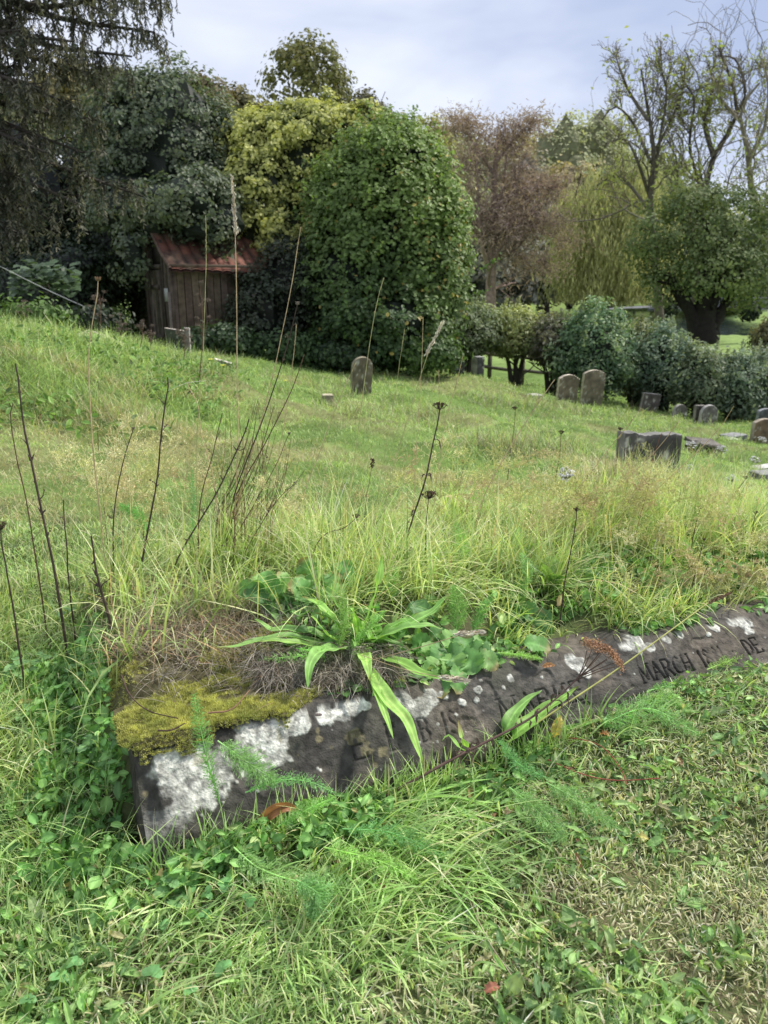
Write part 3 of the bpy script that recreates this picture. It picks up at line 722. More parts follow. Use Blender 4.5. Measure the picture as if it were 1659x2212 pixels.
def twisted_willows():
    for k, (name, lab, Y, main, nl, yel) in enumerate([
        ('twisted_willow', 'tall half-bare twisted tree with curling twigs against the sky, left of the two', 44,
         [[(1425, 690), (1415, 560), (1405, 450), (1412, 330), (1400, 240), (1385, 150)], [(1410, 400), (1425, 300), (1440, 200), (1420, 130)], [(1405, 350), (1370, 270), (1330, 230), (1300, 260)],
          [(1412, 330), (1450, 260), (1475, 190), (1480, 140)], [(1405, 430), (1370, 330), (1345, 300), (1310, 310)], [(1400, 260), (1360, 200), (1340, 150), (1330, 120)], [(1420, 480), (1360, 400), (1330, 380), (1290, 400)]], 3000, .6),
        ('twisted_willow', 'dark leaning twisted tree with bare curling twigs near the right edge', 43,
         [[(1500, 690), (1510, 560), (1520, 430), (1545, 330), (1590, 260), (1585, 190), (1555, 110)], [(1520, 420), (1490, 320), (1500, 220), (1480, 180)], [(1590, 250), (1610, 200), (1590, 130), (1550, 120)], [(1540, 340), (1520, 260), (1540, 190), (1530, 140)], [(1515, 500), (1470, 420), (1460, 340), (1440, 300)]], 2000, .5),
        ('twisted_willow', 'pale barked twisted tree cut off by the right edge', 42,
         [[(1690, 640), (1650, 480), (1625, 420), (1615, 330), (1600, 240), (1640, 180)], [(1690, 560), (1660, 430), (1700, 330), (1690, 200)], [(1618, 340), (1650, 280), (1660, 200), (1650, 130)], [(1600, 260), (1570, 230), (1550, 200), (1560, 150)]], 1200, .4)]):
        r = np.random.default_rng(80 + k)
        base = onground(main[0][0][0], Y); o = empty(name, base, lab, 'tree', 'twisted trees against the sky')
        tr = np.array([resample([at(a, b, Y + (0 if i == 0 else r.normal() * .8)) for a, b in m], 14) for i, m in enumerate(main)])
        rad = np.array([np.linspace(.27, .05, 14)] + [np.linspace(.10, .035, 14)] * (len(main) - 1))
        bc = [(.12, .105, .08), (.08, .068, .056), (.28, .25, .18)][k]
        g = Geo(); tubes(g, tr, rad, 8, bc)
        b1, r1 = grow(tr, rad, 17, .40, 50, .36, r, up=.35, wig=.34, n=9, tmin=.3, tip=.4); tubes(g, b1, np.maximum(r1, .018), 4, np.array(bc) * 1.3 + .03)
        b2, r2 = grow(b1, r1, 9, .7, 40, .5, r, up=.45, wig=.36, n=8, tmin=.15); tubes(g, b2, np.maximum(r2, .011), 3, (.20, .17, .11))
        g.build('trunk', M_bark, o, loc=base)
        g = Geo(); P = b2.reshape(-1, 3)
        dens = fnoise(P, .28, 5 + k, 2)
        zf = sstep(13, 7, P[:, 2]) if k != 0 else sstep(15, 8, P[:, 2])
        P = P[(r.random(len(P)) < (.3 + .7 * sstep(.4, .62, dens)) * (.015 + .13 * zf))]
        P = np.repeat(P, 3, 0); P = P + r.normal(size=P.shape) * .25
        C = (np.array([.34, .34, .08]) * yel + np.array([.22, .30, .08]) * (1 - yel)) * (.6 + .8 * r.random(len(P)))[:, None]
        TV, TF, TC = diamond(); scatter(g, TV * [.7, 1.1, 1], TF, TC, P, frames(r.normal(size=P.shape), r=r), .22 * (.5 + r.random(len(P))), C)
        g.build('crown', M_far, o, loc=base, smooth=False)
    # weeping willow: curtains of hanging shoots
    r = np.random.default_rng(90); Y = 56; base = onground(1290, Y)
    o = empty('weeping_willow', base, 'yellow-green weeping willow with hanging curtains of leaves right of the lake', 'tree')
    tr = np.array([resample([at(a, b, Y) for a, b in m], 10) for m in [[(1275, 690), (1285, 600), (1320, 520), (1350, 470)], [(1285, 610), (1250, 500), (1240, 430), (1250, 410)], [(1320, 520), (1310, 430), (1300, 390), (1290, 370)], [(1340, 490), (1390, 440), (1400, 400), (1390, 380)], [(1290, 590), (1360, 560), (1390, 520), (1400, 500)]]])
    rad = np.array([np.linspace(.5, .15, 10)] + [np.linspace(.2, .06, 10)] * 4)
    g = Geo(); tubes(g, tr, rad, 7, (.05, .045, .035)); b1, r1 = grow(tr, rad, 14, .45, 60, .4, r, up=.5, wig=.2, n=7, tmin=.3); tubes(g, b1, r1, 4, (.06, .055, .04))
    g.build('trunk', M_bark, o, loc=base)
    bl = [pxblob(1260, 480, Y, 62, 70), pxblob(1310, 430, Y, 62, 60), pxblob(1370, 440, Y, 62, 70), pxblob(1330, 540, Y, 85, 80), pxblob(1380, 560, Y - 2, 50, 70), pxblob(1250, 560, Y + 2, 45, 60)]
    g = Geo(); P, Nn, K = crown_pts(bl, 3800, r, sprig=4, spread=.9, depth=.7, amp=.45)
    reps = 9; hang = r.uniform(1.0, 3.2, len(P))
    q = np.repeat(P, reps, 0); tt = np.tile(np.arange(reps) / reps, len(P))
    q = q + np.c_[r.normal(size=(len(q), 2)) * .12, -tt * np.repeat(hang, reps)]
    low = at(1300, 655, Y)[2]; q = q[q[:, 2] > low]; 
    tone = fnoise(q * [1, 1, .25], .5, 3, 2)[:, None]
    C = (np.array([.26, .28, .12]) * (1 - tone) + np.array([.44, .41, .20]) * tone) * (.6 + .7 * r.random(len(q)))[:, None]
    TV, TF, TC = diamond(); dn = norm(np.c_[r.normal(size=(len(q), 2)) * .3, -np.ones(len(q))]); x = norm(np.cross(dn, r.normal(size=dn.shape)))
    scatter(g, TV * [.4, 1.2, 1], TF, TC, q, np.stack([x, dn, np.cross(x, dn)], -1), .36 * (.6 + .6 * r.random(len(q))), C)
    g.build('crown', M_far, o, loc=base, smooth=False)
    # pollard with thick dark trunk
    Y = 36; base = onground(1520, Y, 720)
    bl = [pxblob(1530, 530, Y, 78, 60), pxblob(1440, 490, Y, 55, 55), pxblob(1590, 500, Y, 75, 75), pxblob(1460, 565, Y, 50, 45), pxblob(1560, 590, Y - 1, 80, 42), pxblob(1640, 560, Y, 50, 80), pxblob(1500, 460, Y, 60, 42), pxblob(1425, 560, Y + 1, 38, 55)]
    r = np.random.default_rng(95)
    o = empty('pollard_tree', base, 'green crowned old tree with a very thick dark forked trunk in the field', 'tree')
    g = Geo(); bl += [pxblob(1400, 520, Y, 40, 38), pxblob(1480, 445, Y + 1, 42, 30), pxblob(1560, 445, Y + .5, 45, 34), pxblob(1625, 470, Y, 40, 34), pxblob(1430, 620, Y - .5, 34, 30), pxblob(1610, 630, Y, 45, 32)]; leafy(g, bl, 17000, .17, [(.045, .08, .03), (.08, .12, .04), (.13, .17, .06)], r, sprig=10, spread=.24, depth=.6, amp=.5, clump=.55, tipcol=(.17, .20, .07), tipamt=.5)
    g.build('crown', M_far, o, loc=base, smooth=False)
    g = Geo(); bc = (.018, .015, .013)
    t0 = [resample([at(1520, 745, Y), at(1519, 705, Y), at(1522, 670, Y)], 10), resample([at(1508, 740, Y), at(1500, 690, Y), at(1470, 640, Y), at(1440, 590, Y)], 10), resample([at(1532, 740, Y), at(1545, 690, Y), at(1570, 650, Y), at(1600, 570, Y)], 10),
          resample([at(1520, 690, Y), at(1520, 640, Y), at(1530, 560, Y), at(1525, 480, Y)], 10), resample([at(1525, 690, Y), at(1545, 640, Y), at(1560, 580, Y), at(1570, 500, Y)], 10)]
    rr = np.array([np.linspace(.62, .5, 10), np.linspace(.45, .16, 10), np.linspace(.42, .16, 10), np.linspace(.4, .1, 10), np.linspace(.35, .1, 10)])
    tubes(g, np.array(t0), rr * (1 + .12 * r.normal(size=rr.shape)), 12, bc)
    b1, r1 = grow(np.array(t0)[1:], rr[1:], 9, .5, 50, .4, r, up=.3, n=6); tubes(g, b1, r1, 5, bc)
    g.build('trunk', M_bark, o, loc=base)
twisted_willows()

def hedge():
    BL = [ # px, top, bottom, hw, Y, cols, label, size
     (1003, 640, 800, 72, 21, [(.045, .06, .03), (.08, .10, .05), (.13, .15, .08)], 'grey-green hedge bush next to the broadleaf shrub', 1),
     (1112, 665, 795, 68, 21.5, [(.06, .075, .025), (.11, .125, .045), (.16, .17, .07)], 'olive hedge bush with a bare forked stem, second from the left', 1),
     (1192, 680, 815, 48, 21, [(.05, .045, .035), (.08, .075, .05), (.09, .10, .06)], 'brownish twiggy hedge bush between the olive and the blue-green one', 1),
     (1285, 652, 850, 92, 20.5, [(.03, .06, .03), (.06, .10, .05), (.16, .20, .12)], 'tall blue-green hedge bush with pale shoot tips behind the round topped stone', 0),
     (1370, 690, 850, 45, 21, [(.07, .08, .04), (.11, .12, .06)], 'thin yellowish hedge bush right of the tall blue-green one', 0),
     (1430, 690, 872, 68, 20.5, [(.03, .055, .035), (.06, .09, .06), (.13, .16, .11)], 'blue-grey hedge bush above the leaning stone', 0),
     (1510, 735, 885, 62, 20, [(.035, .055, .03), (.07, .09, .05), (.12, .14, .09)], 'low grey-green hedge bush above the small rounded stone', 0),
     (1580, 755, 895, 60, 20, [(.03, .055, .035), (.06, .085, .055), (.12, .15, .11)], 'blue-grey hedge bush, second from the right edge', 0),
     (1650, 745, 900, 60, 20.5, [(.03, .05, .03), (.06, .08, .05), (.13, .15, .10)], 'hedge bush cut by the right edge', 0),
     (1400, 715, 745, 36, 27, [(.12, .14, .03), (.18, .19, .05)], 'small yellow-green bush behind the hedge', 0),
     (1668, 690, 770, 40, 25, [(.05, .05, .02), (.09, .08, .03)], 'dark brownish bush at the right edge behind the hedge', 0)]
    for k, (px, t, b, w, Y, cols, lab, stem) in enumerate(BL):
        r = np.random.default_rng(400 + k)
        cy, ry = (t + b) / 2, (b - t) / 2
        if stem: b2 = b - 40; cy, ry = (t + b2) / 2, (b2 - t) / 2
        cy += 8; ry *= .84
        bl = [pxblob(px, cy, Y, w * .85, ry), pxblob(px - w * .45, cy + ry * .15, Y, w * .55, ry * .7), pxblob(px + w * .45, cy + ry * .1, Y, w * .55, ry * .75), pxblob(px, cy - ry * .4, Y, w * .6, ry * .55), pxblob(px + w * .1, cy + ry * .5, Y - .2, w * .7, ry * .5)]
        base = onground(px, Y)
        o = empty('hedge_bush', base, lab, 'bush', 'hedge bushes behind the gravestones')
        g = Geo(); P, Nn, K = crown_pts(bl, int(8500 * max(.5, w / 70)), r, sprig=9, spread=.10, depth=.6, amp=.45, clump=.24)
        cols = np.array(cols); i = np.minimum((K[:, 0] * len(cols)).astype(int), len(cols) - 1)
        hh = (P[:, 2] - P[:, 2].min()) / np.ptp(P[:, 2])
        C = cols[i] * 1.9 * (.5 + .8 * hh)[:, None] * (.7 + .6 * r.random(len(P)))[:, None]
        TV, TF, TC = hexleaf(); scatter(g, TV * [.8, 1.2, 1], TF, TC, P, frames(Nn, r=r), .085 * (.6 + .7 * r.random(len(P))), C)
        # upright shoots with leaves along them
        m = 90; ii = r.choice(len(P), m); st = P[ii][:, None] + np.zeros((1, 5, 1)); st = st + np.cumsum(np.r_[[np.zeros(3)], np.tile([0, 0, .07], (4, 1))], 0)[None] + np.cumsum(r.normal(size=(m, 5, 3)) * .012, 1)
        ok = st[:, 0, 2] > np.quantile(P[:, 2], .6); st = st[ok]
        tubes(g, st, np.full(st.shape[:2], .004), 3, cols[0])
        q = np.repeat(st.reshape(-1, 3), 4, 0) + r.normal(size=(st.shape[0] * 20, 3)) * .022
        C = cols[-1] * 1.5 * (.7 + .6 * r.random(len(q)))[:, None]
        scatter(g, TV * [.8, 1.2, 1], TF, TC, q, frames(r.normal(size=q.shape) + [0, -.4, .7], r=r), .07 * (.6 + .7 * r.random(len(q))), C)
        for j, (c, R) in enumerate(bl): blob_core(g, c, R * .68, (.008, .012, .007), seed=j)  # dark filler blobs painted as shade inside the bush
        g.build('crown', M_leaf, o, loc=base, smooth=False)
        g = Geo(); tp = bl[0][0]
        pl = np.array([resample([base + [dx * .4, 0, -.1], base * .5 + tp * .5 + [dx, 0, 0], tp + [dx * 2.5, 0, 0]], 7) for dx in (-.18, .02, .2)])
        tubes(g, pl, np.broadcast_to(np.linspace(.09, .03, 7), (3, 7)), 6, (.05, .045, .035))
        b1, r1 = grow(pl, np.full((3, 7), .05), 10, .5, 45, .5, r); tubes(g, b1, r1, 4, (.05, .045, .035))
        g.build('trunk', M_bark, o, loc=base)
hedge()

def fences():
    # post and rail fence glimpsed between the hedge stems
    o0 = onground(985, 23.5); o1 = onground(1330, 24.5)
    o = empty('rail_fence', o0, 'wooden post and rail fence glimpsed behind the hedge stems', 'fence')
    d = o1 - o0; L = np.linalg.norm(d[:2]); n = 6
    for i in range(n):
        p = o0 + d * i / (n - 1); p[2] = float(hT(p[:1], p[1:2])[0])
        g = Geo(); g.box(p[0], p[1], p[2] + .45, .12, .12, 1.3, (.10, .085, .065)); g.build('post', M_wood, o, loc=o0)
        if i < n - 1:
            q = o0 + d * (i + 1) / (n - 1); q[2] = float(hT(q[:1], q[1:2])[0])
            for h in (.45, .85):
                g = Geo(); tubes(g, np.array([[p + [0, -.07, h], (p + q) / 2 + [0, -.07, h - .02], q + [0, -.07, h]]]), np.full((1, 3), .05), 4, (.11, .09, .07)); g.build('rail', M_wood, o, loc=o0)
    # railings by the road at the far right
    a = onground(1400, 84); b = onground(1720, 78)
    o = empty('metal_railing', a, 'thin grey railings along the far road at the right', 'fence')
    g = Geo(); d = b - a
    for h in (.15, 1.25):
        tubes(g, np.array([[a + [0, 0, h], a + d / 2 + [0, 0, h], b + [0, 0, h]]]), np.full((1, 3), .035), 4, (.25, .26, .28))
    g.build('rail', M_metal, o, loc=a)
    g = Geo(); t = np.linspace(0, 1, 70)[:, None]; p = a + d * t
    tubes(g, np.stack([p + [0, 0, -.1], p + [0, 0, 1.3]], 1), np.full((70, 2), .03), 4, (.22, .23, .25)); g.build('balusters', M_metal, o, loc=a)
    # road strip
    g = Geo(); t = np.linspace(0, 1, 60)
    A = np.stack([22 + 60 * t, 88 - 8 * t], -1); B = A + [.6, 6]
    za = hT(A[:, 0], A[:, 1]) + .15; zb = hT(B[:, 0], B[:, 1]) + .15
    g.grid(np.stack([np.c_[A, za], np.c_[B, zb]], 1), (.16, .165, .18)); tag(g.build('road', solid_mat('asphalt', nscale=2, amt=.1)), kind='structure')
    # small dark shrubs on the far field
    for k, (px, py, lab) in enumerate([(1440, 668, 'small dark round shrub left of the thick trunk by the railings'), (1618, 672, 'small dark round shrub right of the thick trunk by the railings')]):
        bl = [pxblob(px, py, 72, 17, 19), pxblob(px + 8, py - 6, 72, 10, 12)]
        simple_tree('round_shrub', lab, 'bush', bl, onground(px, 72), 1200, .3, DK, 500 + k, core=(.008, .012, .007), tr=.1, sprig=8, spread=.2)
    # stand of trees beyond the road, far right
    for k, (px, lab) in enumerate([(1480, 'dark far tree beyond the road left of the thick trunk'), (1640, 'dark far tree beyond the road at the right edge'), (1560, 'dark far tree beyond the road right of the thick trunk')]):
        bl = [pxblob(px, 600, 96, 60, 50), pxblob(px + 20, 570, 98, 45, 45)]
        simple_tree('far_tree', lab, 'tree', bl, onground(px, 96), 1800, .6, DK, 520 + k, 'woodland trees on the far bank', core=(.01, .015, .008), tr=.5, sprig=12, spread=.6)
fences()
# ------------------------------------------------------------------ shed
def shed():
    r = np.random.default_rng(601)
    C0 = onground(377, 16.5); C0[2] = -.45
    o = empty('garden_shed', C0, 'old plank shed with rusty red tiled roof half buried under ivy', 'shed', rz=math.radians(31.5))
    Lf, D, He, Hr = 3.0, 1.85, 1.90, 2.52     # front length, depth, eave and ridge heights (local x along front, y backwards)
    def plank_wall(n, x0, x1, topf, M=None, tone=(.085, .062, .048)):
        g = Geo(); w = (x1 - x0) / n
        for i in range(n):
            a = x0 + i * w + r.uniform(.002, .010); b = x0 + (i + 1) * w - r.uniform(.002, .012)
            nz = 14; zz = np.linspace(0, 1, nz); yo = r.uniform(-.012, .012) - (.018 if i % 2 else 0)
            ta, tb = topf(a), topf(b); bt = r.uniform(0, .08)
            c = np.array(tone) * r.uniform(.55, 1.5) * np.array([1, r.uniform(.92, 1.06), r.uniform(.85, 1.1)])
            V = np.zeros((4, nz, 3)); Cc = np.zeros((4, nz, 3))
            for k, (x, yy, t) in enumerate([(a, yo + .03, ta), (a + .004, yo, ta), (b - .004, yo, tb), (b, yo + .03, tb)]):
                V[k, :, 0] = x + r.normal() * .003; V[k, :, 1] = yy + .01 * np.sin(zz * 5 + i); V[k, :, 2] = bt + zz * (t - bt)
                st = fnoise(np.c_[np.full(nz, i * 3.7 + k * .2), zz * 5], 1.0, i, 3)
                Cc[k] = c * (.55 + 1.0 * st)[:, None] + np.array([.16, .13, .11]) * sstep(.66, .85, st)[:, None] * (r.random() < .45)
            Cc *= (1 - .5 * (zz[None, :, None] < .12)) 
            if M is not None: V = V @ np.array(M).T
            g.grid(V, Cc)
        return g
    front = plank_wall(19, 0, Lf, lambda x: He)
    g = front; g.build('front_wall', M_wood, o, smooth=False)
    # gable wall: local x' runs back (y)
    M = np.array([[0, -1, 0], [1, 0, 0], [0, 0, 1]]) # maps plank x -> y, plank y -> -x (outwards)
    M = np.array([[0, 1, 0], [1, 0, 0], [0, 0, 1]], float)
    gw = plank_wall(4, 0, .5, lambda x: He + (Hr - He) * min(x, D - x) / (D / 2), M, (.06, .045, .035)); gw.build('gable_wall', M_wood, o, smooth=False)
    g = Geo(); g2 = plank_wall(5, 1.17, 1.85, lambda x: He + (Hr - He) * min(x, D - x) / (D / 2), M, (.05, .038, .03)); g2.build('gable_wall', M_wood, o, smooth=False)
    g3 = plank_wall(4, .5, 1.17, lambda x: 2.35, M, (.05, .04, .032))
    g3b = Geo()
    d = plank_wall(4, .54, 1.16, lambda x: 1.75, M, (.07, .058, .046)); 
    do = d.build('door', M_wood, o, smooth=False); do.location = (-.05, 0, 0)
    g = Geo(); g.box(-.02, .85, .35, .03, .6, .09, (.07, .055, .045)); g.build('ledge', M_wood, do); g = Geo(); g.box(-.02, .85, 1.4, .03, .6, .09, (.07, .055, .045)); g.build('ledge', M_wood, do)
    g = Geo(); g.box(-.02, .86, 1.82, .06, .74, .09, (.06, .05, .04)); g.box(-.02, .51, .88, .06, .05, 1.76, (.05, .04, .03)); g.build('door_frame', M_wood, o)
    g = Geo(); g.box(.03, .835, 2.12, .04, .66, .48, (.03, .025, .02)); g.build('gable_wall', M_wood, o)
    g = Geo(); g.box(Lf + .02, D / 2, He / 2, .05, D, He, (.05, .04, .03)); g.box(Lf / 2, D + .03, He / 2, Lf, .05, He, (.05, .04, .03)); g.build('rear_wall', M_wood, o)
    g = Geo(); g.box(.035, .0, .95, .08, .07, 1.93, (.10, .075, .055)); g.box(-.03, -.02, .65, .05, .05, 1.3, (.17, .14, .12)); g.build('corner_post', M_wood, o)
    g = Geo(); g.box(-.035, .16, 1.24, .012, .26, .27, (.36, .37, .35)); p = g.build('notice', M_paper, o)
    # roof: rows of rusty ribs, slightly swept eaves
    def slope(sgn):
        nu, nv = 150, 14
        u = np.linspace(-.03, Lf + .12, nu); v = np.linspace(0, 1, nv); U, V = np.meshgrid(u, v, indexing='ij')
        rib = np.abs(np.sin((U + .28) / .225 * PI)) ** .35 * .05
        y = D / 2 - sgn * (D / 2 + .30) * V
        z = Hr + .05 - (Hr - He + .17) * V * (1.18 - .18 * V) + rib + .012 * np.floor(V * 4) * -1 + .02 * np.sin(U * 2.1)
        sag = -.06 * np.sin((U + .28) / (Lf + .6) * PI)
        n = fnoise(np.stack([U, V], -1), 5, 3, 4)[..., None]
        rid = (rib / .05)[..., None]
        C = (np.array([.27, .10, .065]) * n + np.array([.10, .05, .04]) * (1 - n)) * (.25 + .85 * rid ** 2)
        mo = sstep(.48, .66, fnoise(np.stack([U, V], -1), 3, 9, 3))[..., None]
        C = C * (1 - mo * .65) + np.array([.075, .065, .045]) * mo * .65
        # laps between the courses are real steps; rib grooves are darkened in the colour
        return np.stack([U, y, z + sag], -1), C
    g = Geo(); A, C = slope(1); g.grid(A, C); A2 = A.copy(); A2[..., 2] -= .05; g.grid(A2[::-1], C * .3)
    A, C = slope(-1); g.grid(A, C); g.build('roof', M_roof, o)
    g = Geo(); g.box(Lf / 2, -.27, He - .075, Lf + .1, .03, .06, (.12, .085, .06)); g.build('eave_board', M_wood, o)
    g = Geo()
    for sgn in (1, -1):
        a = np.array([-.04, D / 2, Hr + .02]); b = np.array([-.04, D / 2 - sgn * (D / 2 + .3), He - .14])
        tubes(g, np.array([[a, (a + b) / 2 + [0, 0, -.05], b]]), np.full((1, 3), .04), 4, (.10, .065, .045))
    g.build('barge_board', M_wood, o)
shed()

def cable():
    a = at(-60, 545, 10.5); b = at(232, 684, 14.0)
    g = Geo(); mid = (a + b) / 2 - [0, 0, .03]
    tubes(g, resample([a, mid, b], 12)[None], np.full((1, 12), .007), 5, (.42, .43, .48))
    g2 = g.build('overhead_wire', M_metal, loc=b); tag(g2, 'pale taut wire slanting down from the left edge towards the shed', 'wire')
    g = Geo(); p = onground(235, 14.0); tubes(g, np.array([[p - [0, 0, .2], p + [0, 0, .5], p * 1.0 + [0.0, 0, b[2] - p[2] + .05]]]), np.full((1, 3), .02), 6, (.08, .07, .06))
    tag(g.build('stake', M_wood, loc=p), 'thin dark stake holding the end of the pale wire', 'stake')
cable()

# ------------------------------------------------------------------ gravestones
def slab_mesh(w, h, t, kind, r, nu=26, nv=30, front=(.10, .085, .065), edge=(.30, .28, .22), rough=.006, lich=.3):
    u = np.linspace(-1, 1, nu)
    if kind == 'round': top = h - w * .5 * (1 - np.sqrt(np.maximum(1 - u * u, 0))) * .95
    elif kind == 'shallow': top = h - w * .16 * u * u
    elif kind == 'shoulder':
        top = h - w * .10 * (np.abs(u) / .72) ** 2; top = np.where(np.abs(u) > .74, h - w * .13 - (np.abs(u) > .86) * w * .05, top)
    elif kind == 'square': top = h + 0 * u
    elif kind == 'jag': top = h - .06 * h * sstep(-.62, -.40, u) + .02 * h * sstep(-.1, .1, u) - .03 * h * sstep(.75, 1, u) + .012 * h * r.normal(size=nu)
    elif kind == 'slope': top = h * (1 - .18 * (u + 1) / 2)
    U, V = np.meshgrid(u, np.linspace(0, 1, nv), indexing='ij')
    X = U * w / 2; Z = -.25 + V * (top[:, None] + .25)
    g = Geo(); sd = int(r.integers(100))
    def side(y, sgn):
        p = np.stack([X, Z], -1); n = fnoise(p, 9 / max(w, .3) * .5, sd, 4); n2 = fnoise(p, 22, sd + 3, 3)
        ed = np.minimum(np.minimum((1 - np.abs(U)) * w / 2, (top[:, None] - Z)), .02) / .02
        Y = y + sgn * (np.clip(ed, 0, 1) ** .5 - 1) * -.008 * -1 * 1.0 + rough * (n - .5) * 2
        c = np.array(front) * (.6 + .8 * n)[..., None]
        gz = sstep(.35 * h, 0, Z)[..., None]; c = c * (1 - .35 * gz) + np.array([.05, .07, .03]) * .35 * gz
        l = (sstep(.62, .70, n2) * sstep(.45, .6, n) * lich * 2)[..., None]; c = c * (1 - np.clip(l, 0, 1)) + np.array([.42, .42, .36]) * np.clip(l, 0, 1)
        return np.stack([X, Y, Z], -1), c
    A, ca = side(-t / 2, -1); B, cb = side(t / 2, 1)
    g.grid(A, ca); g.grid(B[::-1], cb[::-1])
    ring_a = np.concatenate([A[0], A[1:-1, -1], A[-1][::-1]]); ring_b = np.concatenate([B[0], B[1:-1, -1], B[-1][::-1]])
    n = fnoise(ring_a, 18, sd, 3)[:, None]
    ce = np.array(edge) * (.55 + .8 * n)
    mid1 = ring_a * .75 + ring_b * .25; mid2 = ring_a * .25 + ring_b * .75
    out = norm(ring_a - np.array([0, ring_a[:, 1].mean(), h * .4])) * .006; out[:, 1] = 0
    S = np.stack([ring_a, mid1 + out, mid2 + out, ring_b], 1)
    g.grid(S[::-1], np.repeat(ce[::-1][:, None], 4, 1))
    return g

def headstone(px, Y, wpx, hpx, kind, label, yaw=0, lean=(0, 0), front=(.10, .085, .065), edge=(.30, .28, .22), t=.09, seed=0, name='headstone', cat='gravestone', lich=.3, sink=0):
    p = onground(px, Y); dep = Y * CT - (p[2] - CAM_H) * ST; k = dep / F_PX
    r = np.random.default_rng(700 + seed)
    w = wpx * k; h = hpx * k / CT * 1.0
    g = slab_mesh(w, h, t, kind, r, front=front, edge=edge, lich=lich)
    o = g.build(name, M_stone, loc=None); o.location = tuple(p - [0, 0, sink]); o.rotation_euler = (math.radians(lean[0]), math.radians(lean[1]), math.radians(yaw))
    return tag(o, label, cat, 'gravestones on the lawn')

BR = (.115, .095, .065)
headstone(779, 12.5, 44, 74, 'round', 'lone round topped headstone in the middle of the lawn, before the broadleaf shrub', 18, (3, 3), BR, (.26, .23, .16), .12, 1)
headstone(1221, 17.5, 46, 62, 'shoulder', 'broad brown shouldered headstone standing just left of the taller round topped one', 14, (3, 3), BR, (.42, .38, .30), .12, 2)
headstone(1275, 18.3, 50, 74, 'shallow', 'tallest round topped headstone behind the shouldered one', 14, (2, 2), (.12, .10, .07), (.40, .36, .28), .12, 3)
headstone(1399, 19.5, 40, 40, 'square', 'square dark headstone leaning to the right before the hedge', 10, (2, 7), (.07, .06, .055), (.30, .28, .26), .12, 4)
headstone(1466, 18.8, 34, 30, 'round', 'smallest round headstone with a pale lichen disc', 22, (0, 2), (.09, .085, .075), (.28, .27, .24), .11, 5, lich=.9)
headstone(1506, 18.0, 20, 38, 'square', 'narrow upright stone touching the left side of the grey round headstone', 14, (0, 1), (.05, .045, .04), (.2, .19, .17), .12, 6)
headstone(1526, 17.7, 40, 44, 'round', 'grey round headstone right of the narrow upright stone', 14, (0, 4), (.10, .095, .085), (.36, .35, .33), .12, 7)
headstone(1645, 14.5, 52, 48, 'shallow', 'speckled brown headstone at the right edge of the picture', 12, (0, 1), (.13, .09, .06), (.30, .26, .2), .12, 8, lich=.5)
headstone(1648, 17.5, 36, 44, 'shallow', 'dark blue-grey headstone peeping over the speckled brown one', 12, (0, 0), (.06, .065, .07), (.2, .21, .22), .12, 9)
headstone(1396, 5.7, 126, 80, 'jag', 'broad upright grey block with chipped top standing alone in the grass', 6, (-3, 1), (.07, .068, .062), (.17, .165, .15), .16, 10, lich=.7, cat='gravestone')
headstone(385, 12.6, 40, 52, 'slope', 'small dark slab with pale rim beside the shed corner', 12, (4, -4), (.05, .055, .04), (.42, .38, .33), .07, 11)
headstone(407, 12.4, 11, 56, 'square', 'thin pale grey post beside the small dark slab', 0, (0, 1), (.16, .14, .13), (.34, .32, .3), .07, 12, name='stone_post', cat='post')
headstone(479, 11.3, 36, 32, 'slope', 'low tilted pale block with a light top in the grass by the shed', 24, (8, 8), (.07, .065, .05), (.50, .46, .38), .12, 13)
headstone(1031, 17.5, 18, 44, 'square', 'short grey stub under the hedge next to the broadleaf shrub', 30, (0, 0), (.04, .042, .04), (.25, .25, .24), .25, 14)
headstone(985, 17.0, 26, 34, 'square', 'mossy dark block at the foot of the broadleaf shrub', 20, (0, 3), (.03, .035, .025), (.16, .15, .12), .25, 15)

def flat_slab(px, Y, L, W, H, yaw, label, seed, col=(.22, .21, .19), tilt=(0, 0), name='grave_slab', up=0):
    p = onground(px, Y); r = np.random.default_rng(760 + seed)
    g = Geo(); nu, nv = 22, 14
    U, V = np.meshgrid(np.linspace(-1, 1, nu), np.linspace(-1, 1, nv), indexing='ij')
    q = np.stack([U * L / 2, V * W / 2], -1); n = fnoise(q, 8, seed, 4)
    edge = np.maximum(np.abs(U), np.abs(V)) > .999
    Z = H - .012 * edge + .012 * (n - .5)
    C = np.array(col) * (.55 + .9 * n)[..., None]
    top = np.stack([q[..., 0], q[..., 1], Z], -1); g.grid(top, C)
    ring = np.concatenate([top[:, 0], top[-1, 1:], top[-2::-1, -1], top[0, -2::-1]]); low = ring.copy(); low[:, 2] = -.1
    g.grid(np.stack([ring, low], 1)[::-1], np.repeat((np.array(col) * .6 * np.ones((len(ring), 1)))[:, None], 2, 1)); 
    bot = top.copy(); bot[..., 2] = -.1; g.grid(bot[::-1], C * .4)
    o = g.build(name, M_stone); o.location = tuple(p + [0, 0, up]); o.rotation_euler = (math.radians(tilt[0]), math.radians(tilt[1]), math.radians(yaw))
    return tag(o, label, 'gravestone', 'gravestones on the lawn')

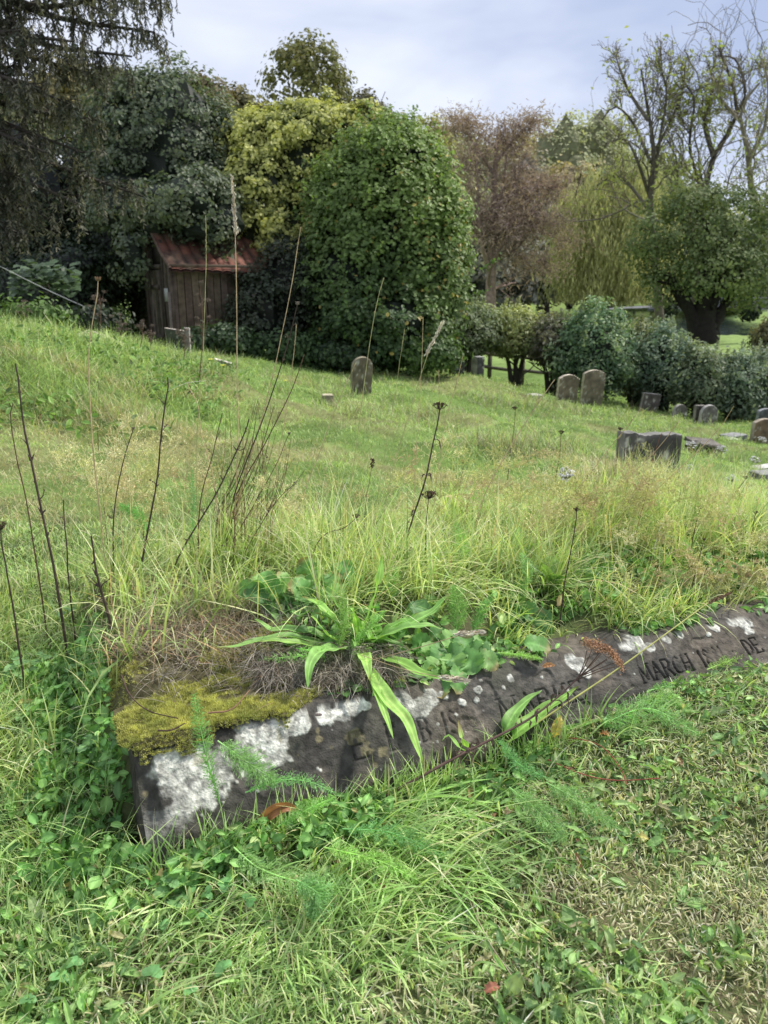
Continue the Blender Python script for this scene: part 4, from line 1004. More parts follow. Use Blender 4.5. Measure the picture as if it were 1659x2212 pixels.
flat_slab(1650, 10.6, .42, .18, .06, 20, 'pale flat slab lying at the right edge below the speckled headstone', 1, (.5, .49, .45))
flat_slab(1148, 17.0, .4, .3, .10, 18, 'flat pale slab with mossy mound beside it under the hedge', 2, (.36, .35, .3))
flat_slab(1583, 14.5, .45, .3, .08, 30, 'low grey stone stub in the grass right of the grey round headstone', 3, (.2, .2, .2))
flat_slab(1562, 14.2, .5, .3, .04, 10, 'flat mossy slab in the grass below the grey round headstone', 4, (.22, .26, .15))
flat_slab(210, 8.6, .5, .3, .12, -22, 'pale tilted slab on the crest left of the shed', 5, (.36, .32, .24), (8, 12))
flat_slab(1655, 8.2, .3, .2, .06, 10, 'grey slab end in long grass at the right edge', 6, (.24, .24, .22))
flat_slab(708, 9.8, .14, .1, .13, 10, 'small pale rock in the mown lawn left of the lone headstone', 7, (.38, .34, .24), name='rock')
def toppled():
    p = onground(1520, 9.9); k = (9.3 * CT) / F_PX
    o = empty('toppled_tomb', p, 'broken tomb with dark slab propped open over a hollow, above the grey block', 'gravestone')
    r = np.random.default_rng(790)
    def slab(name, c, s, rot, col, n=10):
        g = Geo(); 
        U, V = np.meshgrid(np.linspace(-.5, .5, n), np.linspace(-.5, .5, n), indexing='ij')
        for z, fl in ((.5, 1), (-.5, -1)):
            A = np.stack([U * s[0], V * s[1], np.full_like(U, z * s[2]) + .006 * (fnoise(np.stack([U, V], -1), 7, 2, 3) - .5)], -1)
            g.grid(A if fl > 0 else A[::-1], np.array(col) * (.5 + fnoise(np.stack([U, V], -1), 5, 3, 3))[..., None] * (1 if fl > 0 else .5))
        g.box(0, 0, 0, s[0] * .995, s[1] * .995, s[2] * .96, np.array(col) * .7)
        q = g.build(name, M_stone, o); q.location = c; q.rotation_euler = [math.radians(a) for a in rot]
    o.scale = (.82, .82, .82)
    slab('top_slab', (-.02, .05, .30), (.50, .34, .06), (10, 7, 12), (.11, .10, .085))
    slab('side_slab', (-.10, .0, .12), (.14, .30, .42), (0, -34, 12), (.035, .032, .028))
    slab('end_slab', (.13, .02, .09), (.12, .30, .34), (0, 12, 12), (.07, .065, .06))
toppled()

# ------------------------------------------------------------------ the inscribed kerb stone
LETT = {  # strokes in a unit box: x0,y0,x1,y1,(thickness)
 'M': [(0, 0, .08, 1, .6), (.08, 1, .5, .15, 1), (.5, .15, .9, 1, .6), (.9, 1, 1, 0, 1)],
 'A': [(0, 0, .5, 1, .6), (.5, 1, 1, 0, 1), (.2, .38, .8, .38, .6)],
 'R': [(.1, 0, .1, 1, 1), (.1, 1, .7, .98, .6), (.7, .98, .85, .76, 1), (.85, .76, .65, .52, 1), (.65, .52, .1, .5, .6), (.5, .5, 1, 0, 1)],
 'C': [(.85, .86, .6, 1, .7), (.6, 1, .2, .85, .9), (.2, .85, .06, .5, 1), (.06, .5, .2, .15, 1), (.2, .15, .6, 0, .9), (.6, 0, .85, .13, .7)],
 'H': [(.1, 0, .1, 1, 1), (.9, 0, .9, 1, 1), (.1, .5, .9, .5, .6)],
 'K': [(.1, 0, .1, 1, 1), (.1, .42, .85, 1, .6), (.35, .6, 1, 0, 1)],
 'E': [(.1, 0, .1, 1, 1), (.1, 1, .9, 1, .6), (.1, .52, .7, .52, .6), (.1, 0, .95, 0, .6), (.9, 1, .9, .85, .7), (.95, 0, .95, .16, .7)],
 'B': [(.1, 0, .1, 1, 1), (.1, 1, .65, .98, .6), (.65, .98, .8, .76, 1), (.8, .76, .6, .53, 1), (.6, .53, .1, .53, .6), (.6, .53, .88, .28, 1), (.88, .28, .65, .02, 1), (.65, .02, .1, 0, .6)],
 'D': [(.1, 0, .1, 1, 1), (.1, 1, .55, .97, .6), (.55, .97, .92, .6, 1), (.92, .6, .85, .25, 1), (.85, .25, .5, .02, 1), (.5, .02, .1, 0, .6)],
 'S': [(.85, .85, .5, 1, .7), (.5, 1, .15, .8, 1), (.15, .8, .3, .58, 1), (.3, .58, .75, .42, 1), (.75, .42, .88, .2, 1), (.88, .2, .5, 0, .9), (.5, 0, .1, .15, .7)],
 'T': [(.5, 0, .5, 1, 1), (0, 1, 1, 1, .6), (0, 1, 0, .84, .7), (1, 1, 1, .84, .7)],
 '1': [(.5, 0, .5, 1, 1), (.5, 1, .3, .84, .6)],
 '8': [(.5, 1, .2, .78, .9), (.2, .78, .5, .54, .9), (.5, .54, .8, .78, .9), (.8, .78, .5, 1, .9), (.5, .54, .12, .25, 1), (.12, .25, .5, 0, 1), (.5, 0, .88, .25, 1), (.88, .25, .5, .54, 1)],
 '.': [(.5, .45, .5, .5, 1)], ',': [(.5, .05, .35, -.1, 1)]}
SERIF = {'M': [.02, .98], 'A': [0, 1], 'R': [.1, 1], 'H': [.1, .9], 'K': [.1, 1], 'E': [.1], 'B': [], 'D': [], 'T': [.5], '1': [.5]}
SERT = {'M': [.06, .92], 'H': [.1, .9], 'K': [.1, .88], '1': []}
KH = lambda s: .168 - .032 * s       # height of the stone's top edge along its length
def face_pt(s, v):
    """v: 0 at the top arris, 1 at the foot of the slope"""
    w = .095 * (1 - v); z = KH(s) + (-.045 + 0 * s - 0) * 0 - v * (KH(s) - .035)
    return np.stack([K0[0] + s * KU[0] + w * KN[0], K0[1] + s * KU[1] + w * KN[1], z], -1)
def face_sv(px, py):
    best = None
    S, V = np.meshgrid(np.linspace(-.05, 1.9, 500), np.linspace(-.3, 1.3, 120), indexing='ij')
    P = face_pt(S, V); d = P - [0, 0, CAM_H]
    dep = d[..., 1] * CT - d[..., 2] * ST; up = d[..., 1] * ST + d[..., 2] * CT
    X = CX + F_PX * d[..., 0] / dep; Y = CY - F_PX * up / dep
    e = (X - px) ** 2 + (Y - py) ** 2; i = np.unravel_index(e.argmin(), e.shape)
    return S[i], V[i]
KLEN = 1.68
def kerb():
    r = np.random.default_rng(801)
    base = np.array([K0[0], K0[1], 0.])
    o = empty('grave_kerb', base, 'dark lichen spotted stone kerb with a worn inscription along its sloping face', 'gravestone')
    ns = 930; s = np.linspace(0, KLEN, ns)
    # profile rows: foot(-.1), vertical plinth, slope (fine), top, back
    vf = np.linspace(1, 0, 84)
    rows = [('p', -.10), ('p', -.03), ('p', .02)] + [('f', v) for v in vf] + [('t', .11), ('t', .125), ('t', .14), ('t', .16), ('t', .19), ('b', .10), ('b', -.05)]
    P = np.zeros((ns, len(rows), 3)); H = np.zeros((ns, len(rows))); kind = np.zeros(len(rows)); vv = np.zeros(len(rows))
    fn = norm(np.array([-KN[0] * .135, -KN[1] * .135, .095]))
    for j, (k, a) in enumerate(rows):
        if k == 'p': q = face_pt(s, np.ones(ns)); q[:, :2] += -KN * (0.004); q[:, 2] = a; kind[j] = 0
        elif k == 'f': q = face_pt(s, np.full(ns, a)); kind[j] = 1; vv[j] = a
        elif k == 't': q = face_pt(s, np.zeros(ns)); q[:, :2] += KN * (a - .095); q[:, 2] += .004; kind[j] = 2
        else: q = face_pt(s, np.zeros(ns)); q[:, :2] += KN * .10; q[:, 2] = a; kind[j] = 3
        P[:, j] = q
    S = np.repeat(s[:, None], len(rows), 1); Vv = np.repeat(vv[None], ns, 0)
    flen = math.hypot(.095, .135)
    # local metric coordinates on the face
    X2 = S; Y2 = (1 - Vv) * flen
    isf = (kind == 1)[None].repeat(ns, 0)
    uv = np.stack([X2, np.cumsum(np.r_[0, np.linalg.norm(np.diff(P[0], axis=0), axis=1)])[None].repeat(ns, 0)], -1)
    big = fnoise(uv, 6, 41, 4); fine = fnoise(uv, 40, 42, 4); vf_ = fnoise(uv, 120, 43, 2)
    disp = (big - .5) * .014 + (fine - .5) * .005 + (vf_ - .5) * .0016
    # letters
    words = [((756, 1612), (796, 1600), 'E'), ((834, 1600), (862, 1590), 'E'), ((905, 1592), (936, 1582), 'B'), ((958, 1582), (1016, 1562), '1ST'),
             ((1076, 1536), (1262, 1478), 'MARKE'), ((1372, 1436), (1484, 1408), 'MARCH'), ((1502, 1402), (1553, 1392), '1881'), ((1567, 1384), (1573, 1382), '.'), ((1592, 1374), (1626, 1364), 'DE')]
    cut = np.zeros_like(S); wear = fnoise(uv, 9, 55, 3)
    for (ax, ay), (bx, by), w in words:
        s0, v0 = face_sv(ax, ay); s1, v1 = face_sv(bx, by)
        y0 = .30 * flen; lh = .052 if s0 > .5 else .056
        n = len(w); cw = np.array([{'1': .55, '8': 1.35, 'M': 1.2}.get(ch, 1.) for ch in w]); cw = cw / cw.sum() * (s1 - s0); cx0 = np.cumsum(np.r_[0, cw])
        for i, ch in enumerate(w):
            adv = cw[i]; lx = s0 + cx0[i] + adv * .08; lw = adv * .80
            strokes = list(LETT[ch])
            for sx in SERIF.get(ch, []): strokes.append((sx - .13, 0, sx + .13, 0, .45))
            for sx in SERT.get(ch, []): strokes.append((sx - .12, 1, sx + .12, 1, .45))
            ii = (s > lx - .02) & (s < lx + lw + .02)
            if not ii.any(): continue
            xx = X2[ii]; yy = Y2[ii]
            for (x0, yy0, x1, yy1, th) in strokes:
                a = np.array([lx + x0 * lw, y0 + yy0 * lh]); b = np.array([lx + x1 * lw, y0 + yy1 * lh]); ab = b - a
                t = np.clip(((xx - a[0]) * ab[0] + (yy - a[1]) * ab[1]) / max(ab @ ab, 1e-9), 0, 1)
                d = np.hypot(xx - a[0] - t * ab[0], yy - a[1] - t * ab[1])
                hw = .0031 * (.55 + .45 * th) * (1 + .25 * (wear[ii] - .5))
                cut[ii] = np.maximum(cut[ii], np.clip(1.25 - d / hw, 0, 1))
    worn = .6 + .4 * sstep(.9, 1.3, S)
    cut = cut * isf * np.clip(sstep(.2, .45, wear) * 1.1, .25, 1) * worn
    # lichen
    L = [(415, 1685, .062, 1), (375, 1660, .036, 1), (400, 1735, .03, .9), (460, 1655, .042, 1), (560, 1612, .050, 1), (585, 1585, .03, 1), (648, 1560, .024, 1), (705, 1545, .020, 1), (735, 1538, .018, 1), (762, 1530, .014, 1), (792, 1522, .010, 1),
         (610, 1578, .014, 1), (875, 1518, .030, .9), (905, 1528, .028, .8), (930, 1510, .02, .9), (958, 1500, .012, 1), (1000, 1520, .010, 1), (1030, 1490, .008, 1), (1032, 1512, .006, 1), (985, 1545, .006, .9), (1100, 1465, .010, 1), (1085, 1485, .006, 1),
         (1245, 1432, .020, 1), (1262, 1452, .016, 1), (1375, 1390, .026, 1), (1352, 1400, .014, 1), (1402, 1396, .014, .9), (1440, 1382, .012, 1), (1470, 1372, .010, 1), (1583, 1345, .014, 1), (1608, 1345, .022, 1), (1618, 1362, .014, 1), (1545, 1356, .014, 1), (1530, 1372, .008, 1), (330, 1790, .03, .35), (390, 1760, .03, .45)]
    lich = np.zeros_like(S)
    wob = (fnoise(uv, 60, 61, 4) - .5) * 2.0 + (fnoise(uv, 16, 66, 2) - .5) * 1.1
    facey = uv[..., 1]
    for px, py, rad, a in L:
        ls, lv = face_sv(px, py); ly = np.interp(1 - lv, 1 - vv[kind == 1], facey[0][kind == 1])
        d = np.hypot(S - ls, facey - ly) / (rad * .98)
        lich = np.maximum(lich, sstep(1.14, .86, d + wob * (.55 if rad > .012 else .85)) * a)
    for _ in range(70):
        ls, ly, rad = r.uniform(0, KLEN), r.uniform(.12, .30), r.uniform(.0015, .005)
        d = np.hypot(S - ls, facey - ly) / rad; lich = np.maximum(lich, sstep(1.1, .8, d + wob * .4) * .8)
    hole = sstep(.42, .60, fnoise(uv, 70, 71, 3))
    lich *= (1 - .45 * hole * (1 - 0))
    disp = disp - cut * .0065 * isf + lich * .0022 * (.7 + .6 * vf_)
    # chipped break near the left end and along the top arris
    ls, lv = face_sv(528, 1672); 
    d = np.hypot((S - ls) / .022, (Y2 - (1 - lv) * flen) / .03); disp -= .014 * sstep(1.2, .2, d + (fine - .5) * .8) * isf
    ar = np.exp(-((Vv / .05) ** 2)) * isf; disp -= ar * .004 * (.3 + big)
    # spalled patches and a broken left end
    sp = sstep(.60, .68, fnoise(uv, 13, 141, 3)) * isf; disp -= sp * .0045
    sp2 = sstep(.56, .66, fnoise(np.stack([S * 1.0, S * 0 + .3], -1), 17, 143, 3)) * np.exp(-((Vv / .16) ** 2)) * isf; disp -= sp2 * .012
    disp -= sstep(.035, 0, S + (fnoise(uv, 30, 147, 2) - .5) * .05) * .016 * isf
    N = np.where((kind == 1)[None, :, None], fn, np.where((kind == 2)[None, :, None], np.array([0, 0, 1.]), np.array([-KN[0], -KN[1], 0.])))
    P = P + N * disp[..., None]
    # base pigment: dark weathered sandstone, browner and greener low down
    c = np.array([.053, .047, .037]) * (.45 + 1.1 * big)[..., None] * (.6 + .8 * fine)[..., None]
    br = sstep(.5, .75, fnoise(uv, 5, 77, 3))[..., None] * .8; c = c * (1 - br) + np.array([.105, .082, .055]) * br * (.5 + fine)[..., None] + c * 0
    pal = sstep(.66, .8, fine)[..., None] * .3; c = c + np.array([.06, .055, .045]) * pal
    gr = sstep(.6, .8, fnoise(uv, 11, 79, 3))[..., None] * .5; c = c * (1 - gr) + np.array([.05, .055, .03]) * gr
    wc = np.array([.44, .44, .37]) * (.30 + .75 * vnoise(uv, 420, 83) ** .7 + .55 * fnoise(uv, 60, 84, 3))[..., None]
    rim = (lich * (1 - lich) * 4)[..., None] * .25
    c = c * (1 - lich[..., None]) + wc * lich[..., None] * (1 - rim * .4)
    yl = (sstep(.72, .78, fnoise(uv, 26, 91, 3)) * (S < .5))[..., None] * .5; c = c * (1 - yl) + np.array([.22, .18, .05]) * yl
    c = c * (1 - .45 * cut[..., None]) * (1 + .25 * sp[..., None] * (1 - lich[..., None]))
    g = Geo(); g.grid(P[::-1], c[::-1])
    # left end cap, slightly raked
    nE = 14
    ringE = P[0]; cen = ringE.mean(0); cen[2] = .03
    t = np.linspace(0, 1, nE)[:, None, None]
    E = cen * t + ringE[None] * (1 - t)
    bul = np.sin(np.clip(t, 0, 1) * PI / 2) * .006
    E = E - np.array([KU[0], KU[1], 0]) * (bul + (fnoise(E, 16, 3, 4)[..., None] - .5) * .016 * np.clip(t * 4, 0, 1))
    ce = np.array([.055, .045, .036]) * (.4 + 1.2 * fnoise(E, 22, 5, 4))[..., None]
    g.grid(E, ce)
    ringE = P[-1]; cen = ringE.mean(0); E = cen * t + ringE[None] * (1 - t); g.grid(E[::-1], c[-1].mean(0))
    g.build('stone', M_kerb, o, loc=base)
kerb()
# ------------------------------------------------------------------ grass
def blades(g, B, h, w, az, phi0, curl, C, nseg=4, tip=None, r=rng, root=.55):
    N = len(B)
    t = np.linspace(0, 1, nseg + 1)
    phi = phi0[:, None] + curl[:, None] * t[None]
    ds = (h / nseg)[:, None]
    hx = np.concatenate([np.zeros((N, 1)), np.cumsum(np.sin(phi[:, 1:]) * ds, 1)], 1)
    hz = np.concatenate([np.zeros((N, 1)), np.cumsum(np.cos(phi[:, 1:]) * ds, 1)], 1)
    d = np.stack([np.cos(az), np.sin(az), 0 * az], -1)
    tw_ = az + PI / 2 + r.normal(size=N) * .5
    s = np.stack([np.cos(tw_), np.sin(tw_), r.normal(size=N) * .25], -1)
    c = B[:, None] + d[:, None] * hx[..., None] + np.array([0, 0, 1.]) * hz[..., None]
    ww = w[:, None] * np.clip((1 - t ** 2.0) * (.65 + .7 * t * (1 - t) * 2), .04, 1)[None] * .5
    V = np.stack([c - s[:, None] * ww[..., None], c + s[:, None] * ww[..., None]], 2)   # N,n,2,3
    idx = np.arange(N * (nseg + 1) * 2).reshape(N, nseg + 1, 2)
    F = np.stack([idx[:, :-1, 0], idx[:, :-1, 1], idx[:, 1:, 1], idx[:, 1:, 0]], -1).reshape(-1, 4)
    k = (root + (1 - root) * t)[None, :, None]  # roots darkened to paint the shade deep between blades
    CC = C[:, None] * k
    if tip is not None: m = (t ** 2)[None, :, None] * tip[0][:, None, None]; CC = CC * (1 - m) + np.asarray(tip[1]) * m
    CC = np.repeat(CC[:, :, None], 2, 2)
    g.add(V.reshape(-1, 3), F, CC.reshape(-1, 3))

def ovalT():
    n, nc = 7, 5; t = np.linspace(0, 1, n); u = np.linspace(-1, 1, nc); w = np.sin(PI * np.clip(t, .03, .98) ** .85) ** .65 * .5
    T, U = np.meshgrid(t, u, indexing='ij'); V = np.stack([U * w[:, None], T - .1, .12 * np.abs(U) - .30 * T ** 2 + .05 * np.sin(T * 14) * np.abs(U)], -1)
    i = np.arange(n * nc).reshape(n, nc); F = np.stack([i[:-1, :-1], i[1:, :-1], i[1:, 1:], i[:-1, 1:]], -1).reshape(-1, 4)
    return V.reshape(-1, 3), F, (.85 + .35 * (np.abs(U) < .1) + .12 * np.abs(np.sin(T * 16))).ravel()

def pal(r, n, cols, wts):
    i = r.choice(len(cols), n, p=np.array(wts) / np.sum(wts))
    return np.array(cols)[i] * (.65 + .7 * r.random(n))[:, None]

def on_stone(x, y):
    s, w = plot_sw(x, y); return (s > -.03) & (s < KLEN) & (w > -.012) & (w < .2)

def gpts(x, y): return np.stack([x, y, hT(x, y)], -1)

GR = [(.17, .30, .05), (.24, .38, .06), (.32, .42, .10), (.42, .39, .18), (.10, .20, .05), (.50, .42, .25)]
def lawn_front():
    r = np.random.default_rng(901)
    n = 200000; y = r.uniform(.60, 2.9, n) ** 1.0; x = r.uniform(-1, 1, n) * (.62 * y + .55)
    s, w = plot_sw(x, y)
    k = ~on_stone(x, y) & ~((s > -.03) & (s < 2.3) & (w > 0) & (w < 1.3))
    x, y = x[k], y[k]; p = np.stack([x, y], -1)
    bare = sstep(.64, .76, fnoise(p, 4, 21, 3))
    for cx_, cy_, rr in [(.36, .88, .12), (.40, 1.02, .05), (.50, .78, .10), (-.45, .74, .05), (.13, .74, .05)]:
        bare = np.maximum(bare, sstep(1.2, .5, np.hypot((x - cx_), (y - cy_) * 1.3) / rr + (fnoise(p, 20, 3, 2) - .5)))
    k = r.random(len(x)) > bare * .6; x, y, p, bare = x[k], y[k], p[k], bare[k]
    n = len(x); lush = fnoise(p, 3, 22, 3) + .30 * sstep(.4, -.5, x) - .12 * sstep(.1, .6, x)
    strw = sstep(.56, .36, lush) * .6 + bare * .6
    C = pal(r, n, GR, [3, 3, 2, .8, 2, .5]); st = pal(r, n, [(.44, .41, .19), (.50, .42, .24), (.34, .38, .14)], [2, 1.3, 1.6])
    m = (r.random(n) < strw)[:, None]; C = np.where(m, st, C) * (.85 + .5 * fnoise(p, 18, 44, 2))[:, None]
    h = r.uniform(.012, .036, n) * (1 + .5 * sstep(.45, .7, lush)) * (1 - .4 * strw); wd = r.uniform(.0018, .0046, n)
    g = Geo(); B = gpts(x, y); B[:, 2] += r.uniform(-.003, .012, n)
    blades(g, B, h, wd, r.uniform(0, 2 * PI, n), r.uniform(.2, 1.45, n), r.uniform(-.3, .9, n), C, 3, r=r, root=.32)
    # longer soft blades, combed by growth
    n = 6000; y = r.uniform(.62, 2.2, n); x = r.uniform(-1, 1, n) * (.62 * y + .2); s, w = plot_sw(x, y); l = fnoise(np.stack([x, y], -1), 3, 22, 3) + .25 * sstep(.4, -.5, x)
    k = ~on_stone(x, y) & (w < 0.0) & (l > .5); x, y = x[k], y[k]; n = len(x)
    blades(g, gpts(x, y), r.uniform(.04, .085, n), r.uniform(.0024, .005, n), r.uniform(-1.6, .8, n), r.uniform(.3, 1.1, n), r.uniform(.2, 1.3, n), pal(r, n, GR, [3, 3, 2, .3, 2, .2]), 4, r=r, root=.5)
    tag(g.build('short_grass', M_grass, smooth=False), 'mown short grass covering the ground in front of the kerb stone', 'grass', kind='stuff')
    # chopped broad leaves and weeds of the turf
    n = 20000; y = r.uniform(.60, 2.5, n); x = r.uniform(-1, 1, n) * (.6 * y + .5); s, w = plot_sw(x, y)
    k = ~on_stone(x, y) & (w < .02) & (fnoise(np.stack([x, y], -1), 5, 51, 3) > .44); x, y = x[k], y[k]; n = len(x)
    g = Geo(); TV, TF, TC = ovalT(); B = gpts(x, y); B[:, 2] += r.uniform(.005, .026, n)
    C = pal(r, n, [(.14, .26, .07), (.20, .33, .09), (.27, .37, .14), (.09, .17, .06), (.38, .35, .18), (.25, .13, .08)], [3, 3, 2, 2, .6, .15])
    S = np.stack([r.uniform(.005, .012, n), r.uniform(.012, .030, n), r.uniform(.01, .03, n)], -1) * np.where(r.random(n) < .12, 1.7, 1)[:, None]
    nn = r.normal(size=(n, 3)) * .7 + [0, -.15, 1]
    scatter(g, TV, TF, TC, B, frames(nn, r=r), S, C)
    tag(g.build('turf_weeds', M_glossleaf, smooth=False), 'small broad weed leaves mixed through the mown turf', 'ground cover', kind='stuff')
    # dead brown thatch in bare patches
    n = 16000; y = r.uniform(.62, 1.3, n); x = r.uniform(-.6, .9, n)
    b = np.zeros(n); p = np.stack([x, y], -1)
    for cx_, cy_, rr in [(.36, .88, .15), (.40, 1.02, .06), (.50, .78, .12), (-.45, .74, .06), (.13, .74, .06)]:
        b = np.maximum(b, sstep(1.25, .6, np.hypot((x - cx_), (y - cy_) * 1.3) / rr + (fnoise(p, 20, 3, 2) - .5)))
    k = (r.random(n) < b); x, y = x[k], y[k]; n = len(x)
    g = Geo(); blades(g, gpts(x, y) + [0, 0, .004], r.uniform(.012, .035, n), r.uniform(.0008, .002, n), r.uniform(0, 6.3, n), r.uniform(.7, 1.55, n), r.uniform(-.5, .5, n), pal(r, n, [(.20, .15, .09), (.12, .09, .06), (.30, .25, .13), (.20, .22, .08)], [2, 2, 1, 1]), 3, r=r)
    tag(g.build('dead_grass', M_dry, smooth=False), 'brown dead grass bits on the bare patch at the bottom right', 'dead grass', kind='stuff')
lawn_front()

def near_long_grass():
    r = np.random.default_rng(911)
    g = Geo()
    # vegetation over the grave plot and the strip behind it
    n = 70000; s = r.uniform(-.9, 2.9, n); w = r.uniform(.13, 1.75, n)
    x = K0[0] + s * KU[0] + w * KN[0]; y = K0[1] + s * KU[1] + w * KN[1]
    p = np.stack([s, w], -1); nz = fnoise(p, 4, 71, 3)
    dens = sstep(.30, .62, w + .25 * (nz - .5)) * (1 - .5 * sstep(1.2, 1.7, w))
    dens = np.where(s > .85, np.maximum(dens, sstep(.12, .18, w) * .8), dens)
    dens = np.where((s > .42), np.maximum(dens, sstep(.26, .42, w) * .9), dens); dens = np.where((s < .45) & (s > .10) & (w < .5), dens * .12, dens); dens = np.where((s < .45) & (w < .24), dens * .05, dens); dens = np.where(s < -.12, np.where(w < .25, .5, .9), dens)
    tus = sstep(.40, .62, fnoise(p, 6, 73, 2)); dens = dens * (.22 + .78 * tus)
    k = r.random(n) < dens; x, y, s, w, nz = x[k], y[k], s[k], w[k], nz[k]; n = len(x)
    h = r.uniform(.08, .27, n) * (.35 + 1.25 * fnoise(np.stack([s, w], -1), 6, 73, 2)) * (1 - .75 * sstep(1.1, 1.6, w)); h = np.where(s < -.1, h * .6, h)
    h = np.where((w < .35) & (s > .85), h * .55, h)
    C = pal(r, n, [(.25, .40, .06), (.34, .48, .08), (.16, .28, .05), (.48, .48, .20), (.55, .32, .13), (.54, .47, .28), (.42, .52, .12)], [5, 4, 2.2, .8, .25, .35, 2.2])
    lean = r.normal(size=n) * .9 + .1
    az = np.where(r.random(n) < .5, r.uniform(-PI, PI, n), -.5 + lean)
    az = np.where((w < .3) & (r.random(n) < .7), -1.13 + r.normal(size=n) * .7, az)
    zz = gpts(x, y) - [0, 0, .01]; zz[:, 2] = np.where((s < KLEN) & (w < .2), np.maximum(zz[:, 2], KH(s)), zz[:, 2])
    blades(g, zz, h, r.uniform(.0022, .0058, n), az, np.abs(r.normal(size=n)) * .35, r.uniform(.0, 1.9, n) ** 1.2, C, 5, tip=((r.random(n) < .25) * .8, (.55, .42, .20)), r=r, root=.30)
    # long blades to the left of the stone
    n = 2600; x = r.uniform(-1.05, -.44, n); y = r.uniform(1.05, 1.9, n); 
    s, w = plot_sw(x, y); k = s < -.03; x, y = x[k], y[k]; n = len(x)
    blades(g, gpts(x, y), r.uniform(.05, .16, n), r.uniform(.002, .005, n), r.normal(size=n) * .9 - .5, np.abs(r.normal(size=n)) * .4, r.uniform(.3, 1.9, n), pal(r, n, [(.20, .36, .06), (.27, .40, .09), (.15, .27, .06), (.46, .42, .2)], [3, 3, 2, .6]), 6, r=r, root=.4)
    # flopped lush grass along the foot of the stone
    for cx_, cy_, n, a0, L0, L1 in [(-.05, 1.17, 120, -.5, .08, .17), (.03, 1.16, 110, -.55, .10, .22), (.02, 1.08, 150, -.7, .08, .17), (.2, 1.25, 60, -.7, .06, .15), (-.2, 1.08, 80, -.9, .05, .12), (-.05, 1.0, 170, -.6, .06, .13), (.3, 1.33, 60, -.4, .05, .12), (.5, 1.42, 90, -.4, .05, .10), (.9, 1.57, 110, -.6, .04, .08), (.75, 1.48, 90, -.6, .04, .09), (.08, 1.05, 120, -.75, .10, .20),
                                    (-.32, 1.0, 160, -1.2, .06, .13), (1.12, 1.68, 200, -.6, .05, .10), (1.22, 1.76, 200, -.4, .06, .12), (-.55, 1.1, 200, -1.5, .06, .15), (.0, .93, 240, -.4, .06, .13), (-.25, .88, 220, -.3, .06, .12)]:
        x = cx_ + r.normal(size=n) * .07; y = cy_ + r.normal(size=n) * .04
        k = ~on_stone(x, y); x, y = x[k], y[k]; m = len(x)
        blades(g, gpts(x, y), r.uniform(L0, L1, m), r.uniform(.0022, .0055, m), a0 + r.normal(size=m) * .75, r.uniform(.2, 1.1, m), r.uniform(.3, 1.4, m), pal(r, m, [(.20, .36, .06), (.28, .46, .08), (.34, .50, .12), (.15, .27, .05), (.48, .42, .2)], [3, 3, 2, 2, .4]), 7, r=r, root=.5)
    # scattered upright tufts against the stone
    for k in range(62):
        s0 = r.uniform(.0, .95); n = int(r.integers(8, 26)); s = s0 + r.normal(size=n) * .018; w = r.uniform(-.05, -.012, n); x = K0[0] + s * KU[0] + w * KN[0]; y = K0[1] + s * KU[1] + w * KN[1]
        blades(g, gpts(x, y), r.uniform(.04, .13, n), r.uniform(.002, .005, n), r.uniform(-PI, PI, n), r.uniform(.0, .5, n), r.uniform(0, 1.3, n), pal(r, n, [(.20, .36, .06), (.28, .46, .08), (.15, .27, .05), (.5, .42, .2)], [3, 3, 2, .6]), 6, r=r, root=.4)
    tag(g.build('long_grass', M_grass, smooth=False), 'long green grass growing over and around the grave plot', 'grass', kind='stuff')
    # leafy growth right up to the stone, and lush weeds left of its end
    r2 = np.random.default_rng(912); g = Geo(); TV, TF, TC = ovalT()
    for n, s0, s1, w0, w1, sz, up in [(1500, .30, 1.75, .11, .30, .026, .01), (3200, .35, 2.4, .25, .75, .034, .05), (2600, -.75, -.10, -.35, .9, .032, .03), (1700, -.10, 1.7, -.10, -.008, .024, .035), (900, -.02, .42, -.10, -.012, .022, .065)]:
        s = r2.uniform(s0, s1, n); w = r2.uniform(w0, w1, n); k = (fnoise(np.stack([s, w], -1), 8, 81, 2) > .42) & ~((w < 0) & (s > .8) & (r2.random(n) < .8)); s, w = s[k], w[k]; n = len(s)
        x = K0[0] + s * KU[0] + w * KN[0]; y = K0[1] + s * KU[1] + w * KN[1]; k = (y > .6) ; x, y, s, w = x[k], y[k], s[k], w[k]; n = len(x)
        B = gpts(x, y); B[:, 2] = np.where((s > 0) & (s < KLEN) & (w > .08) & (w < .2), np.maximum(B[:, 2], KH(s) + .003), B[:, 2]) + r2.uniform(0, up, n)
        S = sz * r2.uniform(.5, 1.2, n)[:, None] * np.stack([r2.uniform(.35, .8, n), np.ones(n), np.ones(n)], -1)
        scatter(g, TV, TF, TC, B, frames(r2.normal(size=(n, 3)) * .6 + [0, -.3, 1], r=r2), S, pal(r2, n, [(.12, .27, .06), (.18, .35, .08), (.09, .20, .05), (.28, .38, .12), (.40, .30, .12)], [3, 3, 2, 1, .15]))
    n = 1500; s = r2.uniform(-.17, -.01, n); w = r2.uniform(-.02, .75, n); x = K0[0] + s * KU[0] + w * KN[0]; y = K0[1] + s * KU[1] + w * KN[1]
    B = gpts(x, y); B[:, 2] += r2.uniform(0, .07, n); S = .026 * r2.uniform(.5, 1.2, n)[:, None] * np.stack([r2.uniform(.35, .8, n), np.ones(n), np.ones(n)], -1)
    scatter(g, TV, TF, TC, B, frames(r2.normal(size=(n, 3)) * .5 + [-.4, -.6, .6], r=r2), S, pal(r2, n, [(.12, .27, .06), (.18, .35, .08), (.09, .20, .05)], [3, 3, 2]))
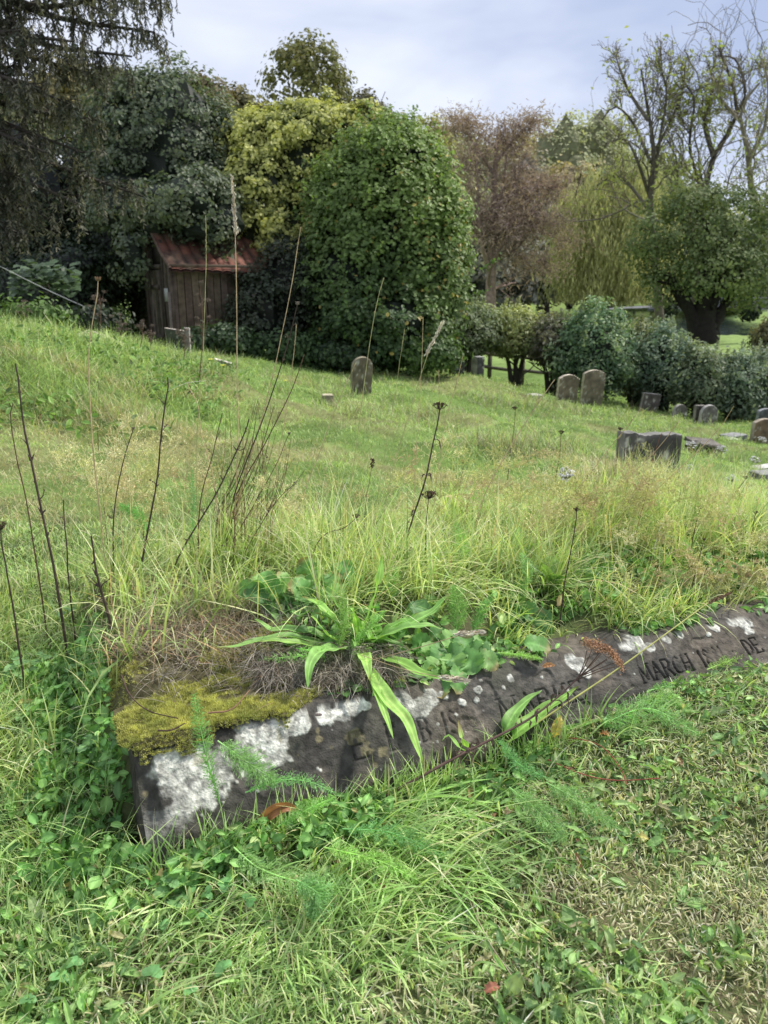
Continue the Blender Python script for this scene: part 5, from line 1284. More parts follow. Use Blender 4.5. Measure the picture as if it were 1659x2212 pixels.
    tag(g.build('leafy_weeds', M_glossleaf, smooth=True), 'small leafy weeds growing thickly along the kerb and left of its end', 'ground cover', kind='stuff')
    g = Geo()
    # airy pale panicles
    n = 170; pick = r.random(n)
    px = np.where(pick < .22, r.normal(330, 90, n), np.where(pick < .30, r.normal(620, 90, n), r.normal(1210, 190, n))); py = np.where(px < 500, r.normal(1010, 45, n), np.where(px < 760, r.normal(1090, 40, n), r.normal(1075, 55, n)))
    px = np.r_[px, r.uniform(1350, 1680, 70), r.uniform(1350, 1690, 40)]; py = np.r_[py, r.normal(1140, 55, 70), r.normal(1270, 30, 40)]; n = len(px)
    Yd = np.where(py > 1230, 1.95, r.uniform(1.95, 2.75, n)); top = at(px, py, Yd)
    bx = top[:, 0] - r.uniform(-.05, .22, n); by = top[:, 1] + r.uniform(-.1, .15, n); bot = gpts(bx, by)
    t = np.linspace(0, 1, 8)[None, :, None]
    bend = np.stack([np.zeros(n), np.zeros(n), r.uniform(.02, .10, n)], -1)[:, None]
    P = bot[:, None] * (1 - t) + top[:, None] * t + bend * np.sin(t * PI)
    g = Geo(); cc = pal(r, n, [(.50, .45, .22), (.44, .44, .17), (.46, .36, .2)], [2, 2, .6])
    tubes(g, P, np.broadcast_to(np.linspace(.0011, .0005, 8), (n, 8)), 3, cc)
    b1, r1 = grow(P, np.full((n, 8), .0006), 15, .21, 60, .8, r, up=.25, wig=.16, n=5, tmin=.62, tip=.7)
    tubes(g, b1, np.maximum(r1, .00038), 3, np.repeat(cc, 15, 0))
    b2, r2 = grow(b1, r1, 5, .45, 45, .8, r, up=.1, wig=.2, n=4, tmin=.3, tip=.8)
    tubes(g, b2, np.full(b2.shape[:2], .00036), 3, np.repeat(cc, 75, 0))
    q = b2[:, [1, 2, 3, 3]].reshape(-1, 3); dn = np.repeat(norm(b2[:, 3] - b2[:, 1]), 4, 0) + r.normal(size=q.shape) * .4
    TV, TF, TC = diamond(); dn = norm(dn); xx = norm(np.cross(dn, r.normal(size=dn.shape)))
    scatter(g, TV * [.55, 1, 1], TF, TC, q, np.stack([xx, dn, np.cross(xx, dn)], -1), r.uniform(.0045, .008, len(q)), np.repeat(cc, 300, 0) * r.uniform(1.0, 1.7, (len(q), 1)))
    tag(g.build('seeding_grass', M_dry, smooth=False), 'airy straw coloured grass panicles hazing over the long grass', 'grass', kind='stuff')
near_long_grass()

def mid_lawn():
    r = np.random.default_rng(921)
    n = 230000; y = 2.9 * (26 / 2.9) ** r.random(n); x = r.uniform(-1, 1, n) * (.56 * y + .5)
    s, w = plot_sw(x, y); k = ~((s > -.2) & (s < 2.5) & (w < 1.3)); x, y = x[k], y[k]; n = len(x)
    p = np.stack([x, y], -1); a = fnoise(p, .7, 91, 4); tu = fnoise(p, 2.6, 93, 2)
    strw = sstep(.50, .64, fnoise(p * [1, 1.6], .9, 95, 3)) * sstep(10, 4, y) * .8; strw = np.maximum(strw, .85 * sstep(1.1, .4, np.hypot((x + 1.25) / 1.1, (y - 4.7) / .9) + fnoise(p, 2, 3, 2) - .5))
    mound = sstep(-.8, -2.0, x + .12 * (y - 5)) * sstep(4.6, 5.4, y) * sstep(11, 9, y)
    wild = np.maximum(mound * .9, sstep(.58, .68, tu) * sstep(.5, .6, a) * .9)
    for cx_, cy_, rr in [(1.15, 6.3, .8), (.6, 9.6, .6), (2.3, 14, 1.1), (1.5, 4.2, .5), (3.9, 15.5, 1.3)]:
        wild = np.maximum(wild, sstep(1.2, .4, np.hypot(x - cx_, y - cy_) / rr))
    near = sstep(3.5, 2.8, y) * .7
    sc = (y / 4) ** .55
    h = r.uniform(.022, .055, n) * sc * (.6 + .9 * tu) + wild * r.uniform(.04, .22, n) + near * r.uniform(0, .09, n) * (r.random(n) < .6)
    C = pal(r, n, [(.21, .34, .05), (.27, .41, .06), (.32, .44, .09), (.15, .26, .05), (.42, .40, .17)], [3, 3, 2, 1.5, .6])
    C = C * (.45 + .95 * a)[:, None] * (.8 + .4 * tu)[:, None] * (1 - .35 * (wild > .4) * (r.random(n) < .5))[:, None] * (1 - .25 * (sstep(.5, .7, tu) * sstep(6, 10, y)))[:, None]
    st = np.array([.34, .29, .13]) * r.uniform(.6, 1.3, (n, 1)); C = np.where((r.random(n) < strw)[:, None], st, C)
    dk = (wild * (1 - mound) > .4) & (r.random(n) < .3); C = np.where(dk[:, None], np.array([.30, .25, .14]) * r.uniform(.5, 1.2, (n, 1)), C)
    g = Geo(); blades(g, gpts(x, y) - [0, 0, .01], h, r.uniform(.003, .0055, n) * (y / 4) ** .8, r.uniform(-PI, PI, n), r.uniform(.1, .95, n), r.uniform(0, 1.1, n), C, 2, r=r, root=.45)
    # tufty weeds leaves on the mound
    tag(g.build('lawn_grass', M_grass, smooth=False), 'grass of the churchyard lawn sloping down to the hedge', 'grass', kind='stuff')
    g = Geo(); n = 9000; y = r.uniform(4.6, 9, n); x = r.uniform(-5.2, -.9, n); k = r.random(n) < sstep(-.7, -1.8, x + .12 * (y - 5)) * sstep(.4, .6, fnoise(np.stack([x, y], -1), 1.2, 97, 3)); x, y = x[k], y[k]; n = len(x)
    TV, TF, TC = hexleaf(); scatter(g, TV * [.8, 1.2, 1], TF, TC, gpts(x, y) + np.c_[np.zeros((n, 2)), r.uniform(.02, .13, n)], frames(r.normal(size=(n, 3)) * .5 + [0, -.3, 1], r=r), r.uniform(.03, .06, n), pal(r, n, [(.10, .2, .03), (.16, .28, .05), (.07, .13, .03)], [2, 2, 1]))
    tag(g.build('bank_weeds', M_leaf, smooth=False), 'leafy weeds over the rough bank on the left', 'ground cover', kind='stuff')
mid_lawn()

# ------------------------------------------------------------------ broad leaves
def ribbon(g, P, wmax, prof, fold=.25, ribs=0, col=(.1, .2, .03), serr=0, nc=9, twist=0, rib_col=1.35, wob=0, r=rng, up=None, edge=1.0, sf=9.5):
    P = np.asarray(P, float); n = len(P); t = np.linspace(0, 1, n)
    T = norm(np.gradient(P, axis=0))
    s = np.cross(T, np.array([0, 0, 1.]) if up is None else np.asarray(up, float))
    bad = np.linalg.norm(s, axis=1) < .25
    s = norm(s)
    for i in range(1, n):
        if bad[i] or s[i] @ s[i - 1] < 0: s[i] = s[i - 1]
    if bad[0]: s[0] = s[min(3, n - 1)]
    nn = norm(np.cross(s, T))
    a = twist * t + r.normal() * .05
    s2 = s * np.cos(a)[:, None] + nn * np.sin(a)[:, None]; n2 = np.cross(s2, T)
    w = wmax * prof(t) * .5
    u = np.linspace(-1, 1, nc)
    ser = 1 + serr * np.abs(np.sin(t * sf * PI))[:, None] * (np.abs(u) > .95) if serr else np.ones((n, nc))
    X = w[:, None] * u[None] * ser
    Z = fold * w[:, None] * (np.abs(u)[None]) + (wob * wmax * np.sin(t * 23 + r.random() * 6))[:, None] * (u ** 2)[None]
    rb = 0
    if ribs: rb = np.cos(u * PI * ribs)[None]; Z = Z + .045 * w[:, None] * rb
    V = P[:, None] + s2[:, None] * X[..., None] + n2[:, None] * Z[..., None]
    c = np.ones((n, nc)) * (.85 + .25 * vnoise(np.stack([np.repeat(t[:, None], nc, 1) * 9, np.repeat(u[None], n, 0) * 2], -1), 1, int(r.integers(90))))
    c[:, nc // 2] *= rib_col
    if serr: c *= 1 + .16 * np.clip(np.cos(t[:, None] * 75 - np.abs(u)[None] * 8), 0, 1) ** 3 - .06
    if ribs: c *= (1 + .10 * rb)
    c[:, [0, -1]] *= edge
    cc = c[..., None] * np.asarray(col, float)
    if wmax > .012 and r.random() < .6:
        m = (sstep(.86, 1.0, t + (r.random() - .5) * .12)[:, None] * np.ones(nc))[..., None] * .8
        sp = (vnoise(V, 260, 5) > .86)[..., None] * .6; m = np.maximum(m, sp); cc = cc * (1 - m) + np.array([.26, .17, .07]) * m
    g.grid(V, cc)

LANCE = lambda t: np.clip(np.sin(PI * np.clip(t, 0, 1) ** .75), 0, 1) ** .75 * (.25 + .75 * sstep(0, .35, t)) + .03 + .06 * (1 - t)
OVAL = lambda t: np.sin(PI * np.clip(t, .02, .99) ** .85) ** .6
SPAT = lambda t: np.where(t < .4, .10 + .15 * t, .16 + .84 * np.sin(PI * np.clip((t - .36) / .64, 0, 1) ** .9) ** .55)

def px3(L): return np.array([at(a, b, c) for a, b, c in L])
def clear(P, up=.012):
    P = np.array(P, float); P[:, 2] = np.maximum(P[:, 2], hT(P[:, 0], P[:, 1]) + up); return P
def off_stone(L):
    out = []
    for a, b, c in L:
        s_, v_ = face_sv(a, b); q = face_pt(np.array([s_]), np.array([v_]))[0]
        d = q - [0, 0, CAM_H]; dep = d[1] * CT - d[2] * ST; X = CX + F_PX * d[0] / dep
        if abs(X - a) < 4 and -.02 < v_ < 1.05: c = min(c, q[1] - .02)
        out.append((a, b, c))
    return clear(px3(out), .02)

def plantains():
    r = np.random.default_rng(931)
    c0 = gh1(770, 1405); Yc = c0[1]
    o = empty('plantain_plant', c0, 'ribwort plantain rosette with long ribbed leaves spreading over the edge of the grave', 'plant')
    GC = [(.19, .38, .05), (.25, .45, .07), (.16, .32, .06)]
    def leaf(pts, w, **k):
        w = w * 1.05; g = Geo(); P = resample(pts, 26); ribbon(g, P, w, LANCE, fold=.3, ribs=2.5, nc=13, col=np.array(GC[int(r.integers(3))]) * r.uniform(.85, 1.15), wob=.08, r=r, **k)
        g.build('leaf', M_glossleaf, k.get('par', o), loc=c0)
    Y = Yc
    for L, w in [([(745, 1398, Y), (620, 1375, Y - .04), (530, 1392, Y - .09), (463, 1401, Y - .12)], .026), ([(750, 1392, Y), (650, 1362, Y), (590, 1360, Y), (549, 1337, Y + .01)], .030),
                 ([(755, 1388, Y), (712, 1330, Y), (680, 1300, Y + .02), (653, 1290, Y + .03)], .027), ([(760, 1385, Y), (740, 1330, Y), (715, 1290, Y), (692, 1264, Y)], .017), ([(775, 1385, Y), (800, 1320, Y), (818, 1260, Y), (826, 1198, Y + .02)], .024),
                 ([(800, 1390, Y), (880, 1350, Y), (935, 1320, Y + .03), (973, 1280, Y + .05)], .028), ([(790, 1395, Y - .02), (850, 1365, Y - .04), (905, 1352, Y - .04), (955, 1357, Y - .03)], .032), ([(800, 1385, Y), (850, 1352, Y), (880, 1340, Y), (906, 1323, Y)], .026),
                 ([(785, 1405, Y - .02), (860, 1430, Y - .10), (930, 1462, Y - .16), (1015, 1474, Y - .18)], .027), ([(765, 1400, Y - .02), (700, 1405, Y - .12), (672, 1430, Y - .18), (664, 1486, Y - .22)], .032), ([(775, 1408, Y - .03), (788, 1420, Y - .1), (795, 1445, Y - .15), (799, 1472, Y - .17)], .026),
                 ([(795, 1430, Y - .08), (830, 1500, Y - .20), (880, 1560, Y - .27), (914, 1652, Y - .32)], .027), ([(800, 1440, Y - .08), (818, 1500, Y - .20), (838, 1560, Y - .27), (850, 1596, Y - .3)], .018), ([(780, 1390, Y), (790, 1360, Y), (802, 1380, Y - .03), (808, 1366, Y - .04)], .014),
                 ([(755, 1395, Y - .01), (710, 1375, Y - .04), (690, 1350, Y - .05), (671, 1330, Y - .05)], .020), ([(745, 1402, Y - .02), (660, 1392, Y - .07), (610, 1385, Y - .09), (560, 1385, Y - .10)], .024), ([(770, 1388, Y + .01), (770, 1350, Y), (762, 1320, Y - .01), (755, 1312, Y)], .020)]:
        leaf(px3(L), w)
    for k in range(15):
        a = r.uniform(0, 2 * PI); L = r.uniform(.07, .15); e = r.uniform(.2, 1.2); t = np.linspace(0, 1, 22); ph = e - t * r.uniform(.6, 1.7)
        q = np.c_[np.cumsum(np.cos(ph)) / 22 * L * math.cos(a), np.cumsum(np.cos(ph)) / 22 * L * math.sin(a), np.cumsum(np.sin(ph)) / 22 * L + .012]
        g = Geo(); ribbon(g, c0 + q, r.uniform(.016, .024), LANCE, fold=.35, ribs=2.5, nc=11, col=np.array(GC[k % 3]) * r.uniform(.75, 1.1), wob=.08, r=r); g.build('leaf', M_glossleaf, o, loc=c0)
    c1 = gh1(1060, 1640); o2 = empty('plantain_plant', c1, 'ribwort plantain lying against the foot of the kerb with one bright upright leaf', 'plant'); Y = c1[1] - .035
    for L, w in [([(1065, 1640, Y), (1110, 1590, Y), (1170, 1540, Y + .02), (1250, 1484, Y + .04)], .034), ([(1055, 1635, Y), (1090, 1580, Y), (1120, 1530, Y + .01), (1170, 1490, Y + .03)], .028), ([(1050, 1640, Y), (1020, 1640, Y - .03), (1000, 1600, Y - .02), (990, 1556, Y - .01)], .020),
                 ([(1065, 1650, Y), (1120, 1630, Y), (1180, 1625, Y), (1235, 1638, Y)], .018), ([(1060, 1655, Y), (1130, 1660, Y - .01), (1190, 1662, Y), (1310, 1665, Y + .01)], .018), ([(1040, 1650, Y), (1000, 1620, Y - .04), (970, 1590, Y - .05), (955, 1600, Y - .06)], .016), ([(1050, 1665, Y - .03), (1080, 1690, Y - .06), (1120, 1700, Y - .08), (1170, 1690, Y - .08)], .022),
                 ([(1060, 1655, Y), (1100, 1665, Y - .02), (1150, 1690, Y - .04), (1200, 1720, Y - .06)], .024), ([(1030, 1655, Y - .01), (1000, 1660, Y - .04), (970, 1650, Y - .06), (940, 1660, Y - .07)], .018), ([(1040, 1670, Y - .03), (1020, 1700, Y - .07), (1050, 1730, Y - .1), (1100, 1745, Y - .12)], .020)]:
        g = Geo(); ribbon(g, clear(resample(off_stone(L), 26), .012), w * 1.15, LANCE, fold=.3, ribs=2.5, nc=13, col=np.array(GC[int(r.integers(3))]), wob=.08, r=r); g.build('leaf', M_glossleaf, o2, loc=c1)
    # flopped broad grass blades right of centre
    c2 = gh1(960, 1760); o3 = empty('couch_grass_tuft', c2, 'tuft of broad flopped grass blades trailing right over the mown lawn', 'grass'); Y = c2[1]
    for L, w in [([(930, 1740, Y), (1010, 1760, Y - .02), (1110, 1830, Y - .08), (1205, 1912, Y - .15)], .009), ([(930, 1745, Y), (990, 1770, Y - .02), (1060, 1840, Y - .08), (1120, 1905, Y - .13)], .008), ([(940, 1745, Y), (1010, 1745, Y), (1090, 1720, Y + .02), (1160, 1670, Y + .05)], .008), ([(940, 1740, Y), (1000, 1730, Y), (1080, 1745, Y), (1240, 1780, Y - .02)], .005),
                 ([(900, 1750, Y), (960, 1755, Y), (1000, 1800, Y - .05), (1080, 1900, Y - .12)], .007), ([(880, 1735, Y), (950, 1720, Y), (1020, 1730, Y), (1100, 1790, Y - .05)], .009), ([(860, 1740, Y), (930, 1715, Y + .02), (1010, 1690, Y + .04), (1090, 1680, Y + .05)], .009)]:
        g = Geo(); ribbon(g, clear(resample(clear(px3(L), .02), 22), .02), w, lambda t: np.clip(1 - t ** 2.5, .03, 1), fold=.35, nc=5, col=np.array([(.16, .32, .04), (.20, .38, .07), (.24, .40, .09)][int(r.integers(3))]), r=r, edge=.9); g.build('blade', M_glossleaf, o3, loc=c2)
    # small lanceolate plants scattered on the plot and lawn
    for k, (px, py, n, Lw, lab) in enumerate([(1190, 1285, 14, .11, 'small broad leaved plantain in the long grass behind the kerb, right of the rosette'), (1120, 1235, 9, .12, 'upright pale green dock leaves behind the plantain rosette'), (1310, 1905, 9, .035, 'flattened plantain rosette in the mown turf at the right'), (1470, 1960, 9, .045, 'wide plantain rosette in the turf near the right edge'), (1240, 1800, 8, .035, 'small mown plantain rosette near the middle of the turf'), (1400, 1800, 9, .038, 'spread plantain leaves in the turf above the wide rosette'), (1540, 1880, 8, .04, 'pale plantain leaves at the right edge of the turf'), (1010, 1680, 9, .06, 'small plantain below the kerb near the dead stem'), (560, 2010, 8, .05, 'small plantain in the lush grass at the lower left'), (1380, 1600, 10, .06, 'small plantain by the fern-like yarrow at the right')]):
        c = gh1(px, py); oo = empty('plantain_plant', c, lab, 'plant', 'small plantains in the grass')
        for i in range(n):
            a = r.uniform(0, 2 * PI); L = Lw * r.uniform(.7, 1.2); e = r.uniform(.05, .35) if py > 1400 else r.uniform(.5, 1.3)
            t = np.linspace(0, 1, 12); ph = e - t * r.uniform(.3, 1.0)
            q = np.c_[np.cumsum(np.cos(ph)) / 12 * L * math.cos(a), np.cumsum(np.cos(ph)) / 12 * L * math.sin(a), np.cumsum(np.sin(ph)) / 12 * L + .008]
            g = Geo(); ribbon(g, c + q, L * r.uniform(.2, .32), LANCE if py > 1400 else OVAL, fold=.25, ribs=2, nc=9, col=np.array([(.14, .27, .06), (.18, .32, .07), (.20, .33, .10)][int(r.integers(3))]), r=r); g.build('leaf', M_glossleaf, oo, loc=c)
plantains()

def oxeyes():
    r = np.random.default_rng(941)
    for (px, py, lab, tips, sp) in [
        (655, 1330, 'clump of round toothed dark green leaves behind the plantain rosette', [(650, 1205), (510, 1268), (525, 1280), (560, 1290), (600, 1235), (590, 1250), (565, 1325), (575, 1330), (620, 1268), (700, 1235), (735, 1240), (765, 1220), (775, 1235), (700, 1260), (735, 1262), (640, 1245), (610, 1342), (630, 1352), (735, 1290), (730, 1300), (755, 1275), (740, 1325), (700, 1320), (545, 1255), (660, 1300), (640, 1290), (590, 1300), (615, 1300), (680, 1275), (775, 1300), (560, 1240)], 1),
        (1000, 1400, 'clump of round toothed dark green leaves spilling over the kerb right of the rosette', [(1075, 1445), (1040, 1430), (1030, 1455), (985, 1500), (960, 1470), (945, 1440), (1000, 1440), (1010, 1410), (960, 1400), (930, 1470), (900, 1480), (1040, 1405), (1060, 1430), (975, 1420), (920, 1420), (980, 1450), (1020, 1385), (890, 1390), (930, 1380), (870, 1330), (880, 1310), (900, 1300), (1190, 1405), (955, 1510)], 2),
        (1130, 1340, 'clump of round leaves in the long grass right of the second round-leaved clump', [(1095, 1335), (1120, 1310), (1150, 1330), (1170, 1350), (1110, 1370), (1140, 1375), (1180, 1380), (1085, 1380), (1060, 1360)], 1)]:
        c = gh1(px, py); o = empty('daisy_plant', c, lab, 'plant')
        for (tx, ty) in tips:
            Y = c[1] + (py - ty) * .0006 + r.uniform(-.05, .03)
            tip = at(tx, ty, Y if sp == 1 or ty < 1400 else min(Y, c[1] - (ty - 1400) * .0012 - .05))
            c_ = c + np.r_[r.normal(size=2) * .03, 0] + (tip - c) * [.4, .4, 0]
            mid = c_ * .45 + tip * .55 + [0, 0, .02]
            P = resample([c_, mid, tip], 60)
            L = np.linalg.norm(tip - c_); wd = r.uniform(.034, .052)
            pr = lambda t, L=L: np.where(t < 1 - min(.056 / max(L, .05), .7), .05, np.sin(PI * np.clip((t - (1 - min(.056 / max(L, .05), .7))) / min(.056 / max(L, .05), .7), 0, 1) ** .8) ** .5) + .03
            g = Geo(); ribbon(g, P, wd, pr, fold=r.uniform(.1, .5), col=np.array([(.09, .22, .05), (.12, .28, .06), (.18, .34, .08), (.07, .17, .045)][int(r.integers(4))]), serr=.26, sf=17, nc=9, wob=.10, up=[r.normal() * .3, -.55, 1], twist=r.normal() * .3, r=r, rib_col=1.2)
            g.build('leaf', M_glossleaf, o, loc=c)
oxeyes()

def ovate(g, c, a, L, W, r, col, tilt=.3, serr=.12):
    t = np.linspace(0, 1, 16); ph = tilt - t * .8
    q = np.c_[np.cumsum(np.cos(ph)) / 16 * L * math.cos(a), np.cumsum(np.cos(ph)) / 16 * L * math.sin(a), np.cumsum(np.sin(ph)) / 16 * L]
    ribbon(g, c + q, W, OVAL, fold=.25, ribs=0, nc=7, col=col, serr=serr, wob=.05, r=r, rib_col=.75)

def small_weeds():
    r = np.random.default_rng(951)
    # dead-nettle shoots: crossed pairs of toothed leaves
    for k, (px, py, up, n, L, lab) in enumerate([(372, 1950, .03, 3, .033, 'toothed dead-nettle shoot below the end of the kerb stone'), (300, 1905, .02, 3, .026, 'small dead-nettle shoot left of the clover'), (205, 1640, .04, 3, .036, 'toothed dead-nettle shoot left of the end of the kerb stone'), (45, 1470, .05, 3, .038, 'pale dead-nettle shoot at the left edge'), (95, 1450, .04, 2, .034, 'dead-nettle shoot near the left edge beside the palest one'), (640, 1800, .03, 3, .026, 'dead-nettle shoot right of the orange fallen leaf'), (560, 1890, .02, 3, .024, 'dead-nettle shoot between the clover and the feathery leaves'), (170, 1460, .04, 2, .03, 'dead-nettle shoot in long grass left of the mossy end'), (60, 1560, .03, 2, .034, 'low dead-nettle shoot lower down at the left edge'), (150, 1350, .05, 2, .034, 'dead-nettle shoot in the long grass, upper left')]):
        b = gh1(px, py + 12); o = empty('dead_nettle', b, lab, 'plant', 'dead-nettle shoots')
        tp = b + [0, 0, up + .02]
        g = Geo(); tubes(g, resample([b - [0, 0, .01], (b + tp) / 2 + [.004, 0, 0], tp], 6)[None], np.full((1, 6), .0012), 5, (.12, .12, .05)); g.build('stem', M_leaf, o, loc=b)
        for i in range(n):
            for j in range(2):
                g = Geo(); a = (i % 2) * PI / 2 + j * PI + r.normal() * .3 - .6
                ovate(g, tp - [0, 0, i * .014], a, L * (.6 + .3 * i), L * (.45 + .25 * i), r, np.array([(.14, .29, .09), (.19, .36, .12)][i % 2]), .35)
                g.build('leaf', M_glossleaf, o, loc=b)
    # clover
    sp = [(r.normal(430, 60), r.normal(1850, 60)) for _ in range(34)] + [(480, 1710), (500, 1745), (370, 1790), (385, 1800), (520, 1790), (270, 1790), (255, 1810), (160, 2080), (330, 2100), (410, 2140), (130, 2110), (560, 1800), (60, 2160), (480, 2090), (145, 1730), (95, 1660), (175, 1690), (250, 1770)]
    for (px, py) in sp:
        b = gh1(px, py + 25)
        if on_stone(b[0], b[1]): continue
        tp = at(px, py, b[1] - .005); tp = b + (tp - b) * min(1, .06 / max(np.linalg.norm(tp - b), 1e-4))
        g = Geo(); tubes(g, resample([b, (b + tp) / 2 + [.004, 0, 0], tp], 5)[None], np.full((1, 5), .0007), 4, (.13, .2, .05))
        R = r.uniform(.009, .0145); a0 = r.uniform(0, 6); tl = r.normal(size=2) * .25
        for j in range(3):
            a = a0 + j * 2 * PI / 3; d = np.array([math.cos(a), math.sin(a), 0])
            t = np.linspace(0, 1, 8); P = tp + np.outer(t * R * 1.15, d) + np.c_[t * 0, t * 0, (d[:2] @ tl) * t * R + .15 * R * np.sin(t * PI)]
            ribbon(g, P, R * 1.15, lambda t: np.sin(PI * np.clip(t, .03, .97) ** .75) ** .5, fold=.2, nc=7, col=np.array([.11, .27, .08]) * r.uniform(.8, 1.5), r=r, rib_col=1.15)
        o = g.build('clover_leaf', M_glossleaf, loc=b); tag(o, 'three-lobed clover leaf in the patch around the end of the kerb', 'plant', 'clover leaves round the end of the kerb')
small_weeds()

def frond(P, wmax, col, r, nl=34, bushy=3):
    """one feathery yarrow leaf"""
    g = Geo(); P = resample(P, 24); T = norm(np.gradient(P, axis=0))
    tubes(g, P[None], np.linspace(.0013, .0005, 24)[None], 5, np.array(col) * 1.5)
    t = np.repeat(np.linspace(.06, .99, nl), 2 * bushy); x = t * 23; i = np.minimum(x.astype(int), 22); f = (x - i)[:, None]
    st = P[i] * (1 - f) + P[i + 1] * f; d = T[i]
    s = norm(np.cross(d, [0.02, 0, 1.])); u = np.cross(s, d)
    sg = np.tile(np.repeat([1, -1], bushy), nl); m = len(t)
    a = r.normal(size=m) * .7
    dirn = norm(s * (sg * np.cos(a))[:, None] + u * np.sin(a)[:, None] * .9 + d * r.uniform(.35, .9, m)[:, None])
    L = wmax * .5 * (np.sin(PI * np.clip(t, .03, .97) ** .8) ** .6 + .1) * r.uniform(.7, 1.15, m)
    end = st + dirn * L[:, None]
    TV, TF, TC = diamond(); TV = TV + [0, .4, 0]
    def put(o, dd, ln, wd):
        dd = norm(dd); xx = norm(np.cross(dd, r.normal(size=dd.shape)))
        scatter(g, TV, TF, TC, o, np.stack([xx, dd, np.cross(xx, dd)], -1), np.stack([wd, ln, ln * .2], -1), np.asarray(col) * r.uniform(.75, 1.45, (len(o), 1)))
    put(st, dirn, L, np.full(m, .0018))
    k = 6; tt = np.tile(np.linspace(.2, .95, k), m); o_ = np.repeat(st, k, 0) + np.repeat(dirn * L[:, None], k, 0) * tt[:, None]
    dd = np.repeat(dirn, k, 0) + r.normal(size=(m * k, 3)) * .75
    put(o_, dd, np.repeat(L, k) * r.uniform(.22, .42, m * k), np.full(m * k, .0020))
    return g

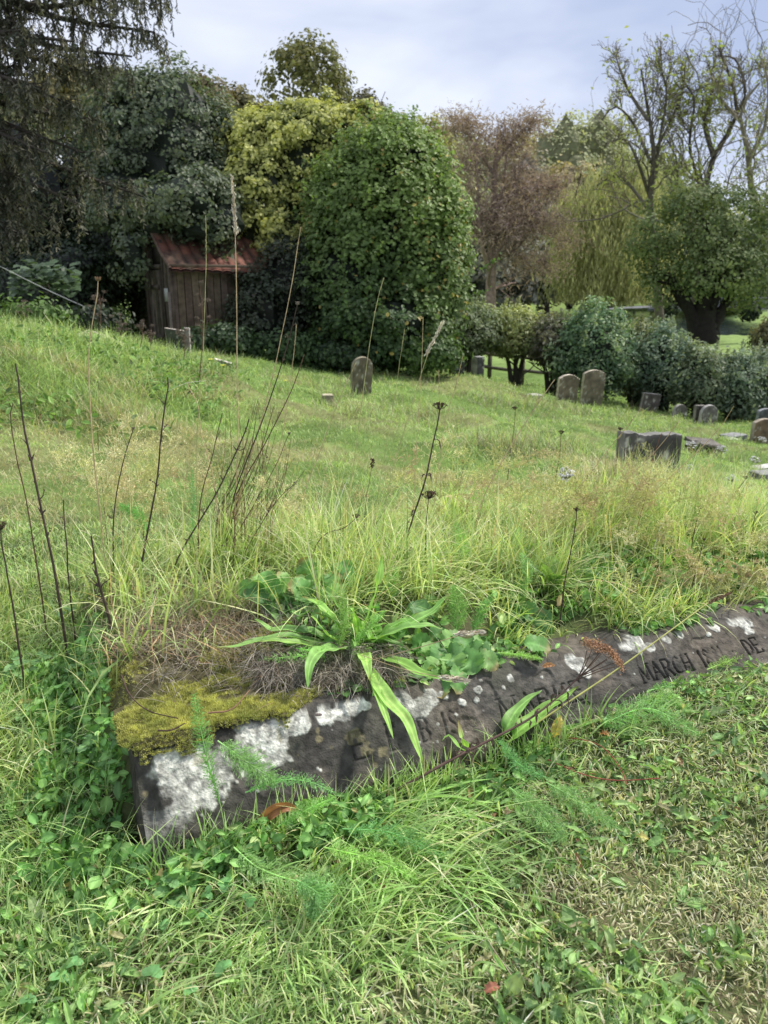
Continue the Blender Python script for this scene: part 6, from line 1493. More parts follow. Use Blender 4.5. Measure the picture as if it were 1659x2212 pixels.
def yarrows():
    r = np.random.default_rng(961)
    FG = (.16, .30, .07); FB = (.14, .27, .09)
    L = [([(475, 1735, 1.10), (448, 1640, 1.10), (418, 1500, 1.13)], .034, FG, 'feathery yarrow leaf standing upright before the pale lichen patch'),
         ([(530, 1712, 1.12), (600, 1686, 1.11), (665, 1688, 1.10), (722, 1712, 1.09)], .026, FB, 'feathery yarrow leaf arching right across the foot of the stone'),
         ([(470, 1600, 1.13), (540, 1650, 1.12), (600, 1690, 1.11)], .050, FB, 'broad hazy yarrow leaf slanting over the stone right of the upright one'),
         ([(600, 1785, 1.08), (660, 1750, 1.09), (722, 1722, 1.12)], .026, FG, 'yellowish yarrow leaf just right of the orange fallen leaf'),
         ([(505, 1830, 1.02), (560, 1875, 1.0), (650, 1905, .98), (780, 1922, .98)], .052, FB, 'largest yarrow leaf trailing right below the clover'),
         ([(640, 1900, .97), (690, 1935, .95), (670, 1980, .93)], .045, FB, 'drooping yarrow leaf under the largest one'),
         ([(740, 1790, 1.1), (850, 1800, 1.08), (960, 1850, 1.05)], .040, FB, 'yarrow leaf lying in the flopped grass right of centre'),
         ([(700, 1830, 1.06), (820, 1860, 1.02), (900, 1900, 1.0)], .036, FG, 'yarrow leaf hidden in lush grass below the middle of the stone'),
         ([(1290, 1570, 1.42), (1400, 1530, 1.44), (1510, 1590, 1.38)], .070, FB, 'wide yarrow leaf arching over the grass at the right foot of the kerb'),
         ([(1370, 1520, 1.5), (1440, 1510, 1.5), (1490, 1550, 1.46)], .055, FB, 'yarrow leaf behind the wide one at the right foot of the kerb'),
         ([(1400, 1530, 1.55), (1470, 1470, 1.62), (1515, 1435, 1.68)], .035, FG, 'yarrow leaf pointing up right along the far end of the kerb'),
         ([(1520, 1500, 1.62), (1590, 1420, 1.72), (1625, 1395, 1.78)], .032, FG, 'yarrow leaf at the far right end of the kerb'),
         ([(1075, 1410, 1.42), (1120, 1414, 1.40), (1172, 1424, 1.38)], .018, FG, 'small yarrow leaf lying flat on the stone beside the round leaves'),
         ([(1180, 1690, 1.22), (1250, 1730, 1.18), (1330, 1790, 1.12)], .05, FB, 'soft yarrow leaf in the turf below the yellow leaf'),
         ([(1100, 1700, 1.2), (1170, 1760, 1.15), (1220, 1830, 1.1)], .05, FB, 'second soft yarrow leaf left of the one below the yellow leaf'),
         ([(730, 1400, 1.48), (745, 1340, 1.48), (740, 1290, 1.5)], .040, FG, 'yarrow leaf standing in the middle of the plantain rosette'),
         ([(760, 1400, 1.48), (790, 1360, 1.46), (830, 1320, 1.47)], .030, FG, 'yarrow leaf slanting right out of the plantain rosette'),
         ([(640, 1400, 1.45), (690, 1412, 1.4), (560, 1425, 1.42)], .03, FG, 'yarrow leaf under the left leaves of the rosette'),
         ([(985, 1370, 1.6), (990, 1310, 1.62), (980, 1265, 1.65)], .045, FG, 'bushy upright yarrow leaf above the second round-leaved clump'),
         ([(1020, 1380, 1.6), (1040, 1320, 1.62), (1065, 1285, 1.64)], .035, FG, 'yarrow leaf leaning right above the second round-leaved clump'),
         ([(1130, 1280, 1.8), (1140, 1240, 1.8), (1128, 1195, 1.85)], .035, FB, 'blue-green yarrow leaf behind the dock leaves'),
         ([(412, 1190, 2.1), (418, 1090, 2.1), (414, 1010, 2.1)], .04, FB, 'tall yarrow leaf in the long grass among the dead stalks'),
         ([(320, 1150, 2.0), (300, 1110, 2.0), (260, 1090, 2.0)], .05, FG, 'yarrow leaf in long grass left of the dead stalks'),
         ([(850, 1320, 1.7), (845, 1260, 1.75), (860, 1225, 1.8)], .04, FG, 'yarrow leaf above the rosette left of the dark flower stalk'),
         ([(1180, 1680, 1.25), (1120, 1650, 1.27), (1080, 1600, 1.30)], .035, FB, 'yarrow leaf tangled through the lying plantain'),
         ([(990, 1240, 1.9), (1000, 1180, 1.95), (985, 1130, 2.0)], .05, FG, 'pale upright yarrow leaf in the long grass behind the rosette')]
    for pts, w, c, lab in L:
        P = clear(px3(pts), .02); w = w * r.uniform(.95, 1.2); c = np.array(c) * r.uniform(1.0, 1.35) * np.array([r.uniform(.8, 1.2), 1, 1]); g = frond(P, w, c, r, nl=int(26 + w * 300)); 
        tag(g.build('yarrow_leaf', M_leaf, loc=P[0], smooth=False), lab, 'plant', 'feathery yarrow leaves')
yarrows()
# ------------------------------------------------------------------ dead stalks, seed heads
def heads(o, kind, p, d, r, sc, base):
    d = norm(np.asarray(d, float)); TV, TF, TC = hexleaf(); g = Geo()
    if kind == 'cup':
        for k in range(9):
            a = k / 9 * 2 * PI; s = np.array([math.cos(a), math.sin(a), .2])
            tubes(g, resample([p, p + s * .004 * sc + [0, 0, .001], p + s * .006 * sc + [0, 0, .006 * sc]], 5)[None], np.array([[.0016, .0022, .0018, .0014, .0006]]) * sc, 5, (.17, .11, .06))
        blob_core(g, p + [0, 0, .001], np.array([.005, .005, .0025]) * sc, (.12, .08, .05), 1)
        nm = 'seed_cup'
    elif kind == 'bud':
        blob_core(g, p, np.array([.0045, .0045, .004]) * sc, (.13, .11, .09), 2)
        for k in range(7):
            a = k / 7 * 2 * PI; s = np.array([math.cos(a), math.sin(a), .6]); tubes(g, np.array([[p, p + s * .004 * sc, p + s * .006 * sc]]), np.array([[.0015, .001, .0004]]) * sc, 4, (.10, .08, .06))
        nm = 'bud'
    elif kind == 'yarrow' or kind == 'white' or kind == 'tan':
        n = 26 if sc > .7 else 16
        a = r.uniform(0, 2 * PI, n); q = np.sqrt(r.random(n)) * .021 * sc
        top = p + np.c_[np.cos(a) * q, np.sin(a) * q, .022 * sc - q * .35 + r.normal(size=n) * .0012]
        if kind == 'white': top[:, 2] += np.sin(a) * q * .6
        mid = p + (top - p) * .45 + np.c_[np.zeros((n, 2)), np.full(n, .004 * sc)] * 0 + np.c_[np.cos(a) * q * .2, np.sin(a) * q * .2, np.zeros(n)]
        cs = (.05, .038, .028) if kind == 'yarrow' else (.16, .17, .07)
        tubes(g, np.stack([np.repeat(p[None], n, 0), mid, top], 1), np.full((n, 3), .0007 * max(sc, .6)), 4, cs)
        gs = g.build('branchlets', M_dry, o, loc=base); g = Geo()
        m = 9; st = np.repeat(top, m, 0) + r.normal(size=(n * m, 3)) * [.0024 * sc, .0024 * sc, .0012 * sc]
        col = {'yarrow': (.075, .045, .03), 'white': (.74, .74, .70), 'tan': (.34, .16, .07)}[kind]
        scatter(g, TV * [1, 1, 1.5], TF, TC, st, frames(r.normal(size=st.shape) * .6 + [0, 0, .8], r=r), r.uniform(.003, .0048, len(st)) * sc, np.asarray(col) * r.uniform(.55, 1.35, (len(st), 1)))
        nm = 'flower_head'
    elif kind == 'spike':   # long grass spike, p is its top
        n = 150; t = r.random(n) ** .9; L = sc
        c = p - d * (t * L)[:, None] + r.normal(size=(n, 3)) * .0022
        dd = norm(d + r.normal(size=(n, 3)) * .35); xx = norm(np.cross(dd, r.normal(size=dd.shape)))
        TV2, TF2, TC2 = diamond(); scatter(g, TV2 * [.5, 1, 1], TF2, TC2, c, np.stack([xx, dd, np.cross(xx, dd)], -1), r.uniform(.008, .014, n), np.array([.55, .48, .38]) * r.uniform(.55, 1.4, (n, 1)))
        nm = 'seed_spike'
    elif kind == 'fine':
        n = 34; t = r.random(n); c = p - d * (t * sc)[:, None] + r.normal(size=(n, 3)) * .0006
        dd = norm(d + r.normal(size=(n, 3)) * .12); xx = norm(np.cross(dd, r.normal(size=dd.shape)))
        TV2, TF2, TC2 = diamond(); scatter(g, TV2 * [.3, 1, 1], TF2, TC2, c, np.stack([xx, dd, np.cross(xx, dd)], -1), r.uniform(.006, .010, n), np.array([.36, .32, .18]) * r.uniform(.6, 1.3, (n, 1)))
        nm = 'seed_spike'
    elif kind == 'knob':
        n = 42; t = r.random(n); c = p - d * (t * .020 * sc)[:, None] + r.normal(size=(n, 3)) * .0022 * sc
        scatter(g, TV, TF, TC, c, frames(r.normal(size=(n, 3)), r=r), r.uniform(.004, .006, n) * sc, np.array([.06, .035, .025]) * r.uniform(.5, 1.6, (n, 1))); nm = 'seed_head'
    elif kind == 'rust':
        n = 60; t = r.random(n); c = p - d * (t * .03 * sc)[:, None] + r.normal(size=(n, 3)) * .003 * sc
        scatter(g, TV, TF, TC, c, frames(r.normal(size=(n, 3)), r=r), r.uniform(.004, .006, n) * sc, np.array([.20, .085, .045]) * r.uniform(.5, 1.6, (n, 1))); nm = 'seed_head'
    g.build(nm, M_dry, o, loc=base, smooth=False)

DKc, BRc, TNc, GNc = (.065, .048, .038), (.11, .07, .045), (.46, .35, .21), (.38, .37, .17)
STALKS = [ # points, Y at base, Y at tip, radius, colour, head, head scale, label
 ([(33, 785), (48, 915), (70, 1015), (118, 1245)], 1.75, 1.8, .0033, DKc, None, 1, 'thick dark dead stalk at the far left, tallest of the dark ones there', 'dock_stalk'),
 ([(28, 872), (22, 900), (36, 1000), (60, 1105)], 1.9, 1.9, .0017, BRc, None, 1, 'thin brown hooked stalk just left of the thick dark one', 'dry_stalk'),
 ([(212, 605), (195, 700), (188, 790), (200, 980), (215, 1110)], 2.0, 1.95, .0016, TNc, 'cup', 1.15, 'straight tan stalk topped by an open brown seed cup, on the left', 'cup_stalk'),
 ([(362, 815), (345, 930), (335, 1040), (308, 1200)], 1.9, 1.9, .0027, DKc, None, 1, 'dark broken-off stalk with a spider thread tied to its top', 'dock_stalk'),
 ([(288, 925), (268, 990), (245, 1110)], 1.95, 1.95, .0016, DKc, 'bud', .8, 'short dark curved stalk with a tiny bud left of the broken-off one', 'bud_stalk'),
 ([(137, 1080), (142, 1160), (148, 1250)], 1.8, 1.8, .0018, DKc, None, 1, 'short plain dark stick right of the thick far-left stalk', 'dry_stalk'),
 ([(197, 1158), (212, 1240), (237, 1340)], 1.6, 1.6, .0033, DKc, None, 1, 'stout black stick nearest to the mossy end of the grave', 'dock_stalk'),
 ([(501, 380), (506, 480), (510, 640), (512, 800), (514, 960), (508, 1100)], 2.1, 2.05, .0015, TNc, 'spike', .135, 'tallest grass stalk with a thick pale seed spike reaching over the ivy', 'grass_stalk'),
 ([(444, 465), (443, 600), (438, 780), (425, 1010)], 2.1, 2.05, .0010, GNc, 'fine', .11, 'very thin upright grass stalk left of the tallest one', 'grass_stalk'),
 ([(650, 490), (632, 600), (600, 760), (560, 920), (512, 1100)], 2.1, 2.0, .0013, TNc, 'fine', .15, 'long slender grass stalk leaning right beside the shed roof', 'grass_stalk'),
 ([(643, 655), (620, 750), (575, 890), (500, 1090)], 2.05, 2.0, .0018, DKc, 'bud', 1.1, 'dark stalk with a pale knob bud in front of the ivy', 'bud_stalk'),
 ([(640, 702), (632, 780), (618, 880), (590, 1060)], 2.1, 2.1, .0009, TNc, 'fine', .06, 'short thin straw stalk right under the knob bud', 'grass_stalk'),
 ([(657, 765), (625, 850), (570, 960), (500, 1095)], 2.1, 2.1, .0017, BRc, None, 1, 'plain brown stalk leaning right below the knob bud', 'dry_stalk'),
 ([(829, 600), (815, 660), (798, 760), (775, 940), (752, 1110)], 2.1, 2.05, .0012, GNc, 'fine', .10, 'bent grass stalk with a loose spikelet left of the lone headstone top', 'grass_stalk'),
 ([(768, 785), (730, 870), (690, 980), (635, 1130)], 2.15, 2.1, .0011, TNc, 'fine', .06, 'thin straw stalk crossing just left of the lone headstone', 'grass_stalk'),
 ([(480, 893), (460, 980), (432, 1090)], 2.0, 2.0, .0015, BRc, None, 1, 'short brown stalk in the middle of the stalk cluster', 'dry_stalk'),
 ([(538, 905), (505, 985), (470, 1060), (385, 1205)], 1.9, 1.9, .0026, DKc, None, 1, 'rough black stick leaning right with a pale feathery tuft on it', 'dock_stalk'),
 ([(404, 828), (428, 870), (436, 940), (460, 1030)], 2.1, 2.1, .0014, TNc, None, 1, 'kinked tan stalk right of the broken-off dark one', 'dry_stalk'),
 ([(625, 936), (600, 1000), (555, 1080), (500, 1180)], 2.0, 2.0, .0012, BRc, 'bud', .8, 'brown stalk with a small open bud low in the stalk cluster', 'bud_stalk'),
 ([(636, 1042), (590, 1090), (525, 1200)], 1.9, 1.9, .0011, BRc, 'bud', .5, 'short brown stalk with a tiny tip low in the stalk cluster', 'bud_stalk'),
 ([(805, 992), (797, 1040), (788, 1090)], 2.1, 2.1, .0009, BRc, 'knob', 1.2, 'plantain stalk with a black oval seed head in mid picture', 'plantain_stalk'),
 ([(769, 1120), (745, 1140), (690, 1170)], 1.85, 1.85, .0012, BRc, 'yarrow', .48, 'small dark flower head bent over above the round leaves', 'yarrow_stalk'),
 ([(950, 885), (932, 960), (915, 1040), (893, 1110), (878, 1170)], 1.95, 1.9, .0028, (.07, .05, .045), 'yarrow', .85, 'thick dead yarrow stalk with a dark flat head right of the middle', 'yarrow_stalk'),
 ([(926, 1078), (922, 1120), (920, 1180)], 1.9, 1.9, .0014, (.07, .05, .045), 'yarrow', .95, 'short dead yarrow with a wide dark head just below the tall one', 'yarrow_stalk'),
 ([(914, 685), (912, 760), (905, 900), (895, 1060)], 2.15, 2.1, .0010, TNc, 'fine', .12, 'upright thin grass stalk left of the branched pale one', 'grass_stalk'),
 ([(957, 695), (925, 770), (885, 900), (835, 1080)], 2.1, 2.05, .0012, GNc, 'spike', .10, 'grass stalk with a loose branched pale spike, above the tall dead yarrow', 'grass_stalk'),
 ([(874, 712), (860, 800), (840, 930), (812, 1100)], 2.15, 2.1, .0009, GNc, 'fine', .06, 'thin grass stalk right of the lone headstone', 'grass_stalk'),
 ([(1000, 768), (985, 830), (960, 920), (940, 1060)], 2.15, 2.1, .0009, TNc, 'fine', .11, 'straw grass stalk right of the tall dead yarrow head', 'grass_stalk'),
 ([(948, 800), (950, 870), (955, 960), (950, 1080)], 2.2, 2.2, .0007, TNc, 'fine', .06, 'thread thin straw stalk behind the tall dead yarrow head', 'grass_stalk'),
 ([(1198, 820), (1150, 890), (1100, 970), (1040, 1090)], 2.1, 2.1, .0013, TNc, 'fine', .13, 'pale grass stalk leaning far right toward the shouldered headstone', 'grass_stalk'),
 ([(1245, 1105), (1236, 1160), (1222, 1240), (1215, 1290)], 1.75, 1.75, .0014, DKc, 'yarrow', .42, 'dark stalk with a compact black head standing right of centre', 'yarrow_stalk'),
 ([(1585, 877), (1540, 940), (1460, 1020), (1370, 1110)], 2.3, 2.1, .0011, TNc, 'fine', .08, 'long pale grass stalk crossing the toppled tomb', 'grass_stalk'),
 ([(1372, 898), (1320, 960), (1260, 1040), (1180, 1130)], 2.2, 2.1, .0011, TNc, 'fine', .08, 'long pale grass stalk crossing in front of the grey block', 'grass_stalk'),
 ([(1470, 905), (1420, 970), (1350, 1040), (1290, 1110)], 2.3, 2.2, .0009, TNc, 'fine', .06, 'thin grass stalk crossing the right half of the grey block', 'grass_stalk'),
 ([(1430, 935), (1410, 1000), (1400, 1060), (1380, 1130)], 2.2, 2.2, .0009, (.20, .08, .05), None, 1, 'thin reddish stalk in front of the grey block', 'dry_stalk'),
 ([(503, 1105), (508, 1130), (505, 1200)], 1.85, 1.85, .0013, BRc, 'rust', .7, 'short stalk with knobbly reddish brown seeds low in the stalk cluster', 'dock_stalk'),
 ([(87, 895), (86, 960), (80, 1040)], 2.3, 2.3, .0008, TNc, 'rust', .45, 'thin stalk with a small rusty head at the far left', 'dry_stalk'),
 ([(212, 825), (214, 880), (212, 950)], 2.5, 2.5, .0008, BRc, 'bud', .5, 'thin stalk with a tiny bud behind the tan cup stalk', 'bud_stalk'),
 ([(2, 1145), (10, 1200), (20, 1260)], 1.6, 1.6, .0018, DKc, 'yarrow', .75, 'dark clustered seed head cut by the left edge', 'yarrow_stalk'),
 ([(1512, 1100), (1500, 1150), (1490, 1210)], 2.1, 2.1, .0012, BRc, 'yarrow', .36, 'small brown head on a leaning stalk at the right', 'yarrow_stalk'),
 ([(1632, 1110), (1626, 1150), (1620, 1200)], 2.2, 2.2, .0011, DKc, 'yarrow', .36, 'small dark head near the right edge', 'yarrow_stalk'),
 ([(1521, 1168), (1510, 1210), (1498, 1260)], 1.95, 1.95, .0010, DKc, 'yarrow', .30, 'smallest dark head at the right, just below the leaning one', 'yarrow_stalk'),
 ([(1212, 938), (1208, 990), (1200, 1040)], 3.6, 3.6, .0016, BRc, 'yarrow', .80, 'brown flat head standing in the rough grass below the headstones', 'yarrow_stalk'),
 ([(1113, 886), (1108, 940), (1100, 1000)], 4.2, 4.2, .0018, BRc, 'yarrow', .9, 'brown forked head in rough grass left of the shouldered headstone', 'yarrow_stalk'),
 ([(1000, 992), (996, 1030), (985, 1080)], 2.6, 2.6, .0010, BRc, 'rust', .5, 'small rusty head above the hazy grass right of the dead yarrow', 'dry_stalk'),
 ([(1340, 930), (1335, 970), (1330, 1010)], 4.4, 4.4, .0016, BRc, 'yarrow', .8, 'brown head left above the grey block', 'yarrow_stalk'),
 ([(1610, 1035), (1590, 1060), (1560, 1100)], 2.8, 2.8, .0016, DKc, 'yarrow', .55, 'dark forked heads among white flowers at the right edge', 'yarrow_stalk'),
 ([(1218, 1036), (1213, 1070), (1205, 1110)], 2.15, 2.15, .0013, GNc, 'white', 1.2, 'white yarrow flower head standing lowest and nearest, left of the grey block', 'yarrow_flower'),
 ([(1493, 968), (1490, 1000), (1485, 1040)], 5.0, 5.0, .0018, GNc, 'white', 1.6, 'white yarrow flower head just below the toppled tomb', 'yarrow_flower'),
 ([(1560, 977), (1556, 1010), (1552, 1040)], 5.2, 5.2, .0018, GNc, 'white', 1.6, 'white yarrow flower head right of the one below the toppled tomb', 'yarrow_flower'),
 ([(1632, 1000), (1630, 1030), (1628, 1060)], 4.6, 4.6, .0018, GNc, 'white', 1.4, 'white yarrow flower head at the right edge', 'yarrow_flower'),
 ([(1580, 1042), (1576, 1070), (1570, 1100)], 3.4, 3.4, .0014, GNc, 'white', 1.2, 'white yarrow flower beside the dark forked heads', 'yarrow_flower'),
 ([(1645, 955), (1644, 980), (1642, 1010)], 6.2, 6.2, .002, GNc, 'white', 1.6, 'farthest white yarrow flower near the pale flat slab', 'yarrow_flower'),
 ([(1492, 1015), (1480, 1060), (1460, 1120)], 3.0, 3.0, .0012, GNc, 'white', .7, 'small white yarrow flower right below the grey block corner', 'yarrow_flower'),
]
def stalks():
    r = np.random.default_rng(971)
    for pts, Yb, Yt, rad, col, hd, hs, lab, nm in STALKS:
        n = len(pts); Ys = np.linspace(Yt, Yb, n); P = np.array([at(a, b, y) for (a, b), y in zip(pts, Ys)])
        gz = float(hT(P[-1:, 0], P[-1:, 1])[0]) - .02
        if P[-1, 2] > gz + .02:
            d = P[-1] - P[-2]; k = (P[-1, 2] - gz); ext = P[-1] + d / max(abs(d[2]), .03) * min(k, .12) * .6; ext = P[-1] + np.array([np.clip(ext[0] - P[-1, 0], -.06, .06), 0, -k]); P = np.vstack([P, ext])
        P = P[::-1]; m = 26; Q = resample(P, m)
        Q[1:-1] += np.cumsum(r.normal(size=(m - 2, 3)), 0) * .0004
        base = Q[0]; cat = {'dock_stalk': 'dead stalk', 'dry_stalk': 'dry stalk', 'cup_stalk': 'dry stalk', 'bud_stalk': 'dry stalk', 'grass_stalk': 'grass stalk', 'plantain_stalk': 'seed head', 'yarrow_stalk': 'dead yarrow', 'yarrow_flower': 'flower'}[nm]
        o = empty(nm, base, lab, cat, 'stalks standing up from the long grass')
        g = Geo(); R = np.linspace(rad * 1.15, rad * .6, m) * (1.2 if rad < .002 else .88); 
        if nm in ('dock_stalk', 'yarrow_stalk'): R = R * (1 + .25 * r.random(m))
        tubes(g, Q[None], R[None], 6, np.array(col) * (1 + .0 * m))
        c = g.c[-1] * (.7 + .6 * fnoise(g.v[-1], 60, 3, 3))[:, None]; g.c[-1] = c
        if nm == 'dock_stalk':   # nodes, broken side stubs and curled leaf remains
            for k in range(7):
                i = int(r.integers(3, m - 2)); s = norm(r.normal(size=3) + [0, 0, .8])
                tubes(g, np.array([[Q[i] - [0, 0, .002], Q[i] + s * .007, Q[i] + s * .014 + [0, 0, .003]]]), np.array([[rad * 1.25, rad * .6, rad * .3]]), 5, np.array(col) * 1.4)
        g.build('stem', M_dry, o, loc=base)
        if nm in ('dry_stalk', 'bud_stalk', 'dock_stalk'):   # fine side twigs and dried husks
            TV, TF, TC = hexleaf()
            for k in range(5):
                g = Geo(); i = int(r.integers(6, m - 2)); s = norm(r.normal(size=3) * [1, .6, .4] + [0, 0, .9]); L = r.uniform(.012, .045)
                tw = resample([Q[i], Q[i] + s * L * .5 + r.normal(size=3) * .003, Q[i] + s * L], 6); tubes(g, tw[None], np.linspace(rad * .5, rad * .2, 6)[None], 4, np.array(col) * 1.3)
                q = tw[[3, 4, 5, 5]] + r.normal(size=(4, 3)) * .0015; scatter(g, TV, TF, TC, q, frames(r.normal(size=(4, 3)), r=r), r.uniform(.003, .006, 4), np.array([.12, .085, .06]) * r.uniform(.6, 1.5, (4, 1)))
                g.build('twig', M_dry, o, loc=base, smooth=False)
        if nm == 'yarrow_stalk' and rad > .002:
            g = Geo()
            for k in range(16):
                i = int(r.integers(4, m - 3)); s = norm(r.normal(size=3)); L = r.uniform(.01, .03)
                ribbon(g, resample([Q[i], Q[i] + s * L * .5 + [0, 0, .004], Q[i] + s * L * .8 - [0, 0, L * .6]], 8), .004, LANCE, fold=.8, nc=5, col=(.09, .06, .05), r=r, twist=3)
            g.build('withered_leaves', M_dry, o, loc=base)
        if hd: heads(o, hd, Q[-1], Q[-1] - Q[-3], r, hs, base)
    # spider thread
    P = resample([at(362, 845, 1.9), at(400, 828, 1.92), at(445, 822, 2.06)], 8); g = Geo(); tubes(g, P[None], np.full((1, 8), .0004), 3, (.5, .5, .45)); tag(g.build('dry_grass_stalk', M_dry, loc=P[0]), 'thin straw bridging the broken-off dark stalk and the thin upright grass', 'grass stalk')
    # bare brown extra stems in the cluster
    for k in range(46):
        x0 = r.uniform(455, 590); x1 = x0 + r.uniform(-20, 110); y1 = r.uniform(860, 1030)
        P = px3([(x1, y1, 2.1), ((x0 + x1) / 2 + 8, (y1 + 1120) / 2, 2.1), (x0, 1120, 2.1)]); b = P[-1].copy(); b[2] = float(hT(b[None, 0], b[None, 1])[0]); P = resample(np.vstack([P, b])[::-1], 14)
        g = Geo(); tubes(g, P[None], np.linspace(.0010, .0005, 14)[None], 4, np.array([(.16, .09, .05), (.30, .22, .12), (.07, .05, .04)][k % 3]))
        tag(g.build('thin_stem', M_dry, loc=P[0]), 'thin bare stem in the dense bunch of stems under the tallest grass stalk', 'dry stalk', 'thin stems bunched under the tallest grass stalk')
stalks()

def kerbside():
    r = np.random.default_rng(981)
    # dead yarrow leaning over the stone with tan head
    Q = resample(px3([(829, 1722, 1.235), (905, 1680, 1.25), (994, 1631, 1.28), (1130, 1561, 1.33), (1200, 1510, 1.36), (1255, 1458, 1.39)]), 30)
    b = Q[0].copy(); b[2] = float(hT(b[None, 0], b[None, 1])[0]); base = b
    o = empty('yarrow_stalk', base, 'dead yarrow leaning across the kerb with a tan flat flower head', 'dead yarrow')
    g = Geo(); tubes(g, np.vstack([b, Q])[None], np.linspace(.0036, .0018, 31)[None], 6, (.11, .07, .06)); 
    tips = px3([(1268, 1400, 1.40), (1280, 1395, 1.42), (1295, 1405, 1.39), (1305, 1400, 1.42), (1320, 1412, 1.39), (1330, 1425, 1.38), (1340, 1432, 1.40), (1290, 1412, 1.36), (1312, 1420, 1.37)])
    S = []; e = Q[-1]
    for t in tips: S.append(resample([e + (Q[-3] - e) * r.uniform(0, .6), e * .55 + t * .45 + [0, 0, -.004], t - [0, 0, .006]], 7))
    tubes(g, np.array(S), np.broadcast_to(np.linspace(.0012, .0007, 7), (len(S), 7)), 5, (.10, .065, .05)); g.build('stem', M_dry, o, loc=base)
    g = Geo(); TV, TF, TC = hexleaf(); n = 1500
    axis = resample(px3([(1262, 1386, 1.41), (1290, 1392, 1.40), (1318, 1404, 1.39), (1344, 1436, 1.38)]), 40)
    i = r.integers(0, 40, n); lob = np.array([math.sin(k * 1.1) for k in range(40)])
    C = axis[i] + np.c_[r.normal(size=n) * .003, r.normal(size=n) * .012, (r.random(n) ** .7 - .75) * .016 + lob[i] * .0015]
    scatter(g, TV, TF, TC, C, frames(r.normal(size=(n, 3)) + [0, 0, .6], r=r), r.uniform(.0022, .004, n), np.array([.33, .19, .11]) * r.uniform(.5, 1.4, (n, 1))); g.build('flower_head', M_dry, o, loc=base, smooth=False)
    g = Geo()
    for k in range(26):
        j = int(r.integers(1, 27)); s = norm(r.normal(size=3)); L = r.uniform(.012, .035)
        ribbon(g, resample([Q[j], Q[j] + s * L * .5 + [0, 0, .004], Q[j] + s * L * .7 - [0, 0, L * .7]], 8), .0045, LANCE, fold=.9, nc=5, col=(.13, .09, .075), r=r, twist=4)
    g.build('withered_leaves', M_dry, o, loc=base)
    # long yellow stem with brown plantain head
    Q = resample(px3([(1080, 1615, 1.37), (1200, 1535, 1.42), (1330, 1448, 1.5), (1440, 1368, 1.58), (1530, 1302, 1.66)]), 26); base = Q[0] - [0, 0, .02]
    o = empty('plantain_stalk', base, 'long yellow-green stem crossing the inscription with a brown cylindrical seed head', 'seed head')
    g = Geo(); tubes(g, Q[None], np.linspace(.0019, .0014, 26)[None], 6, (.38, .38, .10)); g.build('stem', M_leaf, o, loc=base)
    g = Geo(); e = at(1580, 1280, 1.70); n = 420; t = r.random(n); C = Q[-1] * (1 - t[:, None]) + e * t[:, None]; C = C + norm(r.normal(size=(n, 3))) * (.0038 * (1 - .6 * t ** 3))[:, None]
    scatter(g, TV, TF, TC, C, frames(r.normal(size=(n, 3)), r=r), r.uniform(.0025, .0042, n), np.array([.17, .11, .07]) * r.uniform(.5, 1.6, (n, 1))); g.build('seed_head', M_dry, o, loc=base, smooth=False)
    # bent pale grass spikes near the rosette
    for pts, lab in [([(790, 1430, 1.45), (900, 1400, 1.42), (1010, 1368, 1.40), (1045, 1365, 1.40)], 'pale grass spike lying right over the upper rosette leaves'), ([(780, 1415, 1.42), (870, 1445, 1.36), (950, 1462, 1.33), (1010, 1470, 1.32)], 'pale grass spike lying over the low right rosette leaf')]:
        Q = resample(px3(pts), 18); oo = empty('grass_stalk', Q[0], lab, 'grass stalk'); g = Geo(); tubes(g, Q[None], np.full((1, 18), .0008), 4, (.38, .28, .17)); g.build('stem', M_dry, oo, loc=Q[0]); heads(oo, 'spike', Q[-1], Q[-1] - Q[-3], r, .055, Q[0])
    # thin pale stalk low in the foreground
    Q = resample(px3([(985, 1860, 1.06), (1020, 1980, .96), (1060, 2080, .88), (1105, 2170, .82)]), 16); Q[:, 2] = np.maximum(Q[:, 2], hT(Q[:, 0], Q[:, 1]) + .03)
    g = Geo(); tubes(g, Q[None], np.full((1, 16), .0007), 4, (.42, .36, .25)); tag(g.build('grass_stalk', M_dry, loc=Q[0]), 'long pale straw lying down the mown turf at the bottom', 'grass stalk')
    # fallen leaves
    def fallen(pts, w, col, lab, fold=.5):
        P = resample(px3(pts), 20); g = Geo(); ribbon(g, P, w, OVAL, fold=fold, ribs=4, nc=13, col=col, r=r, rib_col=.5, wob=.16, up=[0, -1, .6]); tag(g.build('fallen_leaf', M_leaf, loc=P[0]), lab, 'leaf')
    def fY(px, py): s_, v_ = face_sv(px, py); return float(face_pt(np.array([s_]), np.array([v_]))[0, 1])
    Yf = fY(600, 1740) - .035
    fallen([(557, 1782, Yf), (590, 1752, Yf), (620, 1742, Yf), (645, 1750, Yf)], .021, (.30, .12, .055), 'curled orange brown fallen leaf at the foot of the kerb', .9)
    Yf = fY(1205, 1560) - .05
    fallen([(1196, 1592, Yf), (1203, 1568, Yf), (1212, 1546, Yf + .01)], .021, (.50, .38, .07), 'yellow oval fallen leaf with brown specks beside the kerb', .15)
    fallen([(1172, 1440, 1.44), (1185, 1436, 1.44), (1198, 1438, 1.44)], .010, (.45, .20, .08), 'tiny red and yellow leaf lying on the stone', .3)
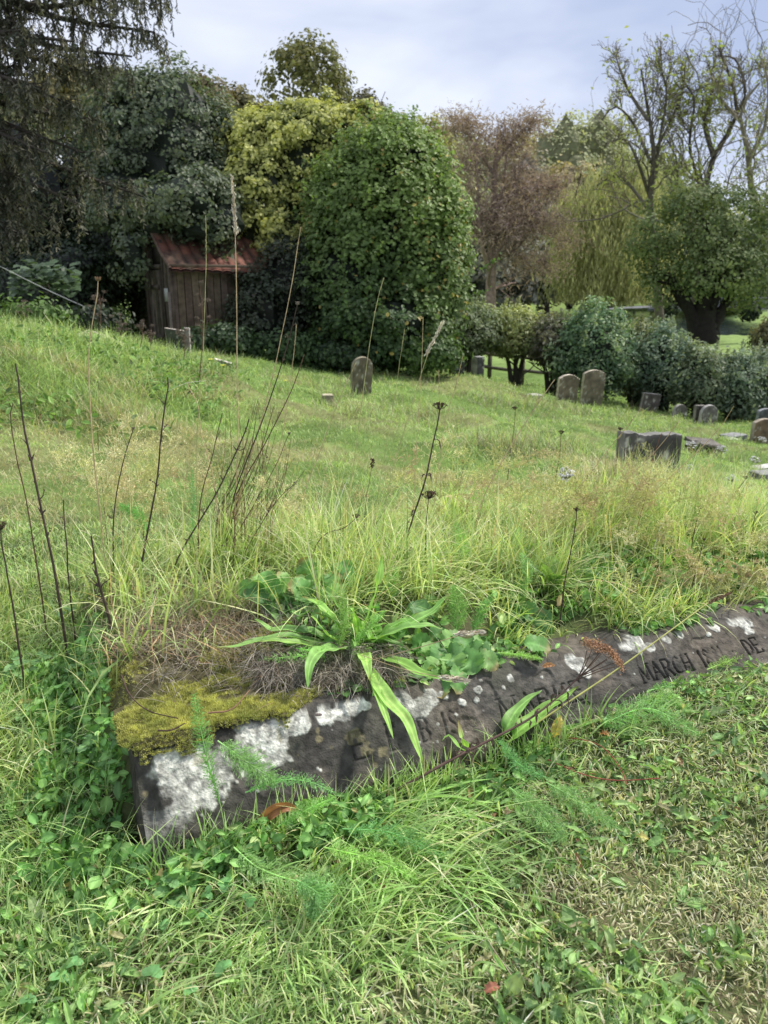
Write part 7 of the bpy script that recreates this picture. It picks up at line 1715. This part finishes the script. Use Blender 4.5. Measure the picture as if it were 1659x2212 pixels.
    for k, (px, py, c, lab) in enumerate([(1062, 2160, (.33, .12, .07), 'reddish leaf scrap in the turf at the bottom'), (830, 1935, (.28, .13, .07), 'brown leaf scrap in the turf below the middle'), (150, 1865, (.22, .11, .06), 'brown leaf scrap at the lower left'), (1100, 1770, (.42, .28, .16), 'pinkish leaf scrap in the turf right of centre'), (1385, 1830, (.42, .36, .10), 'yellow crumpled leaf in the turf at the right'), (1305, 1605, (.35, .15, .06), 'orange leaf scrap at the foot of the kerb at right')]):
        b = gh1(px, py); b[2] += .018; a = r.uniform(0, 6); d = np.array([math.cos(a), math.sin(a), .2]) * .011
        g = Geo(); ribbon(g, resample([b - d, b + [0, 0, .003], b + d], 10), .014, OVAL, fold=.6, nc=7, col=c, r=r, wob=.2); tag(g.build('fallen_leaf', M_leaf, loc=b), lab, 'leaf')
    # red runner stems
    for k, pts in enumerate([[(1165, 1620), (1240, 1620), (1300, 1640), (1340, 1690), (1350, 1720)], [(1180, 1665), (1260, 1700), (1330, 1712), (1420, 1708)]]):
        q = np.array([gh1(a, b) + [0, 0, .028] for a, b in pts]); Q = resample(q, 16); g = Geo(); tubes(g, Q[None], np.full((1, 16), .0011), 5, (.30, .07, .05)); tag(g.build('runner_stem', M_leaf, loc=Q[0]), ['reddish creeping stem running from the yellow leaf', 'lower reddish creeping stem in the turf at the right'][k], 'stem')
    # dark curved twigs on the moss
    for k, pts in enumerate([[(262, 1458, 1.36), (280, 1500, 1.27), (320, 1535, 1.21), (385, 1552, 1.19)], [(340, 1578, 1.16), (370, 1577, 1.165), (400, 1562, 1.18)], [(450, 1540, 1.21), (500, 1532, 1.22), (540, 1490, 1.26)]]):
        Q = resample(px3(pts), 14); g = Geo(); tubes(g, Q[None], np.linspace(.0018, .0009, 14)[None], 6, (.07, .045, .035) if k < 2 else (.22, .13, .08)); tag(g.build('twig', M_dry, loc=Q[0]), ['dark curved twig arching over the left of the moss', 'short dark twig lying on the front of the moss', 'brown twig arching over the dry thatch'][k], 'twig')
    # woodlouse
    c = at(688, 1547, 1.262); sfz = .166
    t_ = (sfz - CAM_H) / ray(688, 1547)[2]; c = ray(688, 1547) * t_; c[2] += CAM_H + .002
    o = empty('woodlouse', c, 'small grey-brown woodlouse on top of the stone by the lichen', 'insect'); g = Geo()
    for k in range(9):
        x = (k - 4) * .00145; w = .0038 * math.sqrt(max(1 - (x / .0078) ** 2, .1)); blob_core(g, c + [x, 0, .0012], (.0013, w, .0026 * w / .0038), (.10, .075, .07) if k % 2 else (.15, .12, .11), k, .05, 12, 8)
    g.build('body', M_stone, o, loc=c); g = Geo()
    for k in range(7):
        for s in (-1, 1):
            x = (k - 3) * .0016; tubes(g, np.array([[c + [x, s * .002, .001], c + [x, s * .0042, .001], c + [x, s * .005, -.002]]]), np.full((1, 3), .0003), 3, (.2, .17, .13))
    g.build('legs', M_dry, o, loc=c)
    # big tussock of debris: yellow flowers in the lawn
    for k, (px, py) in enumerate([(457, 794), (617, 832), (483, 806)]):
        b = gh1(px, py + 8); g = Geo(); tubes(g, np.array([[b, b + [0, 0, .05], b + [0, 0, .11]]]), np.full((1, 3), .003), 4, (.1, .2, .04))
        for j in range(6):
            a = j * PI / 3; ribbon(g, resample([b + [0, 0, .11], b + [math.cos(a) * .02, math.sin(a) * .02, .118], b + [math.cos(a) * .035, math.sin(a) * .035, .115]], 5), .025, OVAL, nc=5, col=(.75, .55, .02), r=r)
        tag(g.build('yellow_flower', M_leaf, loc=b), ['yellow buttercup-like flower above the tilted pale block', 'yellow flower in the lawn left of the lone headstone', 'small yellow flower right under the first one by the pale block'][k], 'flower')
    # umbellifer stalks on the crest in front of the shed
    for k, (px, py, Y, h, lab) in enumerate([(255, 690, 8.2, .45, 'brown branched dead umbel on the crest left of the shed'), (210, 640, 8.0, .5, 'tall brown dead umbel on the crest in front of the dark hollow'), (320, 715, 8.4, .35, 'small brown dead umbel before the shed door'), (392, 720, 7.6, .35, 'brown dead umbel in front of the small dark slab'), (40, 655, 8.5, .45, 'dead leaning stems on the crest at the far left'), (300, 700, 8.0, .35, 'thin dead umbel right of the branched brown one'), (430, 640, 7.4, .5, 'faint brown umbel in front of the shed boards')]):
        b = onground(px, Y); tp = at(px + 6, py, Y); base = b; o = empty('dead_umbel', b, lab, 'dead plant', 'dead umbels on the crest before the shed')
        L = tp - b; stem = resample([b, b + L * .5 + [.02, 0, 0], tp], 9)[None]; g = Geo(); tubes(g, stem, np.linspace(.006, .003, 9)[None], 5, (.13, .085, .06)); b1, r1 = grow(stem, np.full((1, 9), .003), 9, .35, 45, .8, r, up=.3, tmin=.4, n=5); tubes(g, b1, r1, 4, (.13, .085, .06)); g.build('stem', M_dry, o, loc=b)
        
        for e in b1[:, -1]:
            g = Geo(); q = e + r.normal(size=(40, 3)) * [.012, .012, .007]; scatter(g, TV, TF, TC, q, frames(r.normal(size=q.shape), r=r), r.uniform(.008, .014, len(q)), np.array([.14, .11, .09]) * r.uniform(.5, 1.5, (len(q), 1))); g.build('seed_head', M_dry, o, loc=b, smooth=False)
kerbside()

def moss_thatch():
    r = np.random.default_rng(991)
    # cushion under the moss, over the left end of the kerb and the plot edge
    def top_z(s, w, x, y):
        z = np.where((w > .07) & (w < .2), KH(s) + .006 - np.clip(.092 - w, 0, 1) * 1.3, -1); z = np.where((w >= .2) & (w < .24), KH(s), z)
        return np.maximum(hT(x, y), z)
    s, w = np.meshgrid(np.linspace(-.03, .44, 150), np.linspace(.072, .50, 130), indexing='ij')
    x = K0[0] + s * KU[0] + w * KN[0]; y = K0[1] + s * KU[1] + w * KN[1]; q = np.stack([s, w], -1)
    lim = .076 + .09 * sstep(.26, .44, s) + .05 * (fnoise(q, 22, 2, 3) - .5) + .02 * sstep(.02, -.03, s)
    m = sstep(lim, lim + .02, w) * sstep(-.03, -.005, s) * (1 - sstep(.36, .44, s + .1 * (fnoise(q, 12, 5, 3) - .5)))
    z = top_z(s, w, x, y); z = np.where(m > .02, z + m * (.001 + .018 * fnoise(q, 22, 7, 3)), z - .006)
    c = np.array([.11, .10, .05]) * (.4 + fnoise(q, 60, 9, 3))[..., None]
    g = Geo(); idx = np.arange(s.size).reshape(s.shape); F4 = np.stack([idx[:-1, :-1], idx[1:, :-1], idx[1:, 1:], idx[:-1, 1:]], -1).reshape(-1, 4)
    F4 = F4[(m.ravel()[F4] > .35).all(1)]; g.add(np.stack([x, y, z], -1).reshape(-1, 3), F4, c.reshape(-1, 3))
    # moss shoots
    n = 30000; ss = r.uniform(-.02, .42, n); ww = r.uniform(.072, .46, n); k = (r.random(n) < 1)
    def interp(A): 
        i = (ss + .03) / .47 * 149; j = (ww - .072) / .428 * 129; i = np.clip(i, 0, 148.9).astype(int); j = np.clip(j, 0, 128.9).astype(int); return A[i, j]
    mm = interp(m); nz = fnoise(np.stack([ss, ww], -1), 11, 33, 3)
    dens = sstep(.02, .3, mm) * np.where(ww < .088 + .10 * (1 - ss), 1.0, sstep(.42, .56, nz)) * np.where(ww > .30, .5, 1)
    dens = dens * (1 - .7 * sstep(.56, .66, fnoise(np.stack([ss, ww], -1), 16, 35, 2)) * (ww > .14))
    k = r.random(n) < dens; zz = interp(z)[k]; ss, ww = ss[k], ww[k]; n = len(ss)
    B = np.stack([K0[0] + ss * KU[0] + ww * KN[0], K0[1] + ss * KU[1] + ww * KN[1], zz - .001], -1)
    V = []; F = []
    for a in range(5):
        t = a / 5 * 2 * PI; d = np.array([math.cos(t), math.sin(t), 0]); e = np.array([-d[1], d[0], 0]); b = len(V)
        V += list([d * .05 - e * .12, d * .05 + e * .12, d * .55 + [0, 0, .75]]); F.append([b, b + 1, b + 2])
    V += [np.array([-.1, 0, 0]), np.array([.1, 0, 0]), np.array([0, .05, 1.2])]; F.append([15, 16, 17])
    tone = fnoise(B, 30, 4, 3)[:, None]; C = (np.array([.17, .21, .05]) * (1 - tone) + np.array([.62, .58, .14]) * tone) * r.uniform(.6, 1.3, (n, 1))
    gm = Geo(); scatter(gm, np.array(V), np.array(F), np.array([.6, .6, 1.1] * 6), B, frames(r.normal(size=(n, 3)) * .45 + [-.1, -.25, 1], r=r), r.uniform(.005, .010, n), C)
    gm.build('moss_shoots', M_moss, None, smooth=False)
    mo = bpy.data.objects['moss_shoots']; tag(mo, 'yellow-green moss cushion covering the left end of the kerb', 'moss', kind='stuff')
    tag(g.build('moss_bed', M_soil), 'brown crumbly moss bed on the left end of the kerb', 'moss', kind='stuff')
    # grey-brown dead thatch
    g = Geo(); n = 3000; ss = r.uniform(.06, .50, n); ww = r.uniform(.13, .62, n); k = (fnoise(np.stack([ss, ww], -1), 9, 41, 3) > .38) & ~((ss < .25) & (ww < .2)); ss, ww = ss[k], ww[k]; n = len(ss)
    x = K0[0] + ss * KU[0] + ww * KN[0]; y = K0[1] + ss * KU[1] + ww * KN[1]; B = np.stack([x, y, top_z(ss, ww, x, y) + r.uniform(.0, .025, n)], -1)
    cols = [(.32, .29, .24), (.20, .175, .14), (.09, .075, .06), (.42, .38, .31), (.24, .17, .11)]
    blades(g, B, r.uniform(.03, .10, n), r.uniform(.0009, .0019, n), r.uniform(0, 6.3, n), r.uniform(.6, 1.5, n), r.uniform(-.6, 1.4, n), pal(r, n, cols, [3, 3, 2, 2, 1]), 5, r=r, root=.8)
    # hanging fringe over the kerb edge under the rosette
    n = 2600; px = r.uniform(555, 865, n); py = r.uniform(1425, 1500, n); P, f = ground_hit(px, py, y0=1.0, y1=2.2); P = P[f]; n = len(P)
    blades(g, P + np.c_[np.zeros((n, 2)), r.uniform(.01, .045, n)], r.uniform(.035, .095, n), r.uniform(.0009, .0018, n), r.normal(size=n) * .8 - PI / 2 - .1, r.uniform(.5, 1.4, n), r.uniform(.4, 1.9, n), pal(r, n, cols, [3, 3, 2.5, 1.5, 1]), 6, r=r, root=.7)
    # thatch under the tall stalks and long dry strands around
    n = 1700; px = r.uniform(250, 560, n); py = r.uniform(1280, 1440, n); P, f = ground_hit(px, py, y0=1.0, y1=3); P = P[f]; n = len(P)
    blades(g, P, r.uniform(.05, .16, n), r.uniform(.001, .0022, n), r.uniform(0, 6.3, n), r.uniform(.2, 1.4, n), r.uniform(0, 1.8, n), pal(r, n, [(.36, .30, .19), (.40, .25, .15), (.22, .18, .12)], [2, 1.3, 2]), 6, r=r, root=.8)
    tag(g.build('dry_thatch', M_dry, smooth=False), 'grey-brown dead grass thatch on the grave behind the moss and under the rosette', 'dead grass', kind='stuff')
    # soil crumbs
    g = Geo(); n = 900; px = r.normal(430, 45, n); py = r.normal(1425, 22, n); P, f = ground_hit(px, py, y0=1, y1=3); P = P[f]; n = len(P)
    V, F, T = hexleaf(); scatter(g, V * [1, 1, 3], F, T, P + [0, 0, .006], frames(r.normal(size=(n, 3)), r=r), r.uniform(.004, .010, n), np.array([.045, .032, .025]) * r.uniform(.5, 1.8, (n, 1)))
    tag(g.build('soil_crumbs', M_soil, smooth=False), 'dark soil crumbs behind the moss', 'soil', kind='stuff')
moss_thatch()
